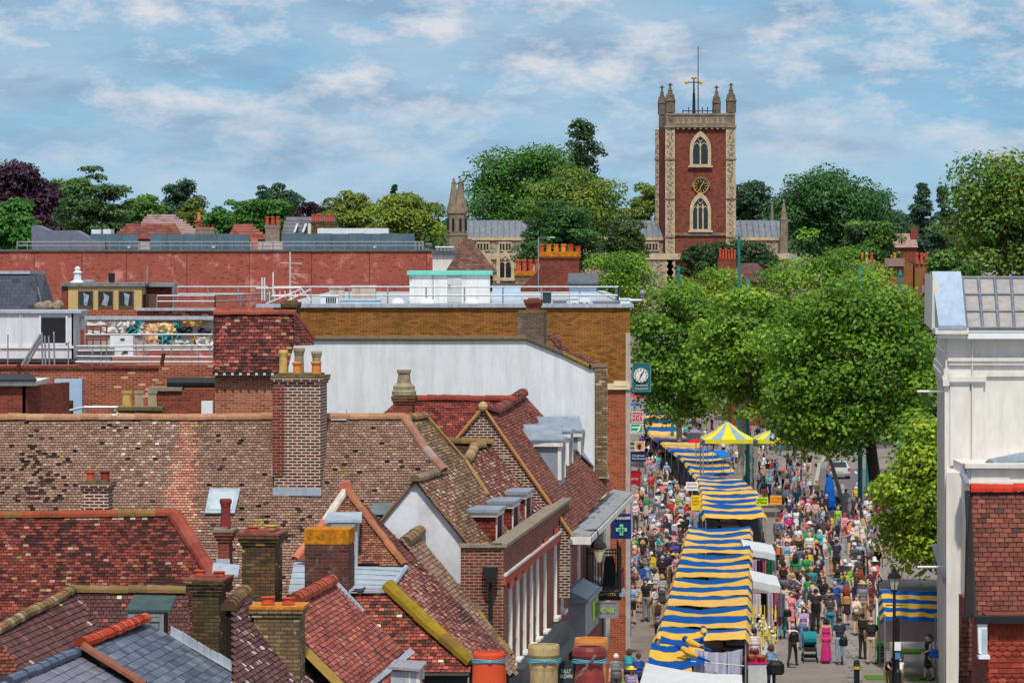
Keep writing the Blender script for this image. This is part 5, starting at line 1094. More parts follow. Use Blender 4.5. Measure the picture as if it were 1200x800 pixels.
# ================================================================== St Peter's: tower, nave, turrets
CH = thing('church', 'flint and brick church with square pinnacled tower and black gold clock', 'church', (20, 520, gz(520))); d = 520.; s = d/F; X = lambda x: (x-600)*s; Z = lambda y: HC-(y-YH)*s
M_TBR = brick('tower_brick', srgb(138,74,58), srgb(114,60,50), srgb(128,88,74), st=.55, bw=.45, bh=.15, ms=.012, extra=(srgb(104,56,48), .5, .55))
M_STONE = plain('church_stone', srgb(186,168,138), .9, var=.3, scale=1.6); M_OLDST = plain('weathered_church_stone', srgb(132,118,102), .9, var=.45, scale=1.4)
def flint():
    t = NT('knapped_flint'); b = t.bsdf(.8); co = coords(t); v = t.new('ShaderNodeTexVoronoi'); v.inputs['Scale'].default_value = 3.2; t.link(co, v.inputs['Vector'])
    n = t.noise(co, 2, 4); c = t.mix(t.ramp(v.outputs['Distance'], .3, .6), t.mix(n, srgb(84,76,74), srgb(124,110,100)), srgb(166,150,126)); t.link(c, b.inputs['Base Color']); return t.m
M_FLINT = flint()
GB = gz(520)-1
x0, x1 = X(780), X(862); tw = x1-x0
zP = Z(133); zC = Z(148)
mb = MB(); mb.box(x0+.4, x1-.4, d+.3, d+tw, GB, zC); mb.build('tower_wall', M_TBR, CH)
mb = MB()
for xa, xb in ((x0,X(790.5)),(X(851),x1)):
    for ya in (d, d+tw-1.0): mb.box(xa, xb, ya, ya+1.2, GB, zC, 0)
    # alternating quoins
    zz = GB
    k = 0
    while zz < zC-.4:
        w_ = .3 if k % 2 else .14
        for e0, sg in ((xa, 1), (xb, -1)): mb.box(min(e0, e0+sg*w_)-(.03 if sg > 0 else 0), max(e0, e0+sg*w_)+(.03 if sg < 0 else 0), d-.03, d+.2, zz, zz+.36, 1)
        zz += .38; k += 1
for yy in (186, 232, 277): 
    for xa, xb in ((x0-.12,X(791)),(X(850.5),x1+.12)): mb.box(xa, xb, d-.14, d+1.3, Z(yy+1.5), Z(yy), 2)
mb.box(x0-1.05, x0-.3, d+tw-1.6, d+tw-.6, GB, Z(150), 0); mb.box(x0-1.15, x0-.2, d+tw-1.7, d+tw-.5, Z(186), Z(184), 2); mb.prism([V((x0+.3,d+1.2,GB)), V((x0-.6,d+tw-1.5,GB)), V((x0+1,d+tw-1.5,GB))], (0,0,zC-GB), 3)
mb.build('buttress', [M_FLINT, M_STONE, M_OLDST, M_TBR], CH)
mb = MB(); mb.box(X(790.5), X(851), d+.05, d+.4, Z(276), Z(273)); mb.box(x0-.1, x1+.1, d-.2, d+tw+.2, Z(149.5), Z(147)); mb.box(x0+.1, x1-.1, d-.05, d+tw+.05, zC+.1, Z(146)+.3); mb.box(x0+.1, x1-.1, d-.06, d+.4, Z(135.2), zP); mb.box(x0+.1, x1-.1, d+.05, d+.3, Z(146), Z(135))
mb.box(x1-.4, x1-.05, d, d+tw, Z(146), zP); mb.box(x0+.05, x0+.4, d, d+tw, Z(146), zP); mb.build('parapet', M_OLDST, CH)
mb = MB(); n = 9
for k in range(n):
    a = X(791)+(X(851)-X(791))*k/n; w_ = (X(851)-X(791))/n; mb.prism([V((a+.05,d-.08,Z(145))), V((a+w_-.05,d-.08,Z(145))), V((a+w_/2,d-.08,Z(137)))], (0,.2,0)); mb.box(a+w_*.3, a+w_*.7, d-.12, d+.1, Z(151.5), Z(149))
mb.build('pierced_tracery', plain('pale_tracery', srgb(150,136,116), .9, var=.3), CH)
mb = MB()
for cx, cy in ((X(785.5),d+.5),(x1-.55,d+.5),(X(775.8)+.3,d+tw-.6),(X(843.5),d+tw-.6)):
    b_ = .64 if cy < d+2 else .54
    zz = Z(148); mb.box(cx-b_*.75, cx+b_*.75, cy-b_*.75, cy+b_*.75, zz, Z(132)); mb.lathe((cx,cy,0), [(b_*1.0,Z(132)),(b_*1.0,Z(119)),(b_*1.2,Z(118)),(b_*.72,Z(115.5)),(b_*.4,Z(107)),(b_*.46,Z(106)),(b_*.26,Z(103)),(.12,Z(101)),(.1,Z(98.5))], 8)
    for a in range(4): mb.lathe((cx+math.cos(a*math.pi/2+.78)*b_*.95, cy+math.sin(a*math.pi/2+.78)*b_*.95, 0), [(.17,Z(119)),(.15,Z(115)),(.05,Z(110.5))], 6)
    for k, yy in enumerate((113,110,107)): mb.lathe((cx,cy,Z(yy)), [(b_*(.6-k*.12),0),(b_*(.74-k*.12),.1),(b_*(.5-k*.1),.2)], 4)
    mb.ball((cx,cy,Z(99)), .2, 0, None, 8); mb.box(cx-.35, cx+.35, cy-.08, cy+.08, Z(100.2), Z(99.4))
mb.build('pinnacle', plain('dark_sooty_stone', srgb(108,96,84), .9, var=.45, scale=1.4), CH)
mb = MB(); mb.tube([V((X(815),d+tw/2,Z(134))), V((X(815),d+tw/2,Z(108)))], [.22,.16], 8); mb.tube([V((X(815),d+tw/2,Z(108))), V((X(815),d+tw/2,Z(88)))], [.14,.08], 6); mb.tube([V((X(820),d+tw/2,Z(134))), V((X(820),d+tw/2,Z(52)))], [.09,.05], 6)
for y, w in ((90,3.5),(95,8),): mb.tube([V((X(815-w),d+tw/2,Z(y))), V((X(815+w),d+tw/2,Z(y)))], .07, 5)
for x in (806, 823): mb.ball((X(x),d+tw/2,Z(95)), .24, 1, None, 6)
mb.ball((X(815),d+tw/2,Z(89.5)), .25, 1, None, 6)
mb.tube([V((X(801),d+2,Z(129.5))), V((X(838),d+2,Z(129.5)))], .07, 5)
for x in (801,808,824,830,836,839): mb.tube([V((X(x),d+2,Z(134))), V((X(x),d+2,Z(128 if x % 2 else 125)))], .06, 5)
mb.build('flagpole_and_vane', [M_BLACK, M_GOLD], CH)
def lancet(cx, zb_, zs_, half, y, m_frame, name, lights=2, parent=CH, fr=.4):
    """pointed window: stone surround, mullions, dark glass"""
    def arch(h_, off=0):
        pts = [V((cx-h_,y,zb_-off)), V((cx+h_,y,zb_-off)), V((cx+h_,y,zs_))]
        for t in np.linspace(0, math.pi/3, 7)[1:]: pts.append(V((cx-h_+2*h_*math.cos(t), y, zs_+2*h_*math.sin(t))))
        for t in np.linspace(math.pi/3, 0, 7)[1:]: pts.append(V((cx+h_-2*h_*math.cos(t), y, zs_+2*h_*math.sin(t))))
        return pts
    o, i_ = arch(half+fr, fr*.4), arch(half); q = MB(); n = len(o)
    for k in range(n):
        j = (k+1) % n; dy = V((0,.25,0)); q.face([o[k]-dy, o[j]-dy, i_[j]-dy, i_[k]-dy]); q.face([i_[k]-dy, i_[j]-dy, i_[j]+dy, i_[k]+dy]); q.face([o[j]-dy, o[k]-dy, o[k]+dy, o[j]+dy])
    for k in range(1, lights): x = cx-half+2*half*k/lights; q.box(x-.09, x+.09, y-.12, y+.1, zb_, zs_+half*.9)
    for k in range(lights):
        xa = cx-half+2*half*k/lights; w_ = half/lights; c = V((xa+w_, y-.1, zs_))
        for t0 in range(6):
            for sg in (-1, 1): 
                a0 = math.radians(60*t0/6); a1 = math.radians(60*(t0+1)/6); f = lambda a: V((c.x+sg*(-w_+2*w_*math.cos(a)), c.y, c.z+2*w_*math.sin(a))); q.tube([f(a0), f(a1)], .07, 4, cap=False)
    q.tube([V((cx,y-.1,zs_+half*.9)), V((cx-half*.35,y-.1,zs_+half*1.35))], .06, 4); q.tube([V((cx,y-.1,zs_+half*.9)), V((cx+half*.35,y-.1,zs_+half*1.35))], .06, 4)
    q.box(cx-half-fr-.2, cx+half+fr+.2, y-.35, y+.1, zb_-fr*1.0, zb_-fr*.35); w_ = q.build(name, m_frame, parent)
    q = MB(); q.prism(i_, (0,.05,0)); 
    for k in range(9): q.box(cx-half, cx+half, y-.04, y, zb_+(zs_-zb_)*(k+.1)/9, zb_+(zs_-zb_)*(k+.45)/9, 0)
    q.build('pane', M_GLASS, w_)
lancet(X(820.8), Z(192.5), Z(175), .95, d+.2, M_STONE, 'belfry_window', 2); lancet(X(820.8), Z(268.5), Z(247), .95, d+.2, M_STONE, 'tower_window', 3)
q = MB(); q.prism([V((X(821.5)+math.cos(a)*9.2*s, d+.1, Z(218)+math.sin(a)*9.2*s)) for a in np.linspace(0, 2*math.pi, 28, endpoint=False)], (0,.25,0)); ck = q.build('clock', M_PBLACK, CH)
q = MB(); R_ = 8.9*s
for k in range(28):
    a, b_ = k*math.pi/14, (k+1)*math.pi/14; f = lambda t, r: V((X(821.5)+math.sin(t)*r, d+.08, Z(218)+math.cos(t)*r)); q.prism([f(a,R_), f(b_,R_), f(b_,R_*.9), f(a,R_*.9)], (0,.03,0))
for k in range(12): a = k*math.pi/6; q.prism([f(a-.05,R_*.82), f(a+.05,R_*.82), f(a+.06,R_*.52), f(a-.06,R_*.52)], (0,.03,0))
for a, l in ((math.radians(38), .75), (math.radians(200), .8)): q.prism([f(a-1.2,R_*.06), f(a-.02,R_*l), f(a+.02,R_*l), f(a+1.2,R_*.06)], (0,-.04,0))
q.build('gilt_numerals_and_hands', M_GOLD, ck); q = MB(); 
for k in range(16): a, b_ = -1.7+k*3.4/16, -1.7+(k+1)*3.4/16; q.prism([f(a,R_*1.22), f(b_,R_*1.22), f(b_,R_*1.06), f(a,R_*1.06)], (0,-.15,0))
q.build('hood_mould', M_OLDST, CH)
M_CHLEAD = streaked('church_lead_roof', srgb(122,130,140), srgb(66,70,76), .8, .7, 1.4, .3)
dN = 524.; sN = dN/F; XN = lambda x: (x-600)*sN; ZN = lambda y: HC-(y-YH)*sN
mb = MB(); mb.prism([V((XN(545),dN,ZN(279))), V((XN(545),dN+5,ZN(258))), V((XN(545),dN+10,ZN(279)))], V((XN(922)-XN(545),0,0)))
for x in range(548, 920, 7): mb.tube([V((XN(x),dN-.05,ZN(279)+.05)), V((XN(x),dN+4.9,ZN(258)+.06))], .07, 4)
mb.build('nave_roof', M_CHLEAD, CH)
mb = MB(); mb.box(XN(540), XN(922), dN+.2, dN+9.6, GB, ZN(279)); mb.build('nave_wall', M_FLINT, CH)
mb = MB(); mb.box(XN(540), XN(922), dN-.05, dN+.5, ZN(281.5), ZN(278)); mb.box(XN(540), XN(922), dN-4.2, dN+.2, ZN(300), ZN(297)); mb.box(XN(540), XN(922), dN-4.2, dN-3.9, ZN(304), ZN(300)); mb.build('stone_cornice', M_STONE, CH)
mb = MB(); mb.box(XN(535), XN(790), dN-4, dN+.1, GB, ZN(300)); mb.box(XN(860), XN(922), dN-4, dN+.1, GB, ZN(300)); mb.build('aisle_wall', M_FLINT, CH); mb = MB(); mb.prism([V((XN(535),dN-4.1,ZN(300))), V((XN(535),dN+.1,ZN(300))), V((XN(535),dN+.1,ZN(296)))], V((XN(922)-XN(535),0,0))); mb.build('aisle_roof', M_CHLEAD, CH)
for x in (566, 592, 618, 690, 716, 742, 764):
    q = MB(); q.box(XN(x-8), XN(x+8), dN+.1, dN+.25, ZN(293.5), ZN(284.5), 0)
    for a in ((-8,8,283.5,285.5),(-8,-6.5,285,294),(6.5,8,285,294),(-8,8,293,294.5),(-.6,.6,285,294),(-4,-3.2,285,294),(3.2,4,285,294)): q.box(XN(x+a[0]), XN(x+a[1]), dN-.05, dN+.12, ZN(a[3]), ZN(a[2]), 1)
    q.build('clerestory_window', [M_GLASS, M_STONE], CH)
for x in (566, 592, 616): q = MB(); lancet(XN(x), ZN(325), ZN(312), .75, dN-4.05, M_STONE, 'aisle_window', 2)
mb = MB(); mb.box(XN(582), XN(586), dN-4.8, dN-3.9, GB, ZN(303)); mb.lathe((XN(584),dN-4.4,ZN(303)), [(.4,0),(.3,.4),(.03,1.4)], 4); mb.box(XN(606), XN(610), dN-4.8, dN-3.9, GB, ZN(305)); mb.build('aisle_buttress', M_STONE, CH)
def turret(xa, xb, y0, y1, d_, spires, name='turret'):
    s_ = d_/F; XX = lambda x: (x-600)*s_; ZZ = lambda y: HC-(y-YH)*s_; q = MB(); cx = XX((xa+xb)/2); r_ = (XX(xb)-XX(xa))/2
    q.lathe((cx,d_,0), [(r_,GB),(r_,ZZ(y0+28)),(r_*1.06,ZZ(y0+27)),(r_*1.06,ZZ(y0+26)),(r_*.95,ZZ(y0+25)),(r_*.95,ZZ(y0+2)),(r_*1.08,ZZ(y0+1)),(r_*1.08,ZZ(y0)),(r_*.9,ZZ(y0-.5)),(r_*.75,ZZ(y0-11))] if spires else [(r_,GB),(r_,ZZ(y0)),(r_*1.1,ZZ(y0-1)),(r_*.8,ZZ(y0-2)),(.1,ZZ(y1)),(.2,ZZ(y1-1)),(.05,ZZ(y1-2))], 8)
    for x, yt in spires: q.lathe((XX(x),d_+(0 if x > (xa+xb)/2 else 1.5),0), [(r_*.75,ZZ(y0-1)),(r_*.42,ZZ(y0-16)),(r_*.2,ZZ(yt+6)),(r_*.26,ZZ(yt+5)),(r_*.13,ZZ(yt+3)),(.16,ZZ(yt+1)),(.05,ZZ(yt-1))], 8)
    o = q.build(name, M_OLDST, CH)
    if spires:
        q = MB()
        for k in range(8):
            a = k*math.pi/4+math.pi/8; c = V((cx+math.cos(a)*r_*.93, d_+math.sin(a)*r_*.93, 0)); q.box(c.x-.16, c.x+.16, c.y-.1, c.y+.1, ZZ(y0+21), ZZ(y0+7))
        q.build('slit', M_PBLACK, o)
turret(523.5, 547.5, 249, 209, 522, [(531.5,209),(539.5,208.5)]); turret(913.5, 923.5, 258, 237, 522, []); turret(901.5, 908, 266, 239, 530, [])
# ================================================================== ground, road, paving
def ground_mat():
    t = NT('paved_street'); b = t.bsdf(.9, 0, .2); co = coords(t, 'Object')
    n = t.noise(co, .35, 6, .65); n2 = t.noise(co, 6, 4, .6); n3 = t.noise(co, 1.7, 5, .7)
    c = t.mix(t.ramp(n, .3, .7), srgb(120,112,106), srgb(146,137,130)); c = t.mix(t.ramp(n3, .5, .72), c, srgb(112,106,102)); c = t.mix(t.ramp(n2, .55, .8), c, srgb(96,92,90))
    t.link(c, b.inputs['Base Color']); t.bump(n2, b, .2, .01); return t.m
M_GROUND = ground_mat()
ys = [10,40,70,100,130,160,190,200,210,220,235,250,265,280,295,310,330,350,370,390,405,420,440,460,480,500,520,560,600,700,900,1200,1600,2200,3000,4000]
me = bpy.data.meshes.new('ground'); xs_ = [-1,-.6,-.35,-.2,-.12,-.06,0,.06,.12,.2,.35,.6,1]
vv, ff = [], []
for j, y in enumerate(ys):
    for x in xs_: vv.append((x*(120+y*.75), y, gz(y)))
nx = len(xs_)
for j in range(len(ys)-1):
    for i in range(nx-1): ff.append((j*nx+i, j*nx+i+1, (j+1)*nx+i+1, (j+1)*nx+i))
me.from_pydata(vv, [], ff); me.materials.append(M_GROUND); o = bpy.data.objects.new('ground', me); COL.objects.link(o); tag(o, kind='structure')
def strip(name, left, right, mat, lift_=.004, kind='structure', n=14):
    """sheet on the ground between two polylines given as ground pixels"""
    q = MB(); a = [gp(*p) for p in left]; b_ = [gp(*p) for p in right]
    def res(pl_):
        out = []
        for p, r_ in zip(pl_, pl_[1:]):
            for k in range(n): out.append(p.lerp(r_, k/n))
        out.append(pl_[-1]); 
        return [V((p.x, p.y, gz(p.y)+lift_)) for p in out]
    a, b_ = res(a), res(b_)
    for k in range(len(a)-1): q.face([a[k], b_[k], b_[k+1], a[k+1]])
    return tag(q.build(name, mat), kind=kind)
M_SLAB = brick('drain_slabs', srgb(150,146,142), srgb(136,132,128), srgb(86,82,78), st=.3, bw=.9, bh=.6, ms=.03)
M_ROAD = plain('road_tarmac', srgb(104,96,100), .9, var=.2, scale=1.2)
strip('drain_strip', [(992,830),(991,725),(990,690)], [(1013,830),(1006,725),(1003,690)], M_SLAB)
strip('road', [(948,618),(962,545),(985,505),(1000,470)], [(1180,660),(1120,545),(1110,505),(1100,470)], M_ROAD)
strip('kerb', [(942,618),(958,545),(982,505),(998,470)], [(948,618),(962,545),(985,505),(1000,470)], plain('pale_kerb', srgb(170,162,150), .9), .12)
q = MB()
for y in (600, 582, 566, 552, 540, 530, 521, 513):
    x = 1004+(560-y)*.62*(-1 if y > 560 else -.35); a = gp(x, y); b_ = gp(x+1.5, y+2.6 if y > 545 else y+1.6); w = V((.09,0,0)); z_ = V((0,0,.012)); q.face([a-w+z_, a+w+z_, b_+w+z_, b_-w+z_][::-1])
tag(q.build('road_markings', plain('road_paint', (.72,.72,.7), .7)), kind='structure')
strip('verge', [(1012,505),(1020,480)], [(1060,540),(1070,490)], plain('pale_green_paving', srgb(132,140,124), .9), .008)

# ================================================================== market stalls
YEL = srgb(242,194,82); YEL2 = srgb(232,180,78); BLU = srgb(34,92,168); BLU2 = srgb(22,66,134)
M_STRIPE = cloth('striped_canvas', (1,1,1), .22, .16, True); M_WCAN = cloth('white_canvas', srgb(226,232,236), .3, .1); M_POLE = plain('stall_pole', srgb(150,150,150), .5, .4)
M_DCLOTH = plain('dark_table_cloth', srgb(44,40,46), .9)
def interp(tab, d):
    for (a, *p), (b_, *q_) in zip(tab, tab[1:]):
        if d <= b_: t = (d-a)/(b_-a); return [x+(y-x)*t for x, y in zip(p, q_)]
    return list(tab[-1][1:])
def wx(px, d): return (px-600)*d/F
# canopy edges in world metres: distance -> left x, right x
ED = [(d_, wx(a, d_), wx(b_, d_)) for d_, a, b_ in ((125,755,871),(140,768,875.5),(150,778,877.5),(170,793,879),(196,807,880.5),(206,826,898),(216,822,893),(250,822,889),(270,819,877),(292,816,867),(330,800,850),(366,777,822),(392,759,795),(425,753,780))]
NOTE = ['first of the row at the near end','just past the gathered near canopies','third from the near end','behind the third canopy','level with the hanging dresses','beside the nearer white side canopy','between the two white side canopies','beside the farther white side canopy','past the white side canopies','level with the flower stall','near the back of the front row','second from the front row back end','last before the gap in the row']
def stall(d0, d1, i, label, group, zc=2.4, col=1, x0f=0., x1f=1., legs=True, blue_first=False, tilt=.0, dx=0):
    q = MB(); ny, nx_ = 12, 22; rr = random.Random(i*7+3); sd = rr.uniform(0, 50); g = []
    xm = sum(interp(ED, (d0+d1)/2))/2; yf = rr.uniform(.42, .6); sag = rr.uniform(.06,.2); fd = rr.uniform(0,.4)
    for j in range(ny+1):
        v = j/ny; d_ = d0+(d1-d0)*v; l, r_ = interp(ED, d_); l, r_ = l+(r_-l)*x0f, l+(r_-l)*x1f; row = []
        for k in range(nx_+1):
            u = -.03+1.06*k/nx_; x = l+(r_-l)*u
            z = gz(d_)+zc+.05*math.sin(math.pi*min(1, v/yf)/2)-.05*max(0, (v-yf)/(1-yf))+tilt*v
            z -= sag*math.sin(math.pi*u)*(.5+.5*math.sin(v*math.pi))
            z += .085*noise.noise(V((u*2.2+sd, v*1.4, i*.7)))+.045*noise.noise(V((u*7+sd, v*3, i*1.3)))
            if u < .0 or u > 1: z -= .22
            row.append(V((x, d_+.25*noise.noise(V((u*2.4+sd, 5.5+i, v*.5))), z)))
        g.append(row)
    for j in range(ny):
        yel = (j+.5)/ny < yf
        for k in range(nx_):
            c = (YEL if yel else BLU) if not blue_first else (BLU if yel else YEL)
            f = N(k*.3+sd, j*.4, 1); q.face([g[j][k], g[j][k+1], g[j+1][k+1], g[j+1][k]], 0, mul(mixc(c, (srgb(246,206,140) if yel else srgb(40,110,190)), min(1, max(0, f)*.7+fd)), 1))
    t = thing('market_stall', label, 'market stall', (xm, d0, gz(d0)), group); q.build('canopy', M_STRIPE, t, smooth=True)
    for d_ in (d0+.1, d1-.1):
        for x in (interp(ED, d_)[0]+(interp(ED, d_)[1]-interp(ED, d_)[0])*x0f+.05, interp(ED, d_)[0]+(interp(ED, d_)[1]-interp(ED, d_)[0])*x1f-.05):
            p = MB(); p.tube([V((x,d_,gz(d_)-.02)), V((x,d_,gz(d_)+zc-.1))], .025, 6); p.build('pole', M_POLE, t)
    p = MB(); l, r_ = interp(ED, (d0+d1)/2); l, r_ = l+(r_-l)*x0f, l+(r_-l)*x1f; p.obox(V((l+.1,d0+.4,gz(d0))), V((.8,0,0)), V((0,d1-d0-.7,0)), V((0,0,.85))); p.obox(V((r_-.9,d0+.4,gz(d0))), V((.8,0,0)), V((0,d1-d0-.7,0)), V((0,0,.85))); p.build('counter', M_DCLOTH, t)
    return t
n1 = 13
for i in range(n1):
    a = 139.5+(196-139.5)*i/n1; b_ = 139.5+(196-139.5)*(i+1)/n1
    stall(a, b_-.04, i, 'blue and yellow striped stall, front row, '+NOTE[i], 'striped market stalls in the front row')
NOTE2 = ['nearest of the back row','beside the two yellow notices','beside the yellow and lime boards','behind the yellow boards','with white notice at its left edge','level with the book table','before the blue flat canopy','beside the blue flat canopy','left of the red umbrella','just past the red umbrella','level with the marquee','where the row bends','past the bend','with mostly blue canvas','narrowing towards the far end','behind the mostly blue canopy','third from the far end','second from the far end','farthest of all']
edges = [206+(422-206)*(k/19)**1.06 for k in range(20)]
for i in range(19):
    stall(edges[i], edges[i+1]-.1, 40+i, 'blue and yellow striped stall, back row, '+NOTE2[i], 'striped market stalls in the back row', zc=2.4, blue_first=(i in (13, 15)), tilt=.03)
# half-width canopies at the near end with gathered, tied corners
ED2 = ED
def half_stall(d0, d1, px, label, i, zc, knots):
    q = MB(); ny, nx_ = 8, 16; g = []
    for j in range(ny+1):
        v = j/ny; d_ = d0+(d1-d0)*v; l = wx(px[0]+(px[2]-px[0])*v, d_); r_ = wx(px[1]+(px[3]-px[1])*v, d_)
        g.append([V((l+(r_-l)*k/nx_, d_, zc-.5*(1-v)**2+.38*v-.12*math.sin(math.pi*k/nx_)+.05*noise.noise(V((k*.4, v*3, i))))) for k in range(nx_+1)])
    for j in range(ny):
        st = int(j/ny*4) % 2 
        for k in range(nx_): q.face([g[j][k], g[j][k+1], g[j+1][k+1], g[j+1][k]], 0, mixc(YEL if st == (i % 2) else BLU, YEL2 if st == (i % 2) else BLU2, RND.random()*.4))
    t = thing('market_stall', label, 'market stall', (g[0][8].x, d0, 0)); q.build('canopy', M_STRIPE, t, smooth=True)
    for p in (g[0][0], g[0][-1], g[-1][0], g[-1][-1]): p_ = MB(); p_.tube([V((p.x,p.y,0)), p-V((0,0,.05))], .025, 6); p_.build('pole', M_POLE, t)
    for (x0, y0, x1, y1, x2, y2) in knots:
        dd = (d0+d1)/2; a, b_, c = P(x0,y0,dd), P(x1,y1,dd-.3), P(x2,y2,dd-.5); q = MB(); q.ball(a, (.11,.1,.1), 0, BLU); q.tube([a, a.lerp(b_,.4)-V((0,0,.04)), b_], [.06,.13,.06], 8, 0, YEL); q.tube([b_, c], [.06,.03], 8, 0, BLU); q.build('tied_corner', M_STRIPE, t)
    return t
half_stall(132.5, 136.2, (757,812,764,806), 'half-width striped stall at the very front with two twisted tied corners', 0, 2.2, [(797,757,818,769,832,775), (803,748,821,757,834,762)])
half_stall(137.0, 139.3, (771,826,776,824), 'half-width striped stall with one gathered corner, second from the front', 1, 2.3, [(824,736,826,742,825,745)])
q = MB(); s = 137.5/F; g = []
for k in range(15):
    x = wx(812+56*k/14, 137.5); g.append((V((x,137.5+.12*math.sin(k*1.7),.75)), V((x+.05,137.4+.08*math.sin(k*2.1),2.25-.12*math.sin(k/14*math.pi)))))
for k in range(14): q.face([g[k][0], g[k+1][0], g[k+1][1], g[k][1]])
t = thing('backdrop_sheet', 'pale lavender sheet hung on a frame behind the front market goods', 'sheet', (wx(840,137.5),137.5,.7)); q.build('sheet', cloth('lavender_sheet', srgb(206,206,230), .2, .1), t)
q = MB()
for z in (1.15, 1.75): q.tube([V((g[0][0].x-.6,137.2,z+.15)), V((g[-1][0].x+.1,137.2,z-.05))], .022, 6)
for x in (g[3][0].x, g[10][0].x, g[0][0].x-.6, g[-1][0].x): q.tube([V((x,137.25,0)), V((x,137.25,2.2))], .022, 6)
q.build('frame', M_POLE, t)
# white canopy at the bottom edge
t = thing('white_stall', 'big plain white stall canopy cut off by the bottom edge of the picture', 'market stall', (5.5, 126, 0)); q = MB(); a = [P(757,776,129.5), P(869,790,127.5), P(874,850,122), P(735,850,122)]
nn = 10
for i in range(nn):
    for j in range(nn):
        f = lambda u, v: a[3].lerp(a[2], u).lerp(a[0].lerp(a[1], u), v)+V((0,0,-.1*math.sin(math.pi*u)+.02*noise.noise(V((u*5,v*5,2)))))
        q.face([f(i/nn,j/nn), f((i+1)/nn,j/nn), f((i+1)/nn,(j+1)/nn), f(i/nn,(j+1)/nn)])
q.build('canopy', M_WCAN, t, smooth=True)
for p in a: q = MB(); q.tube([V((p.x,p.y,0)), p], .03, 6); q.build('pole', M_POLE, t)
# goods at the front stall
def col_mat(nm, c, rough=.7): return MATS.get(nm) or plain(nm, c, rough, var=.2, scale=8)
t = thing('goods_table', 'trestle table before the lavender sheet holding dark statuettes and bowls', 'table', (wx(836,133.5),133.5,0)); q = MB(); q.box(wx(795,133.5), wx(868,133.5), 132.6, 134.2, .72, .78); q.build('top', plain('table_wood', srgb(120,86,60), .8), t)
for x in (797, 866):
    for y in (132.7, 134.1): q = MB(); q.box(wx(x,133.5)-.03, wx(x,133.5)+.03, y-.03, y+.03, 0, .72); q.build('leg', M_POLE, t)
rr = random.Random(21)
for k, (x, hh, st) in enumerate(((838,.5,'head'),(845,.75,'tall'),(851,.62,'tall'),(857,.7,'tall'),(862,.6,'tall'),(855,.4,'tall'),(866,.45,'tall'))):
    c = V((wx(x,133.2), 133.2+rr.uniform(-.3,.6), .78)); q = MB()
    if st == 'head': q.lathe(c, [(.1,0),(.1,.1),(.06,.2),(.14,.3),(.17,.42),(.13,.55),(.04,.6)], 10)
    else: q.lathe(c, [(.12,0),(.1,hh*.2),(.14,hh*.35),(.06,hh*.5),(.1,hh*.65),(.05,hh*.8),(.02,hh)], 8)
    tag(q.build('statuette', plain('brown_statue', srgb(110,72,50), .7) if st == 'head' else M_BLACK, base=c), 'round brown carved head on the front goods table' if st == 'head' else f"dark carved figure on the goods table, {('','tallest, beside the brown head','next right of the tallest','mid-right, leaning tall','near the right end','short one in front','last at the right end')[k]}", 'statuette', None if st == 'head' else 'dark carved figures on the goods table')
GC = [srgb(230,120,40), srgb(200,60,50), srgb(226,220,206), srgb(120,80,50), srgb(60,120,180), srgb(230,190,80), srgb(80,60,50), srgb(230,140,60)]
GN = ['orange','red','white','brown','blue','yellow','dark','amber']
for k in range(16):
    x = 797+k*4.3; c = V((wx(x,133), 132.8+rr.uniform(0,.5), .78)); q = MB(); h_ = rr.uniform(.12,.26); q.lathe(c, [(.06,0),(.13,h_*.5),(.11,h_),(.08,h_)], 8)
    tag(q.build('bowl', col_mat('bowl_'+GN[k % 8], GC[k % 8]), base=c), f"{GN[k % 8]} {'pot' if h_ > .18 else 'bowl'} on the goods table, {'left' if k < 8 else 'right'} part by the {'pole' if k < 8 else 'statuettes'}", 'bowl', 'bowls and pots on the goods table')
# side canopies with racks of clothes
def side_stall(label, px, d, zc, goods):
    t = thing('side_stall', label, 'market stall', (wx((px[0]+px[1])/2, d), d, gz(d))); q = MB(); x0, x1 = wx(px[0], d), wx(px[1], d); z = gz(d)
    def f(u, v): return V((x0+(x1-x0)*u, d+2.6*v, z+zc-.25*u+.22*v+.03*noise.noise(V((u*4,v*4,d)))))
    for i in range(8):
        for j in range(6): q.face([f(i/8,j/6), f((i+1)/8,j/6), f((i+1)/8,(j+1)/6), f(i/8,(j+1)/6)])
    for i in range(8): q.face([f(i/8,0)-V((0,0,.3)), f((i+1)/8,0)-V((0,0,.28)), f((i+1)/8,0), f(i/8,0)])
    q.build('canopy', M_WCAN, t, smooth=False)
    for p in (f(0,0), f(1,0), f(0,1), f(1,1)): q = MB(); q.tube([V((p.x,p.y,z)), p], .022, 6); q.build('pole', M_POLE, t)
    return t
side_stall('side stall with white canopy, the nearer of the two along the striped row', (882,915), 165, 2.3, None); side_stall('side stall with white canopy, the farther of the two along the striped row', (872,909), 182, 2.35, None)
rr = random.Random(31); HC_ = [('cream',srgb(220,206,214)),('maroon',srgb(90,24,40)),('black',srgb(24,22,28)),('crimson',srgb(170,30,60)),('lilac',srgb(190,176,200)),('white',srgb(226,224,222)),('plum',srgb(84,40,70)),('rose',srgb(200,110,130)),('grey',srgb(120,116,124)),('green',srgb(40,110,80))]
def hanging(x, d, hgt, wid, nm, c, label, gname):
    q = MB(); X0 = wx(x, d); z = gz(d)+1.85
    for k in range(6):
        a0 = X0-wid/2+wid*k/6; q.prism([V((a0,d+.05*math.sin(k*2),z)), V((a0+wid/6,d+.05*math.sin(k*2+2),z)), V((a0+wid/6*1.1,d+.08*math.sin(k*2+2),z-hgt)), V((a0,d+.08*math.sin(k*2),z-hgt))], (0,.06,0))
    tag(q.build('hanging_dress', cloth('garment_'+nm, c, .05, .2), base=(X0,d,z-hgt)), label, 'garment', gname)
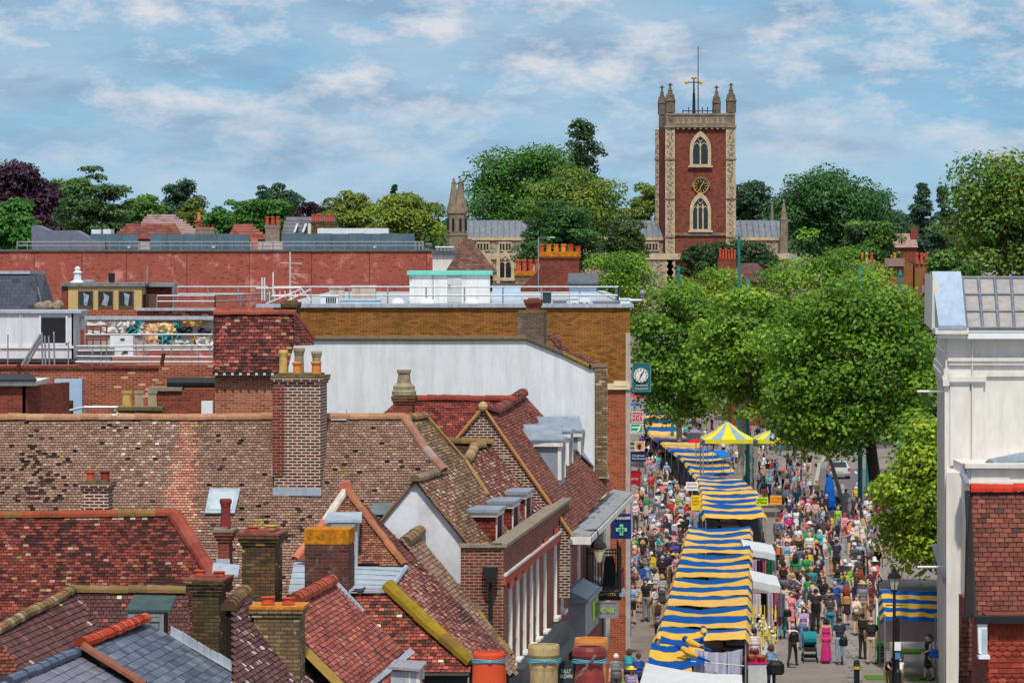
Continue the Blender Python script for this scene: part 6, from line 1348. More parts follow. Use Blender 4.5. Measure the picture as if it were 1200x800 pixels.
for k in range(9):
    nm, c = HC_[k]; hanging(887+k*3.6, 164+rr.random(), rr.uniform(.9,1.35), .3, nm, c, f'{nm} garment hanging under the nearer white side canopy', 'clothes hung under the nearer white canopy')
for k in range(8):
    nm, c = HC_[(k+3) % 10]; hanging(879+k*3.8, 181.5+rr.random(), rr.uniform(.8,1.2), .28, nm, c, f'{nm} garment hanging under the farther white side canopy', 'clothes hung under the farther white canopy')
# yellow and white ribbon stand, pink table with baskets
t = thing('ribbon_stand', 'white draped stand hung with yellow ribbons and trinkets by the front row', 'stand', gp(893,772)); c = gp(893,772); q = MB(); q.lathe(c, [(.5,0),(.42,.5),(.3,1.1),(.12,1.5)], 10); q.build('white_drape', M_WCAN, t, smooth=True); q = MB(); rr = random.Random(8)
for k in range(26): x = rr.uniform(-.55,.5); z = rr.uniform(.9,2.1); q.box(c.x+x, c.x+x+.07, c.y-.5, c.y-.44, z-rr.uniform(.1,.5), z)
for k in range(6): x = -.5+k*.2; q.tube([c+V((x,-.4,.1)), c+V((x+rr.uniform(-.1,.1),-.42,2.1))], .02, 5)
q.build('ribbons', plain('yellow_ribbon', srgb(232,204,60), .7), t); q = MB()
for k in range(14): q.ball(c+V((rr.uniform(-.5,.5),-.47,rr.uniform(.9,1.9))), .06, 0, None, 6)
q.build('trinkets', plain('white_trinket', (.8,.8,.78), .6), t)
c = gp(889,800); t = thing('pink_table', 'table with bright pink cloth and white skirt beside the blue-shirted shopper', 'table', c); q = MB(); q.box(c.x-.75, c.x+.55, c.y-.4, c.y+1.9, .74, .8); q.build('pink_cloth', plain('magenta_cloth', srgb(206,22,110), .8), t); q = MB(); q.box(c.x-.72, c.x+.52, c.y-.36, c.y+1.8, 0, .74); q.build('white_skirt', M_WCAN, t)
rr = random.Random(12)
for k in range(12):
    b_ = c+V((-.6+(k % 4)*.34, -.25+(k//4)*.34, .8)); q = MB(); q.lathe(b_, [(.08,0),(.15,.12),(.17,.18),(.14,.18),(.1,.06)], 10)
    tag(q.build('basket', plain(('wicker_tan','wicker_brown','wicker_red')[k % 3], (srgb(196,140,80), srgb(150,92,56), srgb(176,70,50))[k % 3], .9, var=.35, scale=14), base=b_), f"{('tan','brown','reddish')[k % 3]} wicker basket on the pink table, {('front','middle','back')[k//4]} row, {('first','second','third','last')[k % 4]} from the left", 'basket', 'baskets on the pink table')
# flower stall
c = gp(938,660); t = thing('flower_stall', 'black tiered flower stand with orange and yellow blooms in the right lane', 'flower stand', c); q = MB()
for k in range(3): q.box(c.x-.95, c.x+.95, c.y+.5*k, c.y+.5*k+.5, gz(c.y), gz(c.y)+.45+.25*k)
q.build('tiers', M_BLACK, t); q = MB(); rr = random.Random(3); fc = [srgb(236,150,30), srgb(240,200,40), srgb(200,50,60), srgb(230,90,40), srgb(80,140,50), srgb(60,110,40)]
for k in range(150): z = rr.randint(1,2); q.ball(c+V((rr.uniform(-.9,.9), .5*z+rr.uniform(0,.5), .45+.25*z+rr.uniform(.02,.22))), rr.uniform(.05,.1), 0, rr.choice(fc), 5)
q.build('blooms', M_TILE, t); q = MB()
for k in range(5): q.lathe(c+V((.0+.18*k,.15,.45)), [(.07,0),(.09,.2)], 8)
q.build('wrapped_bunch', M_WCAN, t)
# book and bric-a-brac table, market boards
def table(label, x, y, w, dep, colr, nm, items, gname, seed):
    c = gp(x, y); t = thing('market_table', label, 'table', c); q = MB(); q.box(c.x-w/2, c.x+w/2, c.y, c.y+dep, c.z+.7, c.z+.76); q.build('top', plain(nm, colr, .85), t); q = MB(); q.box(c.x-w/2+.03, c.x+w/2-.03, c.y+.03, c.y+dep-.03, c.z, c.z+.7); q.build('skirt', MATS[nm], t); r2 = random.Random(seed)
    for k in range(items):
        p = c+V((-w/2+.12+(w-.24)*(k+.5)/items, dep*.5+r2.uniform(-.2,.2), .76)); q = MB(); hh = r2.uniform(.12,.34); q.box(p.x-.09, p.x+.09, p.y-.07, p.y+.07, p.z, p.z+hh); q.box(p.x-.1, p.x+.1, p.y-.08, p.y+.08, p.z+hh, p.z+hh+.03); ci = r2.randrange(8)
        tag(q.build('trinket_box', col_mat('bowl_'+GN[ci], GC[ci]), base=p), f"{GN[ci]} boxed ware on {gname}, {('first','second','third','fourth','fifth','sixth','seventh','eighth','ninth')[k]} from left", 'box', 'boxed wares on '+gname)
table('dark green market table crowded with small wares right of the back row', 884, 568, 1.9, 1.0, srgb(24,70,48), 'bottle_green_cloth', 8, 'the green table', 3); table('black market table beside the flower stand', 918, 668, 1.8, .9, srgb(30,28,32), 'black_cloth', 7, 'the black table', 4); table('low market table left of the folded blue parasol', 941, 580, 1.6, .8, srgb(60,50,70), 'plum_cloth', 7, 'the plum table', 5)
for nm, lab, x0, x1, y0, y1, d_, m, m2, lines in (('notice_board','lime yellow market notice with black lettering beside the back stalls',886,900,582.5,592,222,M_LIME,M_PBLACK,(585,588.4)),('notice_board','orange yellow market notice right of the lime one',902.5,916,580.5,591,223,M_SORANGE,plain('sign_rust', srgb(206,100,20), .6),(583.5,587)),('notice_board','white and red market notice on the left edge of the back row',804,818,564.5,574.5,238,M_PWHITE,M_SRED,(567,)),('notice_board','tall yellow market notice with orange lettering beside the left lane',810,821,580,597.5,226,M_SYEL,MATS['sign_rust'],(583,586.5,590))):
    t, X, Z = signboard(nm, lab, x0, x1, y0, y1, d_, m, 'notice', th=.04); 
    for k, yy in enumerate(lines): marks(t, X(x0+1.2), X(x1-1), Z(yy), .1, d_-.01, m2, 30+k+int(x0))
    if m is M_PWHITE: marks(t, X(805), X(817), Z(571), .09, d_-.01, M_PBLACK, 77)
    q = MB(); q.tube([V(((X(x0)+X(x1))/2,d_+.06,gz(d_))), V(((X(x0)+X(x1))/2,d_+.06,Z(y0)))], .025, 6); q.build('stake', M_POLE, t)
# marquee, umbrellas
def marquee(label, x0, x1, ye, yt, d, dep):
    t = thing('marquee', label, 'marquee', (wx((x0+x1)/2,d), d, gz(d))); X0, X1 = wx(x0,d), wx(x1,d); ze = HC-(ye-YH)*d/F; za = HC-(yt-YH)*(d+dep/2)/F; A = V(((X0+X1)/2, d+dep/2, za)); q = MB(); GY = srgb(150,180,196); YY = srgb(238,222,60)
    cs = [V((X0,d,ze)), V((X1,d,ze)), V((X1,d+dep,ze)), V((X0,d+dep,ze))]
    for a, b_ in zip(cs, cs[1:]+cs[:1]):
        st = [0,.14,.36,.64,.86,1]
        for k in range(5):
            p, r_ = a.lerp(b_, st[k]), a.lerp(b_, st[k+1]); c = YY if k % 2 == 0 else GY
            m1, m2 = p.lerp(A,.5)-V((0,0,.12)), r_.lerp(A,.5)-V((0,0,.12)); q.face([p, r_, m2, m1], 0, c); q.face([m1, m2, A.lerp(r_,.06), A.lerp(p,.06)], 0, c); q.face([p-V((0,0,.28)), r_-V((0,0,.28)), r_, p], 0, YY)
    q.build('roof', M_STRIPE, t)
    for c in cs: q = MB(); q.box(c.x-.05, c.x+.05, c.y-.05, c.y+.05, gz(c.y), ze); q.build('leg', M_POLE, t); 
    q = MB()
    for c in cs[:2]: q.box(c.x-.12, c.x+.12, c.y-.13, c.y-.02, ze-.35, ze)
    q.build('corner_pad', plain('teal_pad', srgb(40,90,110), .7), t); return t
marquee('yellow and grey striped pointed marquee, the left one under the plane trees', 824, 884.5, 515, 493, 292, 4.2); marquee('yellow and grey striped pointed marquee, the right one under the plane trees', 886, 945, 515, 494, 294, 4.2)
def umbrella(label, x, y, d, r_, c, name='umbrella', folded=False):
    g_ = gz(d); cx = wx(x, d); z = HC-(y-YH)*d/F; t = thing(name, label, 'umbrella', (cx, d, g_)); q = MB(); n = 8
    if folded:
        q.lathe((cx,d,g_), [(.2,.75),(.36,1.0),(.4,1.4),(.32,2.2),(.2,2.8),(.05,3.1)], 10, 0, None); q.build('folded_cloth', cloth('umb_'+str(c), c, .1, .3), t); q = MB(); q.tube([V((cx,d,g_)), V((cx,d,g_+3.2))], .04, 6); q.build('pole', M_POLE, t); return t
    rim = [V((cx+math.cos(k*2*math.pi/n)*r_, d+math.sin(k*2*math.pi/n)*r_, z-.38*r_)) for k in range(n)]; mid = [V((cx+math.cos(k*2*math.pi/n)*r_*.55, d+math.sin(k*2*math.pi/n)*r_*.55, z-.1*r_)) for k in range(n)]
    for k in range(n): j = (k+1) % n; q.face([rim[k], rim[j], mid[j], mid[k]]); q.face([mid[k], mid[j], V((cx,d,z))])
    q.build('cloth', cloth('umb_%d_%d' % (int(c[0]*99), int(c[2]*99)), c, .2, .15), t); q = MB(); q.tube([V((cx,d,g_)), V((cx,d,z+.1))], .025, 6); q.build('pole', M_POLE, t); return t
umbrella('red umbrella open beside the bend of the striped row', 816, 514, 318, .75, srgb(220,36,52)); umbrella('dark plum umbrella right of the red one', 829, 517, 316, .7, srgb(60,40,64)); umbrella('red umbrella far up the street under the clock', 745, 462, 440, .75, srgb(226,60,76)); umbrella('second, lower red umbrella right of the far red one', 751, 464, 436, .6, srgb(220,50,70)); umbrella('white and grey umbrella far up the street', 760, 466, 432, 1.1, srgb(206,206,210)); umbrella('bright blue umbrella below the far red one', 744, 472, 428, .7, srgb(40,110,200)); umbrella('cream umbrella at the far end under the trees', 775, 470, 436, 1.3, srgb(226,214,170)); umbrella('lilac parasol at the near side of the marquee', 815, 503, 340, .6, srgb(150,130,170))
umbrella('tall folded blue parasol standing beside a plane trunk', 972, 0, 268, 1, srgb(28,96,180), 'parasol', True)
q = MB(); g = [P(835,529,300), P(848,527.5,303), P(856,534,300), P(846,537,297)]; q.prism(g, (0,0,.06)); t = thing('blue_stall', 'flat bright blue stall canopy right of the striped bend', 'market stall', (g[0].x+.5,300,gz(300))); q.build('canopy', cloth('blue_tarp', srgb(40,130,210), .2), t)
for p in g: q = MB(); q.tube([V((p.x,p.y,gz(p.y))), p], .025, 6); q.build('pole', M_POLE, t)
# right hand stall with lamp post, menu board, table
t = thing('corner_stall', 'blue and yellow striped stall with pale back sheet against the cream town building', 'market stall', (14, 152, 0)); d = 152.; q = MB(); x0, x1 = wx(1037,d), wx(1112,d); z0_, z1_ = HC-(726-YH)*d/F, HC-(695-YH)*d/F; nx_ = 20
for k in range(nx_):
    for j in range(7):
        f = lambda a, b_: V((x0+(x1-x0)*a/nx_, d+1.6*b_/7+.06*noise.noise(V((a*.4,b_*.7,2))), z0_+(z1_-z0_)*b_/7-.08*a/nx_*1.0+.05*noise.noise(V((a*.3,b_*.5,9)))))
        q.face([f(k,j), f(k+1,j), f(k+1,j+1), f(k,j+1)], 0, BLU if j % 2 == 0 else YEL)
for j in range(7):
    f = lambda b_, o: V((x0, d+1.6*b_/7+o*1.6, z0_+(z1_-z0_)*b_/7-o*.9)); q.face([f(j,.0), f(j+1,.0), f(j+1,.25)-V((.12,0,0)), f(j,.25)-V((.12,0,0))], 0, BLU if j % 2 == 0 else YEL)
q.build('canopy', M_STRIPE, t, smooth=True); q = MB(); q.prism([V((x0,d+2,.9)), V((x1,d+2,.9)), V((x1,d+2,z0_+.3)), V((x0,d+2,z0_+.3))], (0,.03,0)); q.build('back_sheet', cloth('mauve_sheet', srgb(196,182,192), .15, .15), t)
for p in ((x0,d),(x1-.5,d),(x0,d+2.1),(x1-.5,d+2.1)): q = MB(); q.tube([V((*p,0)), V((*p,z0_+.2))], .03, 6); q.build('pole', M_POLE, t)
M_TURF = plain('artificial_turf', srgb(84,124,40), .95, var=.4, scale=20); q = MB(); c = gp(1080,800)
t = thing('turf_table', 'folding table topped with bright artificial turf under the corner stall', 'table', (wx(1084,150),150,0)); q = MB(); q.box(wx(1056,150), wx(1104,150), 149.6, 151, .86, .93); q.build('top', M_TURF, t)
for x in (1058, 1102): q = MB(); q.tube([V((wx(x,150),149.7,0)), V((wx(x,150),150.9,.86))], .025, 6); q.tube([V((wx(x,150),150.9,0)), V((wx(x,150),149.7,.86))], .025, 6); q.build('leg', M_POLE, t)
q = MB(); p = gp(1015,795); q.box(p.x, p.x+.9, p.y-.4, p.y+1.1, 0.004, .03); tag(q.build('turf_mat', M_TURF, base=p), 'bright green artificial turf mat on the paving by the kneeling pair', 'mat')
q = MB(); p = gp(1065,796); q.box(p.x, p.x+.9, p.y-.4, p.y+1.1, .004, .03); tag(q.build('turf_mat', M_TURF, base=p), 'bright green artificial turf mat in front of the turf table', 'mat')
t = thing('menu_board', 'tall narrow green and black market board with white lettering beside a grey cabinet', 'sign', gp(1033,776)); c = gp(1033,776); q = MB(); q.box(c.x-.17, c.x+.17, c.y, c.y+.08, 0, 1.75); q.build('board', plain('market_green', srgb(20,150,50), .6), t); q = MB()
for k in range(7): q.box(c.x-.12, c.x+.12, c.y-.012, c.y, .12+k*.235, .25+k*.235)
q.build('black_panels', M_PBLACK, t)
for k in range(7): marks(t, c.x-.1, c.x+.1, .185+k*.235, .06, c.y-.012, M_PWHITE, 60+k, 'panel_lettering')
t = thing('grey_cabinet', 'grey speckled cabinet with white edge behind the green board', 'cabinet', gp(1035,762)); c = gp(1035,762); q = MB(); q.box(c.x-.22, c.x+.26, c.y, c.y+.4, 0, 1.95); q.build('casing', plain('speckled_grey', srgb(120,116,116), .8, var=.35, scale=12), t); q = MB(); q.box(c.x-.28, c.x-.2, c.y-.03, c.y+.42, .7, 2.0); q.build('edge', M_PWHITE, t)
def lamp(label, x, y, d, hh):
    c = V((wx(x,d), d, gz(d))); t = thing('street_lamp', label, 'street lamp', c); q = MB(); q.lathe(c, [(.16,0),(.16,.5),(.1,.6),(.08,.7),(.06,hh*.6),(.05,hh)], 10); q.tube([c+V((-.3,0,hh*.86)), c+V((.3,0,hh*.86))], .025, 6); q.build('post', M_BLACK, t)
    q = MB(); q.lathe(c+V((0,0,hh)), [(.1,0),(.21,.42),(.2,.42)], 4); q.build('lantern', plain('lamp_glass', srgb(196,196,186), .3), t); q = MB(); q.lathe(c+V((0,0,hh+.42)), [(.26,0),(.2,.12),(.08,.22),(.05,.34),(.02,.4)], 4); q.lathe(c+V((0,0,hh-.06)), [(.1,0),(.12,.08)], 8)
    for k in range(4): a = k*math.pi/2; q.tube([c+V((math.cos(a)*.1,math.sin(a)*.1,hh)), c+V((math.cos(a)*.21,math.sin(a)*.21,hh+.42))], .015, 4)
    q.build('hood', M_BLACK, t); return t
lamp('black Victorian lantern street lamp in front of the striped corner stall', 1048, 800, 143, 3.75)
c = V((wx(1052,142), 142, 0)); q = MB(); q.lathe(c, [(.12,0),(.12,1.0),(.07,1.1),(.065,2.9)], 10, 0); q.box(c.x-.12, c.x+.1, c.y-.1, c.y-.07, 1.75, 2.05, 1); q.box(c.x-.1, c.x+.08, c.y-.1, c.y-.07, 1.45, 1.68, 2); q.lathe(c+V((0,0,.0)), [(.125,.35),(.125,.5)], 10, 3); tag(q.build('sign_post', [M_BLACK, M_PWHITE, plain('sticker_blue', srgb(60,130,180), .6), M_GOLD], base=c), 'black post with pale stickers standing beside the lantern lamp', 'post')
c = gp(1004,812); q = MB(); q.lathe(c, [(.14,0),(.14,.12),(.1,.16),(.1,.8),(.13,.84),(.13,.98),(.1,1.04),(.12,1.08),(.09,1.16),(.02,1.2)], 12); bl = tag(q.build('bollard', M_BLACK, smooth=False, base=c), 'black bollard with gold band on the drain strip', 'bollard'); q = MB(); q.lathe(c, [(.137,.86),(.137,.96)], 12); q.build('gold_band', M_GOLD, bl)
# turquoise columns above the trees
M_TURQ = plain('turquoise_column', srgb(30,120,124), .5)
for x, y, d_, lab in ((1017,515,291,'tall turquoise lamp column beside the leaning plane trunk'),(866,279,405,'tallest turquoise lamp column in front of the church'),(795,318,373,'turquoise lamp column top left above the trees'),(876,334,323,'turquoise lamp column top in the middle of the plane trees'),(1055,324,300,'turquoise lamp column top near the mossy brick gable'),(1008,322,279,'turquoise lamp column top just above the right plane crown'),(788,505,385,'turquoise lamp column beside the far canopies'),(877,508,335,'turquoise lamp column between the two marquees')):
    c = V((wx(x,d_),d_,gz(d_))); q = MB(); top = HC-(y-YH)*d_/F if y < 480 else c.z+8; q.tube([c, V((c.x,c.y,top))], [.17,.13], 10); q.lathe(V((c.x,c.y,top)), [(.16,0),(.19,.1),(.05,.5)], 8); tag(q.build('lamp_column', M_TURQ, base=c), lab, 'lamp column')
# bench, crowd barrier, pushchair
c = gp(970,597); t = thing('bench', 'dark wooden street bench below the folded blue parasol', 'bench', c); q = MB(); q.box(c.x-.75, c.x+.75, c.y, c.y+.45, c.z+.42, c.z+.47); q.build('seat', plain('dark_bench_wood', srgb(50,46,46), .8), t); q = MB(); q.box(c.x-.75, c.x+.75, c.y+.42, c.y+.47, c.z+.55, c.z+.9); q.build('backrest', MATS['dark_bench_wood'], t)
for x in (-.65,.65): q = MB(); q.box(c.x+x-.04, c.x+x+.04, c.y, c.y+.46, c.z, c.z+.42); q.build('leg', M_BLACK, t)
railing('barrier', 'steel crowd barrier beside the birch-like plane trunk', [gp(993,606), gp(1024,606)], 1.0, 1.0, (1.0,.15), .03)
def pushchair(label, x, y, rz, hood, seat):
    c = gp(x, y); t = thing('pushchair', label, 'pushchair', c); t.rotation_euler = (0,0,rz); L_ = V(c)
    q = MB(); q.prism([L_+V(p) for p in ((-.22,-.3,.42),(.22,-.3,.42),(.22,.2,.5),(-.22,.2,.5))], (0,0,.08)); q.prism([L_+V(p) for p in ((-.22,.14,.5),(.22,.14,.5),(.22,.3,1.0),(-.22,.3,1.0))], (0,.06,0)); q.build('seat', plain('ps_'+seat[0], seat[1], .8), t)
    q = MB(); rings = []
    for k in range(6): a = math.radians(20+k*22); rings.append([L_+V((x_, .28-math.sin(a)*.42, .86+.0-math.cos(a)*-.30)) for x_ in (-.25,0,.25)])
    for r0, r1 in zip(rings, rings[1:]):
        for k in range(2): q.face([r0[k], r0[k+1], r1[k+1], r1[k]])
    q.build('hood', plain('ps_'+hood[0], hood[1], .8), t); q = MB()
    for x_ in (-.25,.25): q.tube([L_+V((x_,-.4,.15)), L_+V((x_,.1,.45)), L_+V((x_,.55,1.02))], .018, 6); q.tube([L_+V((x_,.35,.15)), L_+V((x_,0,.5))], .018, 6)
    q.tube([L_+V((-.25,.55,1.02)), L_+V((.25,.55,1.02))], .022, 6); q.box(L_.x-.22, L_.x+.22, L_.y-.1, L_.y+.3, L_.z+.16, L_.z+.28); q.build('frame', M_BLACK, t)
    for x_ in (-.27,.27):
        for y_, r_ in ((-.4,.1),(.35,.15)): q = MB(); q.tube([L_+V((x_-.02,y_,r_)), L_+V((x_+.02,y_,r_))], r_, 12); q.build('wheel', M_BLACK, t)
    return t
pushchair('black pushchair with teal hood pushed in front of the lilac-topped woman', 949, 775, 0, ('teal_hood', srgb(20,130,140)), ('black_seat', srgb(30,30,34))); pushchair('dark pushchair parked by the plane trunk near the bench', 985, 598, .6, ('dark_hood', srgb(36,34,40)), ('dark_seat', srgb(30,30,34)))
# cars
def car(label, x, y, rz, cmat):
    c = gp(x, y); t = thing('parked_car', label, 'car', c); t.rotation_euler = (0,0,rz); L_ = V(c); R = lambda p: L_+V(p)
    prof = [(-1.95,.3),(-2.0,.55),(-1.92,.92),(-1.75,1.0),(-1.25,1.45),(-.9,1.52),(.3,1.5),(.75,1.36),(1.15,1.0),(1.85,.86),(2.05,.6),(2.0,.3)]
    q = MB(); n = len(prof); wd = [.78 if z > 1.1 else .86 for y_, z in prof]; wd = [.62 if z > 1.4 else w for (y_, z), w in zip(prof, wd)]
    Lp = [R((-w,y_,z)) for (y_, z), w in zip(prof, wd)]; Rp = [R((w,y_,z)) for (y_, z), w in zip(prof, wd)]
    for k in range(n): j = (k+1) % n; q.face([Lp[k], Rp[k], Rp[j], Lp[j]])
    q.face(Lp); q.face(Rp[::-1]); q.build('body', cmat, t)
    q = MB(); q.prism([R((-.62,-1.74,1.03)), R((.62,-1.74,1.03)), R((.54,-1.3,1.42)), R((-.54,-1.3,1.42))], (0,-.03,.03)); q.build('rear_window', M_GLASS, t)
    q = MB(); q.prism([R((-.66,1.12,1.04)), R((.66,1.12,1.04)), R((.55,.78,1.36)), R((-.55,.78,1.36))], (0,.03,.03)); q.build('windscreen', M_GLASS, t)
    for sx in (-1, 1):
        q = MB(); q.prism([R((sx*.84,-1.2,1.02)), R((sx*.84,.95,1.02)), R((sx*.69,.55,1.38)), R((sx*.66,-.95,1.42))], (sx*.02,0,.012)); q.build('side_window', M_GLASS, t)
        q = MB(); q.box(L_.x+sx*.78-.1, L_.x+sx*.78+.1, L_.y-2.02, L_.y-1.93, L_.z+.72, L_.z+.98); q.build('tail_light', M_SRED, t)
        for y_ in (-1.25, 1.3): q = MB(); q.tube([R((sx*.72,y_,.31)), R((sx*.9,y_,.31))], .31, 16); w_ = q.build('wheel', M_BLACK, t); q = MB(); q.tube([R((sx*.88,y_,.31)), R((sx*.91,y_,.31))], .18, 12); q.build('rim', M_GALV, w_)
    q = MB(); q.box(L_.x-.26, L_.x+.26, L_.y-2.03, L_.y-1.98, L_.z+.66, L_.z+.77); q.build('number_plate', M_SYEL, t); q = MB(); q.box(L_.x-.84, L_.x+.84, L_.y-2.06, L_.y-1.95, L_.z+.32, L_.z+.5); q.build('bumper', plain('grey_bumper', srgb(130,134,138), .5), t)
    return t
M_SILV = plain('silver_car_paint', srgb(184,192,198), .3, .3, .05); car('silver hatchback with yellow number plate parked beyond the plane trunks', 982, 560, 0, M_SILV); car('pale blue grey car half hidden behind the turquoise column', 1034, 577, .05, plain('pale_blue_paint', srgb(166,190,204), .3, .2, .05))

# ================================================================== cream town building and the tile-hung house on the right
M_TOWN = streaked('cream_stucco', srgb(218,215,209), srgb(150,144,134), .38, .8, 1.8, .4)
h = thing('town_building', 'tall cream stucco classical building with pilasters and lead roofed pediment', 'building', (18, 140, 0)); d = 140.; s = d/F; X = lambda x: (x-600)*s; Z = lambda y: HC-(y-YH)*s
x0 = X(1113); side = V((-.0,1,0)); x1 = 40.; fl = X(1101)
mb = MB(); mb.prism([V((x0+.05,d+.02,0)), V((x1,d+.02,0)), V((x1,d+16,0)), V((x0+1.35,d+16,0))], (0,0,Z(392))); mb.build('wall', M_TOWN, h)
mb = MB()                                                              # pilasters and panel strips on the facing wall
mb.box(x0-.0, X(1136), d-.1, d, Z(545), Z(445)); mb.box(x0-.06, X(1155), d-.22, d, Z(447), Z(441)); mb.box(x0-.03, X(1153), d-.16, d, Z(450), Z(447)); mb.box(X(1138), X(1152), d-.08, d, Z(545), Z(450)); mb.box(x0-.08, x1, d-.16, d, Z(423), Z(419)); mb.box(x0-.04, x1, d-.1, d, Z(427.5), Z(423)); mb.box(x0-.05, x1, d-.08, d, Z(441), Z(437))
mb.box(x0-.06, x1, d-.12, d, Z(398), Z(394)); mb.build('pilaster', M_TOWN, h)
mb = MB()                                                              # the street front seen edge-on: stepped planes
fx = fl
TD = V((.079,1,0)); tb = lambda m_, xa, xb, ya, yb, z0_, z1_: m_.obox(V((X(xa),d+ya,z0_))+V((.079*ya,0,0)), V((X(xb)-X(xa),0,0)), TD*(yb-ya), V((0,0,z1_-z0_)))
for (xa, y0, y1) in ((1110,392,415),(1108,415,432),(1106,432,440),(1104.5,440,446),(1110,446,676),(1111,680,900),(1108,676,684)): tb(mb, xa, 1140, .0, 14, Z(y1), Z(y0))
for k, y in enumerate((2.0, 4.4, 6.8, 9.2, 11.6)): tb(mb, 1107, 1112.6, y-2.06, y-1.1, Z(800)-1, Z(446)); tb(mb, 1105, 1112.4, y-2.2, y-.95, Z(452), Z(444))
mb.build('street_front', M_TOWN, h)
mb = MB(); mb.box(X(1094), X(1152), d-.6, d+14, Z(674), Z(671)) if False else None
tb(mb, 1103, 1124, -.25, 14, Z(676), Z(672)); tb(mb, 1105, 1122, -.2, 14, Z(682), Z(676)); mb.build('string_course', M_LEADPALE, h)
mb = MB(); a = Z(388); mb.box(X(1098), X(1133), d-.5, d+.4, Z(396), Z(391)); mb.box(X(1094), X(1133), d-.6, d+.4, Z(391), Z(384)); mb.prism([P(1092,386,d+.3), P(1100,394,d+.3), P(1104,384,d+.3), P(1100,332,d+.3), P(1093,322,d+.3)], TD*12); mb.build('cornice', M_TOWN, h)
mb = MB(); mb.prism([P(1100,383,d-.6), P(1132,383,d-.6), P(1126,320,d+.9), P(1092,320,d+.9)], (0,0,.06)); mb.prism([P(1099,386,d-.62), P(1133,386,d-.62), P(1133,383,d-.6), P(1099,383,d-.6)], (0,.05,0), 1)
for y in (336, 348, 360): mb.tube([P(1094+(y-320)*.11,y,d-.6+1.5*(383-y)/63-.03), P(1126+(y-320)*.1,y,d-.6+1.5*(383-y)/63-.03)], .012, 4, 1)
mb.build('parapet_lead', [streaked('bright_lead', srgb(158,178,200), srgb(118,134,152), .6, .5, 3, .6), M_LEAD], h)
mb = MB(); q0 = [P(1133,388,d-.4), P(1290,388,d-.4), P(1290,328,d+3), P(1127,328,d+3)]; mb.prism(q0, (0,0,.08)); mb.build('sloped_roof', streaked('brown_grey_zinc', srgb(166,158,152), srgb(120,126,136), .8, .6, 2, .8), h)
mb = MB(); L_ = lambda u, v: (q0[0].lerp(q0[1], u)).lerp(q0[3].lerp(q0[2], u), v)+V((0,-.03,.1))
for v in (0.01, .33, .66, .99): mb.tube([L_(0,v), L_(1,v)], .055, 6)
for k in range(8): mb.tube([L_(.0+k*.118,0), L_(.0+k*.118+.0,1)], .055, 6)
mb.build('roof_rolls', plain('dark_lead_roll', srgb(110,118,130), .5, var=.3), h)
mb = MB(); mb.box(X(1132), x1, d-.55, d-.35, Z(396.5), Z(390)); mb.build('gutter', plain('white_gutter', srgb(224,226,228), .5, var=.06), h)
mb = MB()
for x, y0, y1 in ((1139.5,396,545),(1121,556,800)): mb.tube([P(x,y0,d-.12 if y0 < 500 else d-1), P(x,y1,d-.12 if y0 < 500 else d-1)], .05 if y0 > 500 else .022, 8)
for y in (590, 626, 664, 700, 760): mb.lathe(P(1121,y,d-1), [(.07,0),(.07,.1)], 8)
mb.build('downpipe', M_TOWN, h)
mb = MB(); mb.box(X(1094)+.0, X(1114), d-1.0, d+.3, Z(672), Z(556)) if False else None
dw = 136.; sw = dw/F
mb.box((1132-600)*sw, x1, dw, dw+4, 0, HC-(545-YH)*sw); mb.obox(V((wx(1109,137.2),137.2,0)), V((wx(1134,137.2)-wx(1109,137.2),0,0)), V((.33,3,0)), V((0,0,HC-(556-YH)*sw))); mb.build('lower_wing', M_TOWN, h)
mb = MB(); mb.box((1130-600)*sw, x1, dw-.25, dw+.4, HC-(548-YH)*sw, HC-(543-YH)*sw); mb.box((1130-600)*sw, x1, dw-.12, dw, HC-(567-YH)*sw, HC-(564-YH)*sw); mb.box((1138-600)*sw, (1183-600)*sw, dw-.04, dw, HC-(566-YH)*sw, HC-(549-YH)*sw); mb.build('wing_cornice', M_TOWN, h)
mb = MB(); mb.prism([P(1126,556,135.7), P(1131,566,135.6), P(1136,566,135.8), P(1131,548,136)], (0,.5,0)); mb.tube([P(1160,546,137), P(1200,538,138), P(1240,540,138)], .25, 8); mb.build('lead_flashing', M_LEAD, h)
mb = MB(); mb.tube([P(1075,458.5,d+.8), P(1108,458.5,d+.8)], .045, 6); mb.tube([P(1075,664,d+.8), P(1110,664,d+.8)], .045, 6); mb.build('flag_bracket', plain('white_pole', (.75,.75,.75), .5, var=.05), h)
h = thing('tile_hung_cottage', 'bright red tiled house with scalloped tile hanging at the right edge', 'house', (10, 76, 0)); d = 76.; r = MB(); plt = plane_dir(P(1138,575,78.2), (0,-1), 62)
tiles(r, plt, [(1137,576),(1290,576),(1290,721),(1142,721),(1140,650)], .165, .1, lambda x,y,u,v,t: pick([(5, srgb(122,64,52)), (4, srgb(110,57,47)), (2, srgb(136,73,58)), (1, srgb(96,55,47)), (.6, srgb(82,56,52))]), 0, 1, .018, skirt=None)
pls = plane_dir(P(1132,720,76), (-1,0), 50); r.prism([P(1131,724,75.5), P(1141,720,75.5), P(1138,575,78.2), P(1134,575,78.6)], (0,.2,0), 1)
tiles(r, plane_dir(P(1125,760,77), (0,-1), 60), [(1128,722),(1139,722),(1138,800),(1132,850),(1122,850),(1124,760)], .165, .1, lambda x,y,u,v,t: pick([(3, srgb(120,66,54)), (2, srgb(98,56,48))]), 0, 1, .018); r.build('roof', [M_TILE, M_UNDER], h)
r = MB(); ridge(r, [P(1137,574,78.2), P(1290,574,78.2)], .12, .42, rp([(3, srgb(190,60,42)), (1, srgb(170,54,40))])); r.build('ridge_tiles', M_RIDGE, h)
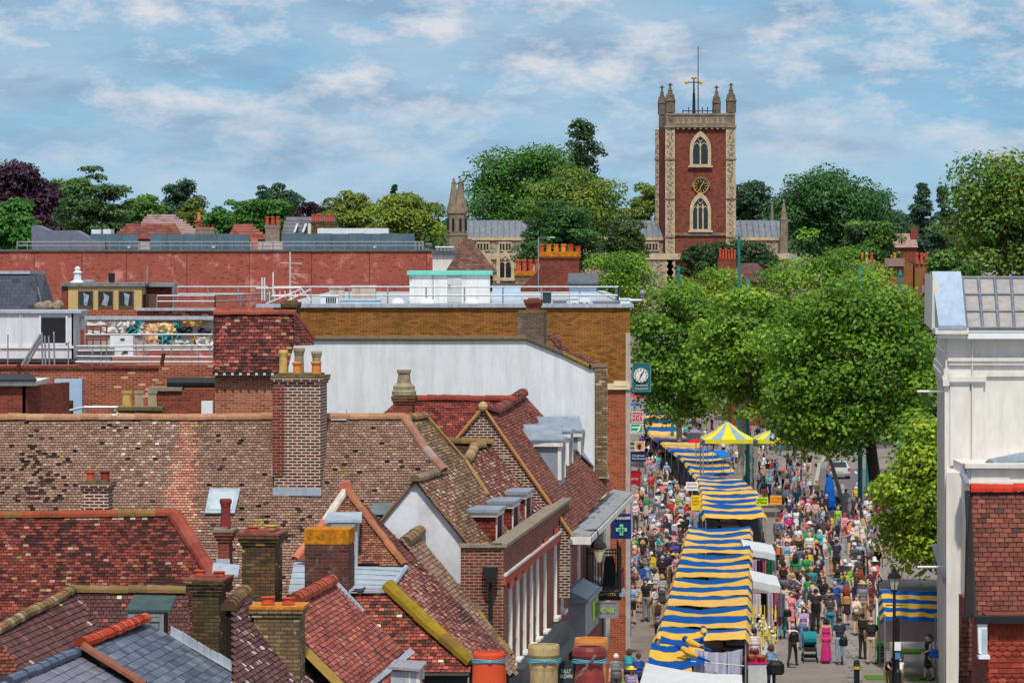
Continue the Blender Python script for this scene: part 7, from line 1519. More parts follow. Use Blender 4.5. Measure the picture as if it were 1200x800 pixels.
mb = MB(); mb.box(wx(1158,d), wx(1290,d), d, d+5, 0, HC-(722-YH)*d/F); mb.build('wall', M_REDBR, h)
r = MB(); z1_ = HC-(731-YH)*d/F; gsz = .1; 
for k in range(14):
    zz = z1_-(k+1)*gsz; sc = (3 <= k <= 5) or (9 <= k <= 11)
    x = wx(1159,d)-(.08 if k % 2 else 0)
    while x < wx(1210,d):
        c = pick([(4, srgb(140,60,45)), (3, srgb(124,54,42)), (1, srgb(156,74,56))]); y_ = d-.035; pts = [V((x,y_+.02,zz+gsz*1.1)), V((x,y_,zz+(.05 if sc else 0)))]
        if sc: pts += [V((x+.03,y_,zz+.015)), V((x+.08,y_,zz)), V((x+.13,y_,zz+.015)), V((x+.16,y_,zz+.05))]
        else: pts += [V((x+.16,y_,zz))]
        pts += [V((x+.16,y_+.02,zz+gsz*1.1))]; r.prism(pts, (0,.018,0), 0, c); x += .168
r.build('hung_tiles', M_TILE, h)
mb = MB(); mb.box(wx(1142,d), wx(1290,d), d-.25, d+.1, HC-(729-YH)*d/F, HC-(721-YH)*d/F); mb.prism([P(1134,575,78.4), P(1138,575,78.3), P(1145,722,75.6), P(1140,722,75.6)], (-.05,.1,0)); mb.build('bargeboard', M_BLACK, h)
mb = MB(); mb.prism([P(1146,731,d-.2), P(1157,731,d-.2), P(1157,770,d-.2), P(1147,765,d-.2)], (0,.15,0)); mb.box(wx(1145,d), wx(1158,d), d-.3, d, HC-(770-YH)*d/F, HC-(766-YH)*d/F); w_ = mb.build('window', plain('white_window', (.75,.77,.8), .5, var=.08), h); mb = MB(); mb.box(wx(1149,d), wx(1155,d), d-.23, d-.2, HC-(763-YH)*d/F, HC-(735-YH)*d/F); mb.build('pane', M_GLASSPALE, w_)

# ================================================================== bottom chimney with pots close to the camera
h = thing('near_chimney', 'row of tall chimney pots in red, buff and orange close by at the bottom', 'chimney', (.3, 44, 8)); q = MB(); d = 44.; q.box(wx(548,d), wx(722,d), d-.05, d+.95, 6, HC-(834-YH)*d/F); q.build('stack', M_REDBR, h)
def npot(x0, x1, yt, dd, m, st, wire=False):
    c = P((x0+x1)/2, 830, dd); w_ = (x1-x0)*dd/F; hh = (830-yt)*dd/F; q = MB(); r_ = w_/2
    pr = {'plain': [(r_*1.12,0),(r_*1.06,hh*.3),(r_,hh*.8),(r_*.98,hh*.86),(r_*.99,hh*.95),(r_*.93,hh),(r_*.8,hh),(r_*.78,hh*.8)], 'band': [(r_*.86,0),(r_*.88,hh*.6),(r_*.93,hh*.66),(r_*.9,hh*.7),(r_*.88,hh*.78),(r_*.9,hh*.8),(r_*.99,hh*.84),(r_*1.0,hh*.95),(r_*.95,hh),(r_*.78,hh),(r_*.76,hh*.8)], 'roll': [(r_*1.0,0),(r_*.96,hh*.4),(r_*.9,hh*.55),(r_*.84,hh*.62),(r_*.84,hh*.76),(r_*.97,hh*.8),(r_*1.06,hh*.86),(r_*1.05,hh*.94),(r_*.95,hh),(r_*.75,hh),(r_*.72,hh*.8)]}[st]
    q.lathe(c, pr, 28); o_ = q.build('chimney_pot', m, h, smooth=True)
    if wire:
        q = MB(); zz = c.z+hh*(.83 if st == 'plain' else .76 if st == 'roll' else .74)
        for dz_ in (0,.012,.025): q.tube([V((c.x+math.cos(a)*r_*1.04, c.y+math.sin(a)*r_*1.04, zz+dz_+.006*math.sin(a*3+dz_*90))) for a in np.linspace(0, 2*math.pi, 25)], .006, 5)
        q.ball(V((c.x+.01,c.y-r_*1.05,zz+.01)), (.03,.02,.02)); q.build('wire', M_WIRE, o_)
M_NRED = plain('vivid_red_pot', srgb(206,76,40), .75, var=.18, scale=4); M_NBUF = streaked('buff_stained_pot', srgb(186,160,112), srgb(104,96,76), .75, .85, 8, 2); M_NDK = plain('maroon_glazed_pot', srgb(128,48,44), .45, var=.3, scale=5); M_NOR = plain('ochre_pot', srgb(204,130,62), .75, var=.25, scale=4)
npot(554,592.5,763,44,M_NRED,'plain',True); npot(618.5,656,754.5,44,M_NBUF,'band',True); npot(673,713,747,45,M_NOR,'band'); npot(671.5,710,757,43.6,M_NDK,'roll',True)
q = MB(); q.tube([P(676,795,43.2).lerp(P(698,768,43.2), t)+V((0,-.02*math.sin(t*9),.012*math.sin(t*22))) for t in np.linspace(0,1,14)], .018, 6); q.build('frayed_rope', plain('grey_rope', srgb(110,100,94), .95, var=.4, scale=20), h)
# birds
def bird(label, x, y, d, c1, c2, sc):
    p = P(x, y, d); t = thing('bird', label, 'bird', p); q = MB(); q.ball(p+V((0,0,.12*sc)), (.16*sc,.08*sc,.08*sc), 0, c1, 8); q.ball(p+V((.15*sc,0,.21*sc)), .05*sc, 0, c1, 8); q.tube([p+V((.18*sc,0,.21*sc)), p+V((.26*sc,0,.2*sc))], [.015*sc,.005], 5, 0, srgb(200,150,40)); q.tube([p+V((-.12*sc,0,.12*sc)), p+V((-.3*sc,0,.1*sc))], [.05*sc,.02*sc], 6, 0, c2); q.tube([p+V((.08*sc,0,.15*sc)), p+V((-.2*sc,0,.15*sc))], [.07*sc,.03*sc], 6, 0, c2)
    for s_ in (-.03,.03): q.tube([p+V((.0,s_,-.02)), p+V((.0,s_,.08*sc))], .008*sc, 4, 0, srgb(180,120,60))
    q.build('body', M_TILE, t)
bird('white gull with grey wings perched on the long brown ridge', 134, 489, 102.9, srgb(226,226,226), srgb(170,176,184), .5); bird('dark pigeon perched on the rose red roof verge', 422, 696, 84, srgb(66,68,84), srgb(48,50,62), .6)
# ================================================================== people
def cap_mesh(caps):
    q = MB()
    for p0, p1, r0, r1, reg in caps:
        p0, p1 = V(p0), V(p1)
        n = 10 if max(r0, r1) < .03 else 14
        if (p1-p0).length > 1e-4: q.tube([p0, p1], [r0, r1], n)
        for p, r_ in ((p0, r0), (p1, r1)): q.ball(p, r_*1.0, 0, None, n)
    return q
def body_mesh(name, caps, voxel, eyes, extra=()):
    q = cap_mesh(caps); me = bpy.data.meshes.new(name+'_raw'); me.from_pydata([tuple(v) for v in q.v], [], q.f)
    o = bpy.data.objects.new(name, me); COL.objects.link(o)
    bm = bmesh.new(); bm.from_mesh(me); bmesh.ops.remove_doubles(bm, verts=bm.verts, dist=1e-5); bmesh.ops.recalc_face_normals(bm, faces=bm.faces); bm.to_mesh(me); bm.free()
    m = o.modifiers.new('r', 'REMESH'); m.mode = 'VOXEL'; m.voxel_size = voxel
    m = o.modifiers.new('s', 'SMOOTH'); m.iterations = 3; m.factor = .5
    bpy.context.view_layer.update()
    out = bpy.data.meshes.new_from_object(o.evaluated_get(bpy.context.evaluated_depsgraph_get())); bpy.data.objects.remove(o)
    out.name = name
    n = len(out.polygons); c = np.zeros(n*3); out.polygons.foreach_get('center', c); c = c.reshape(-1, 3)
    best = np.full(n, 1e9); reg = np.zeros(n, np.int32)
    for p0, p1, r0, r1, rg in caps:
        a, b_ = np.array(p0, float), np.array(p1, float); ab = b_-a; L = ab@ab
        t = np.clip(((c-a)@ab)/L, 0, 1) if L > 1e-9 else np.zeros(n)
        dd = np.linalg.norm(c-(a+t[:, None]*ab), axis=1)-(r0+(r1-r0)*t)
        if callable(rg): k = np.array([rg(tt, cc) for tt, cc in zip(t, c)], np.int32)
        else: k = rg
        m_ = dd < best; reg = np.where(m_, k, reg); best = np.where(m_, dd, best)
    for e, r_ in eyes: reg = np.where(np.linalg.norm(c-np.array(e), axis=1) < r_, 4, reg)
    out.materials.clear()
    for k in range(5): out.materials.append(None)
    out.polygons.foreach_set('material_index', reg); out.polygons.foreach_set('use_smooth', [True]*n); out.update()
    return out
SKIN, TOP, BOT, SHOE, DARK = 0, 1, 2, 3, 4
def build_proto(name, sleeve='tee', bottom='trousers', legs=((0,0),(0,0)), arms=((0,8,10),(0,8,10)), lean=0, female=False, child=False, wide=1.0, sit=False, strapless=False):
    """figure 1.72 m tall facing -Y, one skin; legs: (swing, knee), arms: (swing, out, elbow) in degrees"""
    R = math.radians; caps = []; w = .92 if female else 1.0
    ln = R(lean); up = V((0, -math.sin(ln), math.cos(ln))); hip = V((0,0,.93)); T = lambda x, y, z: hip+V((x*wide, 0, 0))+up*(z-.93)+V((0,math.cos(ln),math.sin(ln)))*y
    tp = TOP
    lower = lambda t, c: BOT if bottom not in ('dress','maxi') else TOP
    hw = .10 if not female else .105
    caps += [(T(-hw*.7,0,.92), T(hw*.7,0,.92), .105, .105, (TOP if bottom in ('dress','maxi') else BOT)), (T(-.055*w,-.005,1.06), T(.055*w,-.005,1.06), .1*(1 if not female else .92), .1*(1 if not female else .92), tp),
             (T(-.07*w,0,1.2), T(.07*w,0,1.2), .112*w, .112*w, tp), (T(-.08*w,-.01,1.31), T(.08*w,-.01,1.31), .108*w, .108*w, tp),
             (T(-.135*w,.01,1.405), T(.135*w,.01,1.405), .066, .066, SKIN if strapless else tp), (T(0,.012,1.40), T(0,-.0,1.50), .058, .05, lambda t, c: SKIN if t > .45 else tp)]
    if female: caps += [(T(-.065,-.085,1.27), T(-.065,-.08,1.26), .058, .058, tp), (T(.065,-.085,1.27), T(.065,-.08,1.26), .058, .058, tp), (T(-.08,.05,.9), T(.08,.05,.9), .1, .1, BOT if bottom not in ('dress','maxi') else TOP)]
    # head: skull, jaw, nose, ears
    hd = lambda x, y, z: T(x/wide, y, z)
    caps += [(hd(0,.015,1.632), hd(0,.0,1.615), .088, .082, SKIN), (hd(0,-.02,1.585), hd(0,-.045,1.545), .066, .04, SKIN), (hd(0,-.085,1.615), hd(0,-.105,1.592), .012, .017, SKIN), (hd(-.087,.01,1.61), hd(-.092,.02,1.585), .016, .014, SKIN), (hd(.087,.01,1.61), hd(.092,.02,1.585), .016, .014, SKIN), (hd(-.02,-.083,1.556), hd(.02,-.083,1.556), .012, .012, SKIN)]
    eyes = [(tuple(hd(-.033,-.088,1.622)), .014), (tuple(hd(.033,-.088,1.622)), .014)]
    for sx, (sw, out_, el) in zip((-1, 1), arms):
        sh = T(sx*.175*w, .01, 1.40); a = R(sw); o_ = R(out_)
        d1 = V((sx*math.sin(o_), -math.sin(a)*math.cos(o_), -math.cos(a)*math.cos(o_))); e_ = sh+d1*.28
        b_ = a+R(el); d2 = V((sx*math.sin(o_*.4), -math.sin(b_), -math.cos(b_))).normalized(); wr = e_+d2*.25
        cut = {'tee': .62, 'long': 9, 'none': -1, 'vest': .12}[sleeve if not strapless else 'none']
        caps += [(sh, e_, .052, .04, (lambda t, c, cut=cut: TOP if t < cut else SKIN)), (e_, wr, .039, .027, TOP if sleeve == 'long' else SKIN)]
        # hand: palm, four fingers of unequal length, thumb
        side = V((sx,0,0)); pn = d2.cross(side).normalized(); ac = pn.cross(d2).normalized()
        pm = wr+d2*.075; caps.append((wr+d2*.02, pm, .026, .033, SKIN))
        for k, fl in enumerate((.07,.08,.075,.055)):
            r_ = pm+pn*((k-1.5)*.019)+d2*.01; cv = (d2-side*sx*0+V((-sx*.35,0,0))).normalized(); caps += [(r_, r_+d2*fl*.55, .0095, .009, SKIN), (r_+d2*fl*.55, r_+d2*fl*.55+cv*fl*.5, .009, .0075, SKIN)]
        caps.append((wr+d2*.04-pn*.02, wr+d2*.085-pn*.055, .012, .009, SKIN))
    for sx, (sw, kb) in zip((-1, 1), legs):
        h0 = hip+V((sx*.092*wide,0,-.03)); a = R(sw); k_ = h0+V((0,-math.sin(a),-math.cos(a)))*.42; b_ = a-R(kb); an = k_+V((0,-math.sin(b_),-math.cos(b_)))*.41
        tr = {'trousers': (9, 9), 'shorts': (.72, -1), 'skirt': (-1,-1), 'dress': (-1,-1), 'maxi': (-1,-1), 'capri': (9,.55)}[bottom]
        fat = 1.05 if bottom == 'trousers' else 1
        caps += [(h0, k_, .092*fat, .058*fat, (lambda t, c, q_=tr[0]: BOT if t < q_ else SKIN)), (k_, an, .06*fat, .042*fat if bottom == 'trousers' else .034, (lambda t, c, q_=tr[1]: BOT if t < q_ else SKIN))]
        caps += [(k_+V((0,.02,-.08)), k_+V((0,.03,-.16)), .05, .046, BOT if tr[1] > .4 else SKIN)]
        fd = V((sx*.18, -math.cos(max(-.5, min(.6, -b_*.6))), -math.sin(max(0, -b_))*.8)).normalized(); he = an+V((0,.03,-.045)); caps += [(an, he, .036, .036, SHOE), (he, an+fd*.14+V((0,0,-.055)), .035, .032, SHOE), (an+fd*.14+V((0,0,-.055)), an+fd*.19+V((0,0,-.058)), .033, .024, SHOE)]
    if bottom in ('skirt','dress'):
        rg = BOT if bottom == 'skirt' else TOP
        for k in range(9): a = k*2*math.pi/9; caps.append((hip+V((math.cos(a)*.07,math.sin(a)*.05,.05)), hip+V((math.cos(a)*.135,math.sin(a)*.115,-.40)), .07, .055, rg))
        caps.append((hip, hip+V((0,0,-.38)), .12, .13, rg))
    if bottom == 'maxi':
        for k in range(10): a = k*2*math.pi/10; caps.append((hip+V((math.cos(a)*.07,math.sin(a)*.05,.02)), hip+V((math.cos(a)*.17,math.sin(a)*.16,-.82)), .075, .05, TOP))
        caps.append((hip, hip+V((0,0,-.78)), .13, .18, TOP))
    me = body_mesh('person', caps, .0135, eyes)
    zmin = min(v.co.z for v in me.vertices)
    for v in me.vertices: v.co.z -= zmin
    hc = hd(0, .012, 1.625)-V((0,0,zmin)); return me, hc, up
PROTO = {}
W = ((22,6),(-20,22)); W2 = ((-16,18),(24,4)); ST = ((2,0),(-3,2)); ST2 = ((6,8),(-4,0))
for key, kw in {
    'man standing': dict(legs=ST, arms=((4,8,14),(-2,8,12))), 'man walking': dict(legs=W, arms=((-20,7,14),(20,7,22))), 'man with long sleeves': dict(sleeve='long', legs=ST2, arms=((18,10,70),(10,10,60))), 'man in shorts': dict(bottom='shorts', legs=W2, arms=((18,8,20),(-16,8,14))), 'stout man': dict(legs=ST, wide=1.22, arms=((0,14,14),(6,14,20))),
    'woman standing': dict(female=True, legs=ST, arms=((6,8,18),(14,10,70))), 'woman walking': dict(female=True, legs=W2, arms=((20,8,26),(-18,8,14)), sleeve='vest'), 'woman in skirt': dict(female=True, bottom='skirt', legs=((10,4),(-10,10)), arms=((10,8,30),(-8,8,12))), 'woman in dress': dict(female=True, bottom='dress', legs=((10,4),(-8,8)), arms=((-6,9,14),(12,9,60)), sleeve='vest'), 'woman in long dress': dict(female=True, bottom='maxi', legs=ST, arms=((0,8,10),(4,8,14)), strapless=True), 'woman in shorts': dict(female=True, bottom='shorts', legs=ST2, arms=((26,6,80),(24,6,86))), 'woman with long sleeves': dict(female=True, sleeve='long', legs=W, arms=((-14,8,16),(18,8,40))),
    'person pushing': dict(female=True, legs=W, arms=((38,6,20),(38,6,20))), 'person bending': dict(legs=((18,6),(10,10)), lean=58, arms=((60,6,20),(56,6,20)), sleeve='tee'), 'person seated': dict(legs=((84,84),(80,84)), arms=((16,8,60),(12,8,64))), 'person on phone': dict(legs=ST2, arms=((28,12,100),(0,10,20)), sleeve='long')}.items():
    PROTO[key] = build_proto(key.replace(' ', '_'), **kw)
def hair_mesh(kind):
    q = MB(); n = 14; R_ = .099
    ring = []
    for i in range(8):
        th = math.pi*(i/7)*.62; row = []
        for k in range(n):
            a = k*2*math.pi/n; fr = max(0, -math.sin(a)); lim = th*(1-.36*fr) if kind != 'bald' else th*.5
            if kind in ('long', 'bob') : lim = th*(1-.34*fr)*(1.12 if fr == 0 else 1)
            x = math.sin(lim)*math.cos(a)*R_; y = math.sin(lim)*math.sin(a)*R_*1.12+.008; z = math.cos(lim)*R_*1.13; w_ = .006*noise.noise(V((x*40,y*40,z*40+len(kind)))); row.append(V((x*(1+w_*5), y*(1+w_*5), z+w_)))
        ring.append(row)
    for r0, r1 in zip(ring, ring[1:]):
        for k in range(n): j = (k+1) % n; q.face([r0[k], r1[k], r1[j], r0[j]])
    if kind == 'long':
        for k, x in enumerate((-.075,-.04,0,.04,.075)): q.tube([V((x,.05,.03)), V((x*1.15,.088,-.1)), V((x*1.2,.095,-.22)), V((x*1.0,.1,-.34))], [.045,.05,.042,.015], 7)
        for sx in (-1, 1): q.tube([V((sx*.082,.01,.03)), V((sx*.1,.012,-.08)), V((sx*.095,.02,-.2))], [.03,.034,.012], 6)
    if kind == 'bob':
        for x in (-.07,-.03,.03,.07): q.tube([V((x,.04,.02)), V((x*1.2,.075,-.07)), V((x*1.1,.07,-.12))], [.045,.045,.02], 7)
        for sx in (-1, 1): q.tube([V((sx*.08,0,.03)), V((sx*.1,.005,-.06)), V((sx*.09,.01,-.11))], [.03,.032,.016], 6)
    if kind == 'ponytail': q.ball((0,.115,.03), .04); q.tube([V((0,.12,.03)), V((0,.17,-.04)), V((0,.15,-.2))], [.03,.04,.012], 8)
    if kind == 'bun': q.ball((0,.1,.07), .05)
    me_o = q.build('hair', [None], smooth=True); me = me_o.data; bpy.data.objects.remove(me_o); return me
def hat_mesh(brim):
    q = MB(); q.lathe((0,.008,.03), [(.1+brim,0),(.1+brim,.008),(.104,.014),(.1,.07),(.08,.1),(.03,.112)], 18, 0, None, 1, 1.08)
    if brim < .02: q.prism([V((-.07,-.09,.045)), V((.07,-.09,.045)), V((.055,-.18,.035)), V((-.055,-.18,.035))], (0,0,.01))
    o = q.build('hat', [None], smooth=True); me = o.data; bpy.data.objects.remove(o); return me
HAIR = {k: hair_mesh(k) for k in ('short','long','bob','ponytail','bun')}; HAT = {'cap': hat_mesh(.004), 'sun hat': hat_mesh(.1)}
FAB = {'white':(226,226,226),'black':(26,26,30),'navy':(30,42,74),'light blue':(140,176,214),'royal blue':(36,78,170),'grey':(132,132,138),'dark grey':(70,70,76),'red':(196,36,46),'maroon':(104,34,48),'pink':(236,140,150),'magenta':(214,32,128),'purple':(96,56,130),'lilac':(178,160,206),'teal':(30,134,146),'turquoise':(60,180,186),'green':(40,150,84),'lime':(150,200,60),'olive':(98,98,66),'yellow':(236,204,40),'orange':(226,120,50),'coral':(232,104,98),'beige':(206,186,156),'cream':(232,222,200),'brown':(106,76,58),'khaki':(156,140,106),'denim blue':(84,122,164),'dark denim':(48,66,98),'pale denim':(142,172,200)}
FM = {}
PATT = {'navy striped': ('S',(30,42,80),(226,226,226)), 'red striped': ('S',(190,40,50),(230,226,220)), 'white floral': ('F',(228,226,222),(190,70,100)), 'blue floral': ('F',(80,110,170),(226,220,200)), 'checked': ('F',(120,120,140),(60,60,80))}
def fab(n):
    if n in PATT and n not in FM:
        k, a, b_ = PATT[n]; t = NT('fabric_'+n.replace(' ', '_')); b = t.bsdf(.85); co = coords(t)
        if k == 'S': w_ = t.new('ShaderNodeTexWave', bands_direction='Z', Scale=7.0); t.link(co, w_.inputs['Vector']); f = w_.outputs['Fac']
        else: f = t.noise(co, 16, 2)
        t.link(t.mix(t.ramp(f, .48, .54), srgb(*a), srgb(*b_)), b.inputs['Base Color']); FM[n] = t.m
    if n not in FM: FM[n] = plain('fabric_'+n.replace(' ', '_'), mul(mixc(srgb(*FAB[n]), srgb(120,114,110), .1), .9), .85, var=.3, scale=6)
    return FM[n]
SK = [plain(n, srgb(*c), .6, var=.06, scale=6, spec=.35) for n, c in (('skin_fair',(226,178,156)),('skin_warm',(212,158,132)),('skin_tan',(186,132,104)),('skin_brown',(124,82,62)),('skin_dark',(84,56,44)))]
HCOL = {'dark': plain('hair_dark', srgb(40,30,28), .6), 'brown': plain('hair_brown', srgb(84,58,42), .6), 'blonde': plain('hair_blonde', srgb(190,156,104), .6), 'grey': plain('hair_grey', srgb(170,168,166), .7), 'white': plain('hair_white', srgb(222,220,216), .7), 'auburn': plain('hair_auburn', srgb(146,62,36), .6)}
HATM = {'straw': plain('hat_straw', srgb(214,180,110), .9), 'white': plain('hat_white', (.75,.75,.73), .8), 'navy': plain('hat_navy', srgb(34,44,80), .8), 'red': plain('hat_red', srgb(190,40,48), .8), 'yellow': plain('hat_yellow', srgb(240,220,50), .8)}
M_SHOE = [plain('shoe_dark', srgb(40,36,36), .6), plain('shoe_white', srgb(220,220,220), .6), plain('shoe_tan', srgb(150,110,80), .6)]
M_EYE = plain('eye_dark', (.02,.015,.012), .3)
GARM = {'skirt': 'skirt', 'shorts': 'shorts'}
PLACED = []; LABELS = set(); DESC = []
def put(kind, x=None, y=None, top='white', bottom='navy', hair=('dark', 'short'), hat=None, rot=0, h=1.72, skin=0, label=None, group=None, loc=None, shoe=0, zoff=0):
    me, hc, up = PROTO[kind]; p = V(loc) if loc is not None else gp(x, y); s_ = h/1.72
    o = bpy.data.objects.new('person', me); COL.objects.link(o); o.location = p+V((0,0,zoff)); o.rotation_euler = (0,0,rot); o.scale = (s_,s_,s_)
    for k, m in enumerate((SK[skin], fab(top), fab(bottom), M_SHOE[shoe], M_EYE)): o.material_slots[k].link = 'OBJECT'; o.material_slots[k].material = m
    def child(mesh, nm, mat, off):
        c = bpy.data.objects.new(nm, mesh); COL.objects.link(c); c.parent = o; c.location = hc+up*off
        if up.z < .9: c.rotation_euler = (math.acos(max(-1, min(1, up.z))), 0, 0)
        c.material_slots[0].link = 'OBJECT'; c.material_slots[0].material = mat
    if hair: child(HAIR[hair[1]], 'hair', HCOL[hair[0]], .0)
    if hat: child(HAT[hat[1]], 'hat', HATM[hat[0]], .0)
    PLACED.append(p); tag(o, label, 'person', group); LABELS.add(label); return o
PI = math.pi
EX = [  # people one can pick out in the photograph: kind, foot pixel, clothes, turn
 ('woman in long dress',968,777,'magenta','magenta',('dark','bob'),None,PI,1.68,1,'person in long strapless magenta dress seen from behind in the right lane'),
 ('man standing',984,778,'navy','pale denim',('dark','short'),None,PI,1.74,0,'person in navy t-shirt and pale jeans standing right of the long magenta dress'),
 ('man walking',929,780,'white','black',('grey','short'),None,PI-.3,1.62,0,'grey-haired person in white t-shirt and black trousers walking away near the pushchair'),
 ('person pushing',942,760,'lilac','denim blue',('dark','long'),None,-.2,1.66,0,'dark-haired person in lilac top pushing the teal-hooded pushchair'),
 ('stout man',1021,778,'black','beige',None,None,PI-.5,1.76,1,'bald person in black polo shirt and beige trousers by the green board'),
 ('man standing',1011,772,'black','black',('dark','short'),None,PI-.8,1.74,2,'dark-haired person all in black beside the bald one in beige trousers'),
 ('woman in shorts',1003,744,'cream','olive',('brown','ponytail'),None,.4,1.6,0,'person in cream top and olive shorts standing on the drain strip'),
 ('woman in dress',992,733,'black','black',('auburn','long'),None,PI,1.7,0,'person with long auburn hair in short black dress and tan backpack'),
 ('man standing',1011,733,'grey','khaki',('brown','short'),('straw','sun hat'),.2,1.8,1,'person in straw hat, grey t-shirt and khaki trousers, right lane'),
 ('woman standing',904,812,'light blue','navy',('brown','bob'),None,2.6,1.7,0,'person in bright light blue top with big black bag by the pink table'),
 ('man standing',884,792,'white','maroon',('dark','short'),('navy','cap'),PI,1.7,1,'trader in white t-shirt and navy cap behind the pink table'),
 ('man walking',917,748,'white','teal',('blonde','short'),None,PI,1.76,0,'person in white top and teal jeans walking away by the hanging dresses'),
 ('woman in dress',1088,797,'black','black',('brown','ponytail'),None,-1.2,1.66,0,'person in black summer dress walking beside the turf table'),
 ('person bending',1040,812,'black','khaki',('dark','short'),None,.3,1.6,1,'dark-bearded person in black shirt crouching beside the sign post'),
 ('person bending',1054,816,'white','khaki',('blonde','bob'),None,PI,1.6,0,'person in white top crouching right of the sign post'),
 ('woman standing',727,763,'dark grey','dark grey',('brown','bob'),None,PI,1.7,0,'person in dark grey dress with dark backpack walking up the left lane'),
 ('woman with long sleeves',723,735,'teal','black',('dark','long'),None,.2,1.66,2,'dark-haired person in teal jacket under the lime-lettered sign'),
 ('woman in shorts',741,731,'light blue','black',('brown','ponytail'),None,.1,1.68,0,'person in pale blue jacket and black shorts left lane'),
 ('man standing',757,728,'black','grey',('dark','bun'),None,-.6,1.78,0,'person in black vest and grey jeans left lane near the near canopies'),
 ('woman standing',772,758,'lilac','black',('brown','long'),None,PI-.4,1.66,0,'person in lilac top and black trousers beside the gathered canopy'),
 ('woman in shorts',790,662,'pink','pale denim',('brown','bob'),None,PI,1.72,0,'person in pink top and denim shorts with dark shoulder strap, left lane'),
 ('man standing',722,826,'grey','dark grey',('white','short'),None,PI,1.75,0,'white-haired person in grey t-shirt at the bottom left of the lane'),
 ('woman standing',748,822,'royal blue','black',('brown','short'),None,PI,1.66,0,'person in royal blue top at the bottom of the left lane'),
 ('woman standing',737,816,'turquoise','black',('brown','bob'),None,PI,1.66,0,'person in turquoise top between the grey and royal blue tops'),
 ('man walking',740,836,'lilac','black',None,('yellow','sun hat'),PI,1.6,1,'person in yellow sun hat at the very bottom of the left lane'),
 ('man standing',925,622,'navy','denim blue',('white','short'),None,.1,1.9,0,'tall person in navy top and blue jeans facing us by the orange notice'),
 ('woman in dress',943,606,'magenta','magenta',('dark','short'),None,PI,1.6,0,'person in magenta top seen from behind before the bench'),
 ('woman standing',955,608,'black','black',('blonde','bob'),None,PI,1.66,0,'blonde person in black with pale sleeves before the bench'),
 ('man with long sleeves',957,592,'olive','black',('dark','short'),None,.2,1.8,1,'person in olive jacket standing left of the folded blue parasol'),
 ('man standing',980,668,'lilac','navy',('dark','short'),None,PI,1.76,0,'person in pale lilac t-shirt and navy trousers seen from behind, mid right lane'),
 ('woman standing',948,686,'yellow','denim blue',('blonde','short'),None,PI,1.66,0,'blonde person in bright yellow top seen from behind'),
 ('man standing',960,696,'navy','dark denim',('brown','short'),None,.1,1.8,0,'person in navy shirt facing us right of the yellow top'),
 ('stout man',949,722,'green','khaki',('brown','short'),None,PI,1.72,0,'stout person in bright green t-shirt seen from behind'),
 ('man standing',956,742,'black','black',('dark','short'),None,PI,1.8,0,'person all in black with black backpack in front of the green t-shirt'),
 ('stout man',978,730,'royal blue','dark denim',('grey','short'),None,PI,1.74,0,'stout grey-haired person in royal blue t-shirt left of the black dress'),
 ('woman with long sleeves',990,712,'lime','grey',('brown','bob'),None,.1,1.68,0,'person in lime green cardigan over grey dress'),
 ('man standing',1021,712,'maroon','dark grey',('grey','short'),None,.6,1.74,0,'person in maroon red polo shirt by the light green tree'),
 ('woman standing',1004,708,'dark grey','black',('dark','long'),None,.2,1.66,1,'dark-haired person in dark grey top right of the lime cardigan'),
 ('woman in dress',1010,688,'navy','navy',('brown','bob'),None,PI,1.7,0,'person in navy dress seen from behind near the tree edge'),
 ('man with long sleeves',1003,668,'dark grey','black',('grey','short'),('straw','sun hat'),PI,1.74,0,'person in dark grey jacket and straw hat seen from behind'),
 ('woman with long sleeves',938,742,'light blue','light blue',('brown','ponytail'),None,.8,1.66,0,'person in pale blue frilled dress and ponytail, centre right lane'),
 ('woman standing',973,745,'dark grey','teal',('brown','bun'),None,PI,1.64,0,'person in dark grey top and long teal skirt seen from behind'),
 ('woman with long sleeves',940,752,'cream','grey',('white','bob'),None,.1,1.62,0,'white-haired person in cream cardigan facing us, right lane'),
 ('woman in dress',927,742,'pink','olive',('brown','bun'),None,.2,1.66,0,'person in pale pink top beside the white patterned one, right lane'),
 ('man with long sleeves',743,708,'purple','black',('grey','bob'),None,PI,1.64,0,'grey-haired person in purple jacket below the balcony end'),
 ('woman with long sleeves',752,702,'royal blue','royal blue',('dark','bob'),None,PI,1.64,2,'person in bright royal blue long coat beside the purple jacket'),
 ('woman standing',729,692,'teal','black',('dark','long'),None,.3,1.7,0,'person in emerald teal top and black skirt right of the balcony'),
 ('stout man',772,668,'turquoise','khaki',('brown','short'),None,1.9,1.76,0,'stout person in turquoise shirt turned sideways in the left lane crowd'),
 ('man standing',783,634,'white','navy',('grey','short'),None,PI,1.82,0,'tall person in white shirt seen from behind in the left lane crowd'),
 ('person bending',898,664,'grey','teal',('grey','short'),None,1.4,1.7,0,'person in grey top bending over the black table'),
]
for kind, x, y, t_, b_, hr, ht, rz, hh, sk, lab in EX:
    put(kind, x, y, t_, b_, hr, ht, rz, hh, sk, lab)
def xl(tab, y):
    tab = sorted(tab)
    for (a, p), (b_, q_) in zip(tab, tab[1:]):
        if y <= b_: return p+(q_-p)*max(0, (y-a))/(b_-a)
    return tab[-1][1]
LL = [(515,752),(560,748),(600,746),(650,742),(690,737),(720,736),(760,720),(810,716)]; LR = [(515,760),(530,765),(551,779),(575,798),(590,806),(620,818),(651,816),(680,804),(720,792),(760,781),(810,772)]
RL = [(560,880),(590,893),(620,902),(650,906),(690,914),(720,916),(750,912),(800,912)]; RR = [(560,950),(590,1010),(620,1030),(650,1040),(690,1030),(735,1018),(760,985),(800,980)]
BL = [(500,770),(520,800),(545,836),(565,862),(600,886)]; BR = [(500,815),(520,905),(545,950),(565,955),(600,940)]
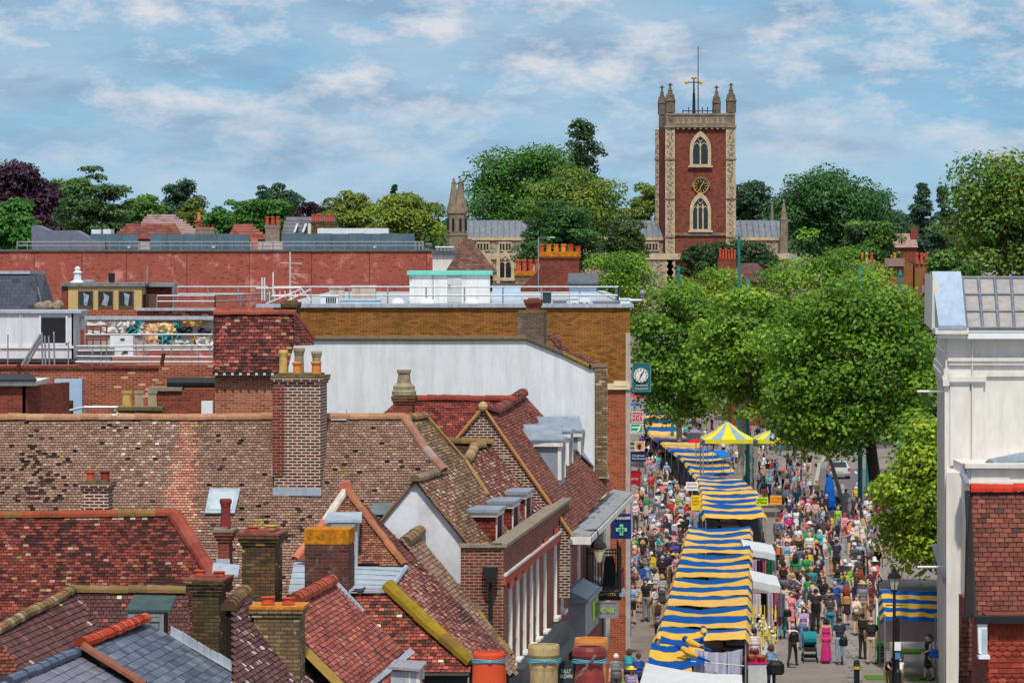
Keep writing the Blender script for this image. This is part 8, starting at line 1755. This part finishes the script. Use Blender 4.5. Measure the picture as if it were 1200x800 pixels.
def zone(x, y, lane):
    if lane == 'L': return 'left lane, near canopies' if y > 722 else 'left lane by balcony' if y > 682 else 'left lane by pharmacy' if y > 640 else 'left lane past pharmacy' if y > 606 else 'left lane, crimson sign' if y > 572 else 'left lane far end'
    if lane == 'R': return 'right lane front' if y > 728 else 'right lane before tree' if y > 690 else 'right lane near flowers' if y > 650 else 'right lane past flowers' if y > 612 else 'right lane by bench'
    return 'beside far canopies' if y < 522 else 'under the marquees' if y < 556 else 'by green table'
MEN = ['man standing','man walking','man with long sleeves','man in shorts','stout man','person on phone']; WOM = ['woman standing','woman walking','woman in skirt','woman in dress','woman in shorts','woman with long sleeves']
TOPS = ['white']*12+['black']*14+['navy']*9+['light blue']*6+['grey']*6+['dark grey']*6+['red']*4+['pink']*3+['royal blue','teal','lilac','purple','coral','beige','cream','maroon','olive','cream','lilac']*2+['yellow','turquoise','green','magenta','orange','lime']+['navy striped','white floral','blue floral','checked']*3+['red striped']*2
BOTS = ['navy','black','black','dark denim','denim blue','denim blue','pale denim','grey','beige','khaki','olive','white','dark grey','brown']
HRS = ['dark']*4+['brown']*5+['blonde']*3+['grey']*3+['white','auburn']; rp_ = random.Random(2024)
POSE = {'man standing':'standing','man walking':'walking','man with long sleeves':'standing','man in shorts':'walking','stout man':'standing','person on phone':'gesturing','woman standing':'standing','woman walking':'walking','woman in skirt':'walking','woman in dress':'strolling','woman in shorts':'standing','woman with long sleeves':'walking'}
def crowd(lane, lt, rt, y0, y1, n, mind, group, pw=1.0, away=.5):
    k = 0; tries = 0
    while k < n and tries < n*60:
        tries += 1; y = y0+(y1-y0)*rp_.random()**pw; a, b_ = xl(lt, y), xl(rt, y); x = a+(b_-a)*rp_.random(); p = gp(x, y)
        if any((q_.x-p.x)**2+(q_.y-p.y)**2 < mind**2 for q_ in PLACED): continue
        w_ = rp_.random() < .55; kind = rp_.choice(WOM if w_ else MEN); hc = rp_.choice(HRS); hk = rp_.choice(['long','long','bob','ponytail','bun'] if w_ else ['short'])
        hat = None; hair = (hc, hk)
        if rp_.random() < .1: hat = rp_.choice([('straw','sun hat'),('white','sun hat'),('navy','cap'),('red','cap'),('white','cap')])
        for _ in range(40):
            t_, b2 = rp_.choice(TOPS), rp_.choice(BOTS)
            bw = {'woman in skirt':'skirt','woman in shorts':'shorts','man in shorts':'shorts'}.get(kind, 'trousers'); tw_ = 'jacket' if 'long' in kind or 'phone' in kind else 'top'
            cl = f'{t_} dress' if kind == 'woman in dress' else f'{t_} {tw_} and {b2} {bw}'
            hd = f'{hat[0]} {hat[1]}' if hat else f'{hc} {hk} hair' if hk != 'bun' else f'{hc} bun hair'
            lab = f'{POSE[kind]} person, {cl}, {hd}, {zone(x, y, lane)}'
            if lab not in LABELS: break
        face = PI if rp_.random() < away else 0; rz = face+rp_.gauss(0, .55)
        put(kind, x, y, t_, b2, hair if not hat or hk != 'short' else None, hat, rz, rp_.gauss(1.66 if w_ else 1.75, .06), rp_.choice([0,0,0,0,1,1,1,2,2,3,4]), lab, group, shoe=rp_.choice([0,0,1,2])); k += 1
    return k
crowd('L', LL, LR, 556, 700, 126, .55, 'shoppers crowding the left lane'); crowd('L', LL, LR, 700, 735, 7, .9, 'shoppers crowding the left lane')
crowd('R', RL, RR, 640, 742, 74, .6, 'shoppers in the right lane'); crowd('R', RL, RR, 588, 642, 40, .7, 'shoppers in the right lane')
def low(me):
    o = bpy.data.objects.new('tmp', me); COL.objects.link(o); m = o.modifiers.new('d', 'DECIMATE'); m.ratio = .05; bpy.context.view_layer.update()
    q = bpy.data.meshes.new_from_object(o.evaluated_get(bpy.context.evaluated_depsgraph_get())); bpy.data.objects.remove(o)
    return [tuple(v.co) for v in q.vertices], [(tuple(f.vertices), f.material_index) for f in q.polygons]
LOW = [low(PROTO[k][0]) for k in ('man standing','woman walking','man with long sleeves','woman in skirt')]; q = MB(); k = 0
while k < 170:                                                         # the far crowd under the trees, too small to tell apart
    if k < 40: y = rp_.uniform(512, 556); a, b_ = xl(LL, y), xl(LR, y)
    else: y = rp_.uniform(500, 592); a, b_ = xl(BL, y), xl(BR, y)
    p = gp(a+(b_-a)*rp_.random(), y); vs, fs = LOW[k % 4]; an = rp_.uniform(0, 6.3); s_ = rp_.uniform(.92,1.06); cs, sn = math.cos(an)*s_, math.sin(an)*s_
    cl = [srgb(206,156,130), srgb(*FAB.get(rp_.choice(TOPS), (40,40,50))), srgb(*FAB[rp_.choice(BOTS)]), srgb(40,36,36), srgb(40,30,28)]; n0 = len(q.v); hr = srgb(*rp_.choice([(40,30,28),(84,58,42),(170,140,100),(160,158,156)]))
    q.v.extend([(p.x+x*cs-y_*sn, p.y+x*sn+y_*cs, p.z+z*s_) for x, y_, z in vs]); q.anyc = True
    for f, mi in fs:
        z = sum(vs[i][2] for i in f)/len(f); yy = sum(vs[i][1] for i in f)/len(f); q.f.append(tuple(i+n0 for i in f)); q.m.append(0); q.c.append(hr if z > 1.63 or (z > 1.5 and yy > .02) else cl[mi])
    k += 1
tag(q.build('far_crowd', MATS['clay_tile'], smooth=True), kind='stuff')
# bags
def bag(nm, label, x, y, z, rot, sz, mat, strap=True):
    c = gp(x, y)+V((0,0,z)); q = MB(); a, b_, h_ = sz; q.lathe(c, [(a*.5,0),(a*.62,h_*.15),(a*.6,h_*.7),(a*.4,h_*.95),(a*.15,h_)], 12, 0, None, 1, b_/a); q.box(c.x-a*.35, c.x+a*.35, c.y-b_*.66, c.y-b_*.5, c.z+h_*.12, c.z+h_*.45)
    if strap: q.tube([c+V((-a*.3,0,h_*.9)), c+V((-a*.1,.1,h_+.28)), c+V((a*.3,0,h_*.9))], .012, 5)
    tag(q.build(nm, mat, base=c), label, nm.replace('_', ' '))
M_BAGB = plain('bag_black', srgb(26,26,30), .5); M_BAGT = plain('bag_tan', srgb(176,128,76), .7)
bag('backpack', 'black backpack on the white t-shirt walking by the pushchair', 930.5, 784, 1.02, 0, (.3,.2,.4), M_BAGB, False); bag('backpack', 'tan backpack worn over the short black dress', 992, 739, 1.08, 0, (.27,.18,.36), M_BAGT, False); bag('backpack', 'black backpack worn in front of the green t-shirt', 956, 748, 1.1, 0, (.32,.2,.44), M_BAGB, False); bag('backpack', 'dark brown backpack on the dark grey dress, left lane', 724, 768, 1.05, 0, (.3,.22,.4), plain('bag_brown', srgb(70,48,40), .7), False); bag('shoulder_bag', 'big black shoulder bag against the bright light blue top', 909, 814, .72, 0, (.5,.25,.5), M_BAGB); bag('shoulder_bag', 'black shoulder bag hanging beside the pale jeans', 988.5, 780, .75, 0, (.26,.16,.36), M_BAGB); bag('shoulder_bag', 'bright blue bag behind the black summer dress by the turf table', 1095, 798, .85, 0, (.34,.2,.34), plain('bag_blue', srgb(50,100,190), .6)); bag('carrier_bag', 'lime green carrier bag held at the bottom of the left lane', 732, 832, .55, 0, (.34,.2,.42), plain('bag_lime', srgb(90,190,50), .6)); bag('shoulder_bag', 'black bag by the teal jeans walker', 923, 750, .95, 0, (.26,.16,.3), M_BAGB)
# ================================================================== trees
M_LEAF = foliage('leaves'); M_BARK = plain('bark', srgb(92,78,66), .95, var=.5, scale=4); M_PBARK = plain('plane_bark', srgb(150,144,128), .9, var=.5, scale=2.5); M_DBARK = plain('dark_bark', srgb(62,48,42), .95, var=.4, scale=4)
NPR = np.random.RandomState(5)
def leaf_object(name, pos, nrm, size, tint, parent=None, base=None, aspect=.62):
    n = len(pos); nrm = nrm/np.linalg.norm(nrm, axis=1)[:, None]
    r = NPR.normal(size=(n, 3)); a = np.cross(nrm, r); a /= np.linalg.norm(a, axis=1)[:, None]; b = np.cross(nrm, a)
    size = size[:, None] if hasattr(size, '__len__') else size
    L = a*size*.5; Wd = b*size*.5*aspect; fold = nrm*size*NPR.uniform(-.05,.14,(n,1)); p = pos
    vs = np.stack([p-L, p-Wd*.95-L*.1+fold, p+Wd*-.6+L*.6+fold*.6, p+L, p+Wd*.6+L*.55+fold*.6, p+Wd*.95-L*.1+fold], 1).reshape(-1, 3)
    bz = np.array(BASE[parent.name] if parent else base); vs = vs-bz
    me = bpy.data.meshes.new(name); me.vertices.add(n*6); me.vertices.foreach_set('co', vs.astype(np.float32).ravel())
    me.loops.add(n*6); me.loops.foreach_set('vertex_index', np.arange(n*6, dtype=np.int32)); me.polygons.add(n); me.polygons.foreach_set('loop_start', np.arange(0, n*6, 6, dtype=np.int32)); me.polygons.foreach_set('loop_total', np.full(n, 6, np.int32))
    at = me.attributes.new('tint', 'FLOAT_COLOR', 'FACE'); c = np.ones((n, 4), np.float32); c[:, :3] = tint; at.data.foreach_set('color', c.ravel())
    me.materials.append(M_LEAF); me.update(calc_edges=True); me.validate()
    o = bpy.data.objects.new(name, me); COL.objects.link(o)
    if parent: o.parent = parent
    else: o.location = V(bz)
    return o
def clumps(shape, c, rx, ry, rz, n):
    out = []
    for _ in range(6000):
        if len(out) >= n: break
        p = NPR.uniform(-1, 1, 3); r = np.linalg.norm(p)
        if shape == 'round':
            if r > 1 or r < .35 and NPR.rand() < .8: continue
            if p[2] < -.75: continue
            cr = NPR.uniform(.15,.36); p = p*NPR.uniform(.88,1.12)
        elif shape == 'dome':
            if math.hypot(p[0], p[1]) > (1-max(0, p[2])**2.4*.75 if p[2] > 0 else 1-.45*p[2]**2) or (r < .5 and NPR.rand() < .85): continue
            cr = NPR.uniform(.13,.3); p = p*NPR.uniform(.9,1.1)
        elif shape == 'cone':
            h = (p[2]+1)/2; an = NPR.uniform(0,6.283); rr_ = NPR.rand()**.5*((1-h)**.6*.95+.03)*NPR.uniform(.75,1.15); p = np.array([rr_*math.cos(an), rr_*math.sin(an), p[2]])
            cr = NPR.uniform(.12,.26)*(1.1-.5*h)
        elif shape == 'cedar':
            k = round((p[2]+1)*3.5)/3.5-1; p[2] = k+NPR.uniform(-.13,.13); lim = 1-.25*abs(k)-max(0, k)*.45
            if math.hypot(p[0], p[1]) > lim: continue
            cr = NPR.uniform(.16,.32)
        else:
            if math.hypot(p[0], p[1]) > .95*(1-max(0, p[2])**3): continue
            cr = NPR.uniform(.2,.34)
        out.append((np.array([c[0]+p[0]*rx*(1-cr*.6), c[1]+p[1]*ry*(1-cr*.6), c[2]+p[2]*rz*(1-cr*.6)]), cr))
    return out
def tree(name, label, x0, x1, y0, y1, d, nl, leaf, pal, shape='round', ncl=60, group=None, trunk=(.4, M_BARK), ry=None, cat='tree', lean=0, base_px=None, flat=.7, limbs=14, loose=.17, zc0=0):
    s = d/F; cx, cz = (x0+x1)/2*s-600*s, HC-((y0+y1)/2-YH)*s; rx, rz = (x1-x0)/2*s, (y1-y0)/2*s; ry = ry or rx*.9
    bx = cx if base_px is None else (base_px-600)*s; g = gz(d); t = thing(name, label, cat, (bx, d, g), group)
    cl = clumps(shape, (cx, d, cz), rx, ry, rz, ncl); R_ = (rx*rz)**.5
    if d > 380: nl = int(nl*1.6); leaf *= .78
    w = np.array([cr**2 for _, cr in cl]); w = w/w.sum(); cnt = NPR.multinomial(nl, w); P_, N_, T_ = [], [], []
    for (c, cr), k in zip(cl, cnt):
        if k == 0: continue
        u = NPR.normal(size=(k, 3)); u /= np.linalg.norm(u, axis=1)[:, None]; u[:, 2] = np.where((u[:, 2] < -.35) & (NPR.rand(k) < .75), -u[:, 2], u[:, 2])
        rad = cr*R_*np.clip(NPR.normal(1-loose*.5, loose, k), .2, 1.22); fl = flat if shape != 'cedar' else .42
        p = c+u*rad[:, None]*np.array([1.15, 1.15, fl]); nn = u*np.array([1,1,1/fl])*.8+np.array([0,-.1,.55])+NPR.normal(scale=.55, size=(k, 3))
        col = np.array(pick(pal)); tv = np.clip(NPR.normal(1, .2, (k, 1)), .5, 1.7)*NPR.uniform(.86,1.14); alt = np.array(pal[NPR.randint(len(pal))][1]); m_ = (NPR.rand(k, 1) < .3)
        P_.append(p); N_.append(nn); T_.append(np.where(m_, alt, col)*tv)
    pos = np.concatenate(P_); leaf_object('crown', pos, np.concatenate(N_), leaf*NPR.uniform(.65,1.3,len(pos)), np.concatenate(T_), t)
    q = MB(); r0, bm = trunk; top = V((cx+lean*.2, d, cz+rz*.35)); b0 = V((bx, d, g-.1)); mid = V((bx+(cx-bx)*.35, d, g+(cz-g)*.55))
    q.tube([b0, b0+V((0,0,.5)), mid, V((cx,d,cz)), top], [r0*1.35, r0, r0*.8, r0*.45, r0*.12], 10)
    order = NPR.permutation(len(cl))[:limbs]
    for k in order:
        c = V(cl[k][0]); st = mid.lerp(V((cx,d,cz)), NPR.uniform(.1,.9)); m1 = st.lerp(c, .5)+V((0,0,rz*.06)); q.tube([st, m1, c], [r0*.42, r0*.26, r0*.07], 7)
    q.build('trunk', bm, t, smooth=True); return t
G = lambda *c: mul(srgb(*c), 1.2)
P_PLANE = [(4, G(104,140,40)), (3, G(88,124,36)), (2, G(126,160,52)), (1, G(72,108,34)), (.8, G(146,170,60))]
P_PLANE2 = [(4, G(92,128,36)), (3, G(76,112,34)), (1.5, G(116,150,46)), (1, G(62,96,30))]
P_LIGHT = [(4, G(138,160,40)), (3, G(118,146,40)), (1.5, G(160,176,56)), (1, G(92,124,36))]
P_MID = [(4, G(82,118,46)), (3, G(68,104,42)), (1, G(100,134,50)), (1, G(56,90,40))]
P_YG = [(4, G(112,130,50)), (3, G(94,116,46)), (1.5, G(132,146,60)), (1, G(76,98,40))]
P_DARK = [(4, G(44,74,40)), (3, G(36,62,36)), (1, G(58,90,44))]
P_BLUE = [(4, G(58,88,66)), (3, G(48,76,58)), (1, G(72,102,74))]
P_BRI = [(4, G(66,114,46)), (3, G(54,100,40)), (1, G(82,126,54))]
P_PURP = [(4, G(60,38,56)), (3, G(48,32,48)), (1, G(80,48,66))]
P_CEDAR = [(4, G(70,100,58)), (3, G(56,84,50)), (1, G(88,116,64))]
FT = 'trees standing beyond the red roof level'
tree('copper_beech', 'dark purple copper beech at the left edge of the skyline', -40, 78, 188, 300, 430, 9000, .6, P_PURP, ncl=70)
tree('broadleaf_tree', 'bright green rounded tree below the purple beech at the left edge', -40, 46, 228, 310, 330, 9000, .42, P_BRI, ncl=60)
tree('cedar_tree', 'cedar with flat layered boughs and bare pale limbs, left skyline', 58, 165, 195, 290, 400, 7500, .5, P_CEDAR, 'cedar', 64, trunk=(.5, M_PBARK), loose=.35, limbs=16)
tree('broadleaf_tree', 'tall feathery green tree just left of the cedar top', 55, 110, 194, 290, 445, 6000, .5, P_MID, ncl=46)
tree('broadleaf_tree', 'mid green tree right of the layered cedar', 140, 200, 222, 290, 430, 5000, .5, P_MID, ncl=40); tree('pine_tree', 'dark blue green tree with broken outline above the pinkish roof', 186, 240, 207, 275, 455, 4500, .5, P_BLUE, ncl=34, loose=.4)
tree('broadleaf_tree', 'pale greyish tree right of the dark blue green one', 206, 238, 226, 285, 440, 3000, .45, P_YG, ncl=26); tree('broadleaf_tree', 'low broad green tree behind the glazed roof level', 236, 312, 232, 295, 420, 6500, .5, P_BRI, ncl=50)
tree('broadleaf_tree', 'bright green crown left of the grey mansard', 275, 345, 222, 292, 415, 6500, .5, P_BRI, ncl=50); tree('broadleaf_tree', 'rounded blue green crown rising above the grey mansard', 290, 356, 212, 270, 470, 5500, .52, P_BLUE, ncl=44)
tree('copper_beech', 'small purple crown behind the white gable with pots', 340, 385, 232, 280, 450, 3000, .5, P_PURP, ncl=28); tree('broadleaf_tree', 'olive green crown right of the small purple one', 370, 452, 222, 292, 440, 7000, .5, P_YG, ncl=52)
tree('conifer', 'small dark spire poking above the olive green crowns', 453, 472, 216, 260, 470, 1500, .45, P_DARK, 'cone', 20); tree('broadleaf_tree', 'sunlit yellow green tree next to the church turret', 426, 522, 225, 300, 400, 9000, .46, [(3, G(128,144,56)), (3, G(104,126,46)), (1, G(84,106,42))], ncl=60)
tree('broadleaf_tree', 'huge rounded green tree behind the church nave', 545, 690, 163, 300, 575, 17000, .62, P_BRI[:2]+P_MID, ncl=110, trunk=(.8, M_BARK)); tree('cedar_tree', 'tall dark ragged cedar top above the huge rounded tree', 634, 726, 138, 266, 610, 5200, .66, P_DARK, 'cone', 70, loose=.35)
tree('broadleaf_tree', 'broad sunlit green tree before the huge one, left of the tower', 612, 742, 196, 300, 500, 13000, .52, P_YG+P_MID, ncl=90, trunk=(.6, M_BARK)); tree('cedar_tree', 'dark spreading cedar hiding the nave middle', 588, 716, 234, 325, 462, 11000, .48, [(4, G(56,96,46)), (3, G(46,82,42)), (1, G(72,112,52))], 'cedar', 90)
tree('yew_tree', 'dark rounded yew beside the bright plane tree top', 698, 760, 254, 325, 452, 6500, .42, [(3, G(58,80,36)), (2, G(44,66,32)), (1, G(76,96,42))], ncl=48); tree('broadleaf_tree', 'green tree close behind the left side of the tower', 730, 790, 214, 290, 560, 5000, .55, P_YG, ncl=42)
tree('broadleaf_tree', 'dark tree close behind the right side of the tower', 852, 915, 207, 290, 580, 6000, .6, P_DARK+P_BLUE, ncl=44); tree('broadleaf_tree', 'massive dark green rounded tree right of the church', 900, 1052, 192, 325, 560, 17000, .62, [(4, G(56,98,52)), (3, G(46,84,46)), (1, G(70,112,56))], ncl=110, trunk=(.8, M_BARK))
tree('conifer', 'taller of two dark conifers standing far right', 1054, 1106, 214, 320, 600, 5500, .6, P_BLUE, 'cone', 60); tree('conifer', 'shorter of two dark conifers standing far right', 1080, 1128, 217, 320, 590, 5500, .6, P_BLUE, 'cone', 60)
tree('broadleaf_tree', 'bluish low tree left of the two conifers', 1030, 1082, 240, 320, 640, 4000, .65, P_BLUE, ncl=36); tree('broadleaf_tree', 'big sunlit tree at the right edge of the skyline', 1102, 1290, 168, 350, 330, 19000, .42, P_MID+P_YG, ncl=120, trunk=(.6, M_BARK)); tree('broadleaf_tree', 'low green tree below the right conifers', 1085, 1150, 285, 350, 400, 5000, .45, P_MID, ncl=36); tree('broadleaf_tree', 'mid dark tree in front of the massive rounded tree', 985, 1062, 255, 335, 500, 6500, .52, P_DARK+P_MID, ncl=46)
tree('hedge', 'dark clipped hedge along the church wall', 795, 920, 281, 320, 485, 7500, .42, P_DARK, 'column', 70, cat='hedge', ry=3, limbs=3); tree('bush', 'dark spiky bush at the foot of the tower', 786, 842, 284, 330, 478, 4500, .42, [(2, G(48,76,36)), (1, G(70,96,42))], 'cone', 44, cat='bush', limbs=4)
# plane trees in the street
tree('plane_tree', 'slim bright plane tree top behind the pot-topped gable', 676, 772, 280, 420, 425, 11000, .36, P_PLANE, ncl=80, trunk=(.3, M_PBARK)); tree('plane_tree', 'pale green plane tree behind the others, below the church nave end', 770, 880, 303, 420, 410, 10000, .36, P_PLANE, ncl=80, trunk=(.3, M_PBARK)); tree('plane_tree', 'wide plane tree crown before the massive rounded tree', 868, 1052, 272, 430, 395, 15000, .42, P_PLANE, 'dome', ncl=95, trunk=(.35, M_PBARK))
tree('plane_tree', 'plane tree crown beside the teal hanging clock', 736, 856, 322, 504, 370, 17000, .4, P_PLANE2, 'dome', ncl=95, trunk=(.3, M_PBARK)); tree('plane_tree', 'plane tree crown hanging over the two marquees', 806, 956, 332, 506, 318, 22000, .37, P_PLANE, 'dome', ncl=110, trunk=(.3, M_PBARK), base_px=866); tree('plane_tree', 'largest plane tree with dark leaning trunk, right of the street', 886, 1110, 312, 548, 276, 38000, .34, P_PLANE2+P_PLANE[:2], 'dome', ncl=130, trunk=(.46, M_DBARK), base_px=1030, limbs=14)
tree('plane_tree', 'small plane tree with pale mottled trunk, low leaves over the bench', 888, 1000, 440, 540, 282, 9000, .28, P_PLANE2, ncl=70, trunk=(.17, M_PBARK), base_px=990, limbs=8)
tree('plane_tree', 'plane tree crown filling the gap beside the cream town building', 1030, 1140, 345, 545, 305, 16000, .36, P_PLANE2, 'dome', ncl=80, trunk=(.3, M_PBARK))
tree('lime_tree', 'fresh yellow green tree pressed against the cream town building', 1021, 1205, 474, 714, 188, 38000, .24, P_LIGHT, 'round', ncl=120, trunk=(.18, M_BARK), loose=.2)
def sapling(label, x, y, d, h_): pass
# far wood closing the skyline
rr = NPR; n = 26000; px = rr.uniform(-200, 1450, n); dd = rr.uniform(680, 780, n); ph = np.array([noise.noise(V((x*.012, 2.2, 0)))*14+noise.noise(V((x*.05, 5.2, 0)))*7 for x in px]); py = 296-rr.rand(n)**.7*(34+ph)
pos = np.stack([(px-600)*dd/F, dd, HC-(py-YH)*dd/F], 1); pal_ = np.array([c for w, c in P_MID+P_BLUE]); tint = pal_[rr.randint(len(pal_), size=n)]*rr.uniform(.7,1.3,(n,1))
tag(leaf_object('far_wood', pos, np.array([0,-.6,.6])+rr.normal(scale=.6, size=(n,3)), 1.3*rr.uniform(.7,1.4,n), tint, base=(0,700,9)), kind='stuff')
# ================================================================== sky, sun, camera
w = bpy.data.worlds.new('World'); SC.world = w; w.use_nodes = True; nt = w.node_tree; nt.nodes.clear()
class WN(NT):
    def __init__(s): s.t = nt; s.n = nt.nodes; s.l = nt.links
t = WN(); out = t.new('ShaderNodeOutputWorld'); bg = t.new('ShaderNodeBackground'); sky = t.new('ShaderNodeTexSky'); sky.sky_type = 'NISHITA'; sky.sun_disc = False
SUN_EL, SUN_AZ = math.radians(56), math.radians(2)                    # behind the camera, to its right
sv = V((math.sin(SUN_AZ)*math.cos(SUN_EL), -math.cos(SUN_AZ)*math.cos(SUN_EL), math.sin(SUN_EL)))
sky.sun_elevation = SUN_EL; sky.sun_rotation = math.atan2(sv.x, sv.y); sky.air_density = 1.0; sky.dust_density = .6; sky.ozone_density = 2.0
tc = t.new('ShaderNodeTexCoord').outputs['Generated']; sep = t.new('ShaderNodeSeparateXYZ'); t.link(tc, sep.inputs[0])
def math_(op, a, b=None):
    m = t.new('ShaderNodeMath', operation=op)
    for k, v in enumerate((a, b)):
        if v is None: continue
        if hasattr(v, 'links'): t.link(v, m.inputs[k])
        else: m.inputs[k].default_value = v
    return m.outputs[0]
zz = math_('MAXIMUM', sep.outputs[2], 0.0); den = math_('ADD', zz, .022)
ux = math_('DIVIDE', sep.outputs[0], den); uy = math_('DIVIDE', sep.outputs[1], den); cmb = t.new('ShaderNodeCombineXYZ'); t.link(ux, cmb.inputs[0]); t.link(math_('MULTIPLY', uy, .55), cmb.inputs[1])
cv = cmb.outputs[0]
el = t.new('ShaderNodeCombineXYZ'); t.link(math_('MULTIPLY', sep.outputs[0], 40), el.inputs[0]); t.link(math_('MULTIPLY', sep.outputs[2], 84), el.inputs[1]); t.link(math_('MULTIPLY', sep.outputs[1], 2), el.inputs[2])
sheet = t.noise(scaled(t, el.outputs[0], (.35,.6,1)), .9, 8, .62); puff = t.noise(el.outputs[0], 1.2, 10, .62); under = t.noise(scaled(t, el.outputs[0], (.6,1,1)), 1.1, 6, .6)
# the low sky of a bright showery day: blue-teal base, grey-blue cloud sheets, white heads
base = t.mix(t.ramp(zz, 0.0, .075), srgb(164,206,230), srgb(112,172,212))
nish = t.mix(.55, t.mix(1.0, sky.outputs[0], (.17,.17,.17), 'MULTIPLY'), srgb(222,220,218))
SKYC = t.mix(t.ramp(zz, .12, .4), base, nish)
c1 = t.mix(t.ramp(sheet, .36, .7), SKYC, srgb(182,202,220)); c2 = t.mix(math_('MULTIPLY', t.ramp(under, .46, .72), .75), c1, srgb(138,164,194)); hm = math_('MULTIPLY', t.ramp(puff, .48, .68), t.ramp(zz, .008, .04)); c3 = t.mix(math_('MULTIPLY', hm, .85), c2, srgb(226,226,230))
STR = .1
sc_ = t.mix(1.0, c3, (1/STR,)*3, 'MULTIPLY'); t.link(sc_, bg.inputs['Color']); bg.inputs['Strength'].default_value = STR; t.link(bg.outputs[0], out.inputs[0])
sl = bpy.data.lights.new('sun', 'SUN'); sl.energy = 3.6; sl.angle = math.radians(2.5); sl.color = (1, .94, .84); so = bpy.data.objects.new('sun', sl); COL.objects.link(so); so.rotation_euler = sv.to_track_quat('Z', 'Y').to_euler()
cam = bpy.data.cameras.new('camera'); cam.sensor_width = 36; cam.lens = 36*F/1200; cam.shift_y = -(400-YH)/1200; cam.clip_start = 1; cam.clip_end = 9000
co = bpy.data.objects.new('camera', cam); COL.objects.link(co); co.location = (0,0,HC); co.rotation_euler = (math.pi/2,0,0); SC.camera = co
SC.view_settings.view_transform = 'Standard'; SC.view_settings.look = 'None'; SC.view_settings.exposure = 0; SC.view_settings.gamma = 1
SC.render.engine = 'CYCLES'; SC.cycles.use_denoising = True; SC.cycles.max_bounces = 6; SC.cycles.diffuse_bounces = 3; SC.cycles.transmission_bounces = 4
# drop meshes that nothing uses
for m in list(bpy.data.meshes):
    if m.users == 0: bpy.data.meshes.remove(m)
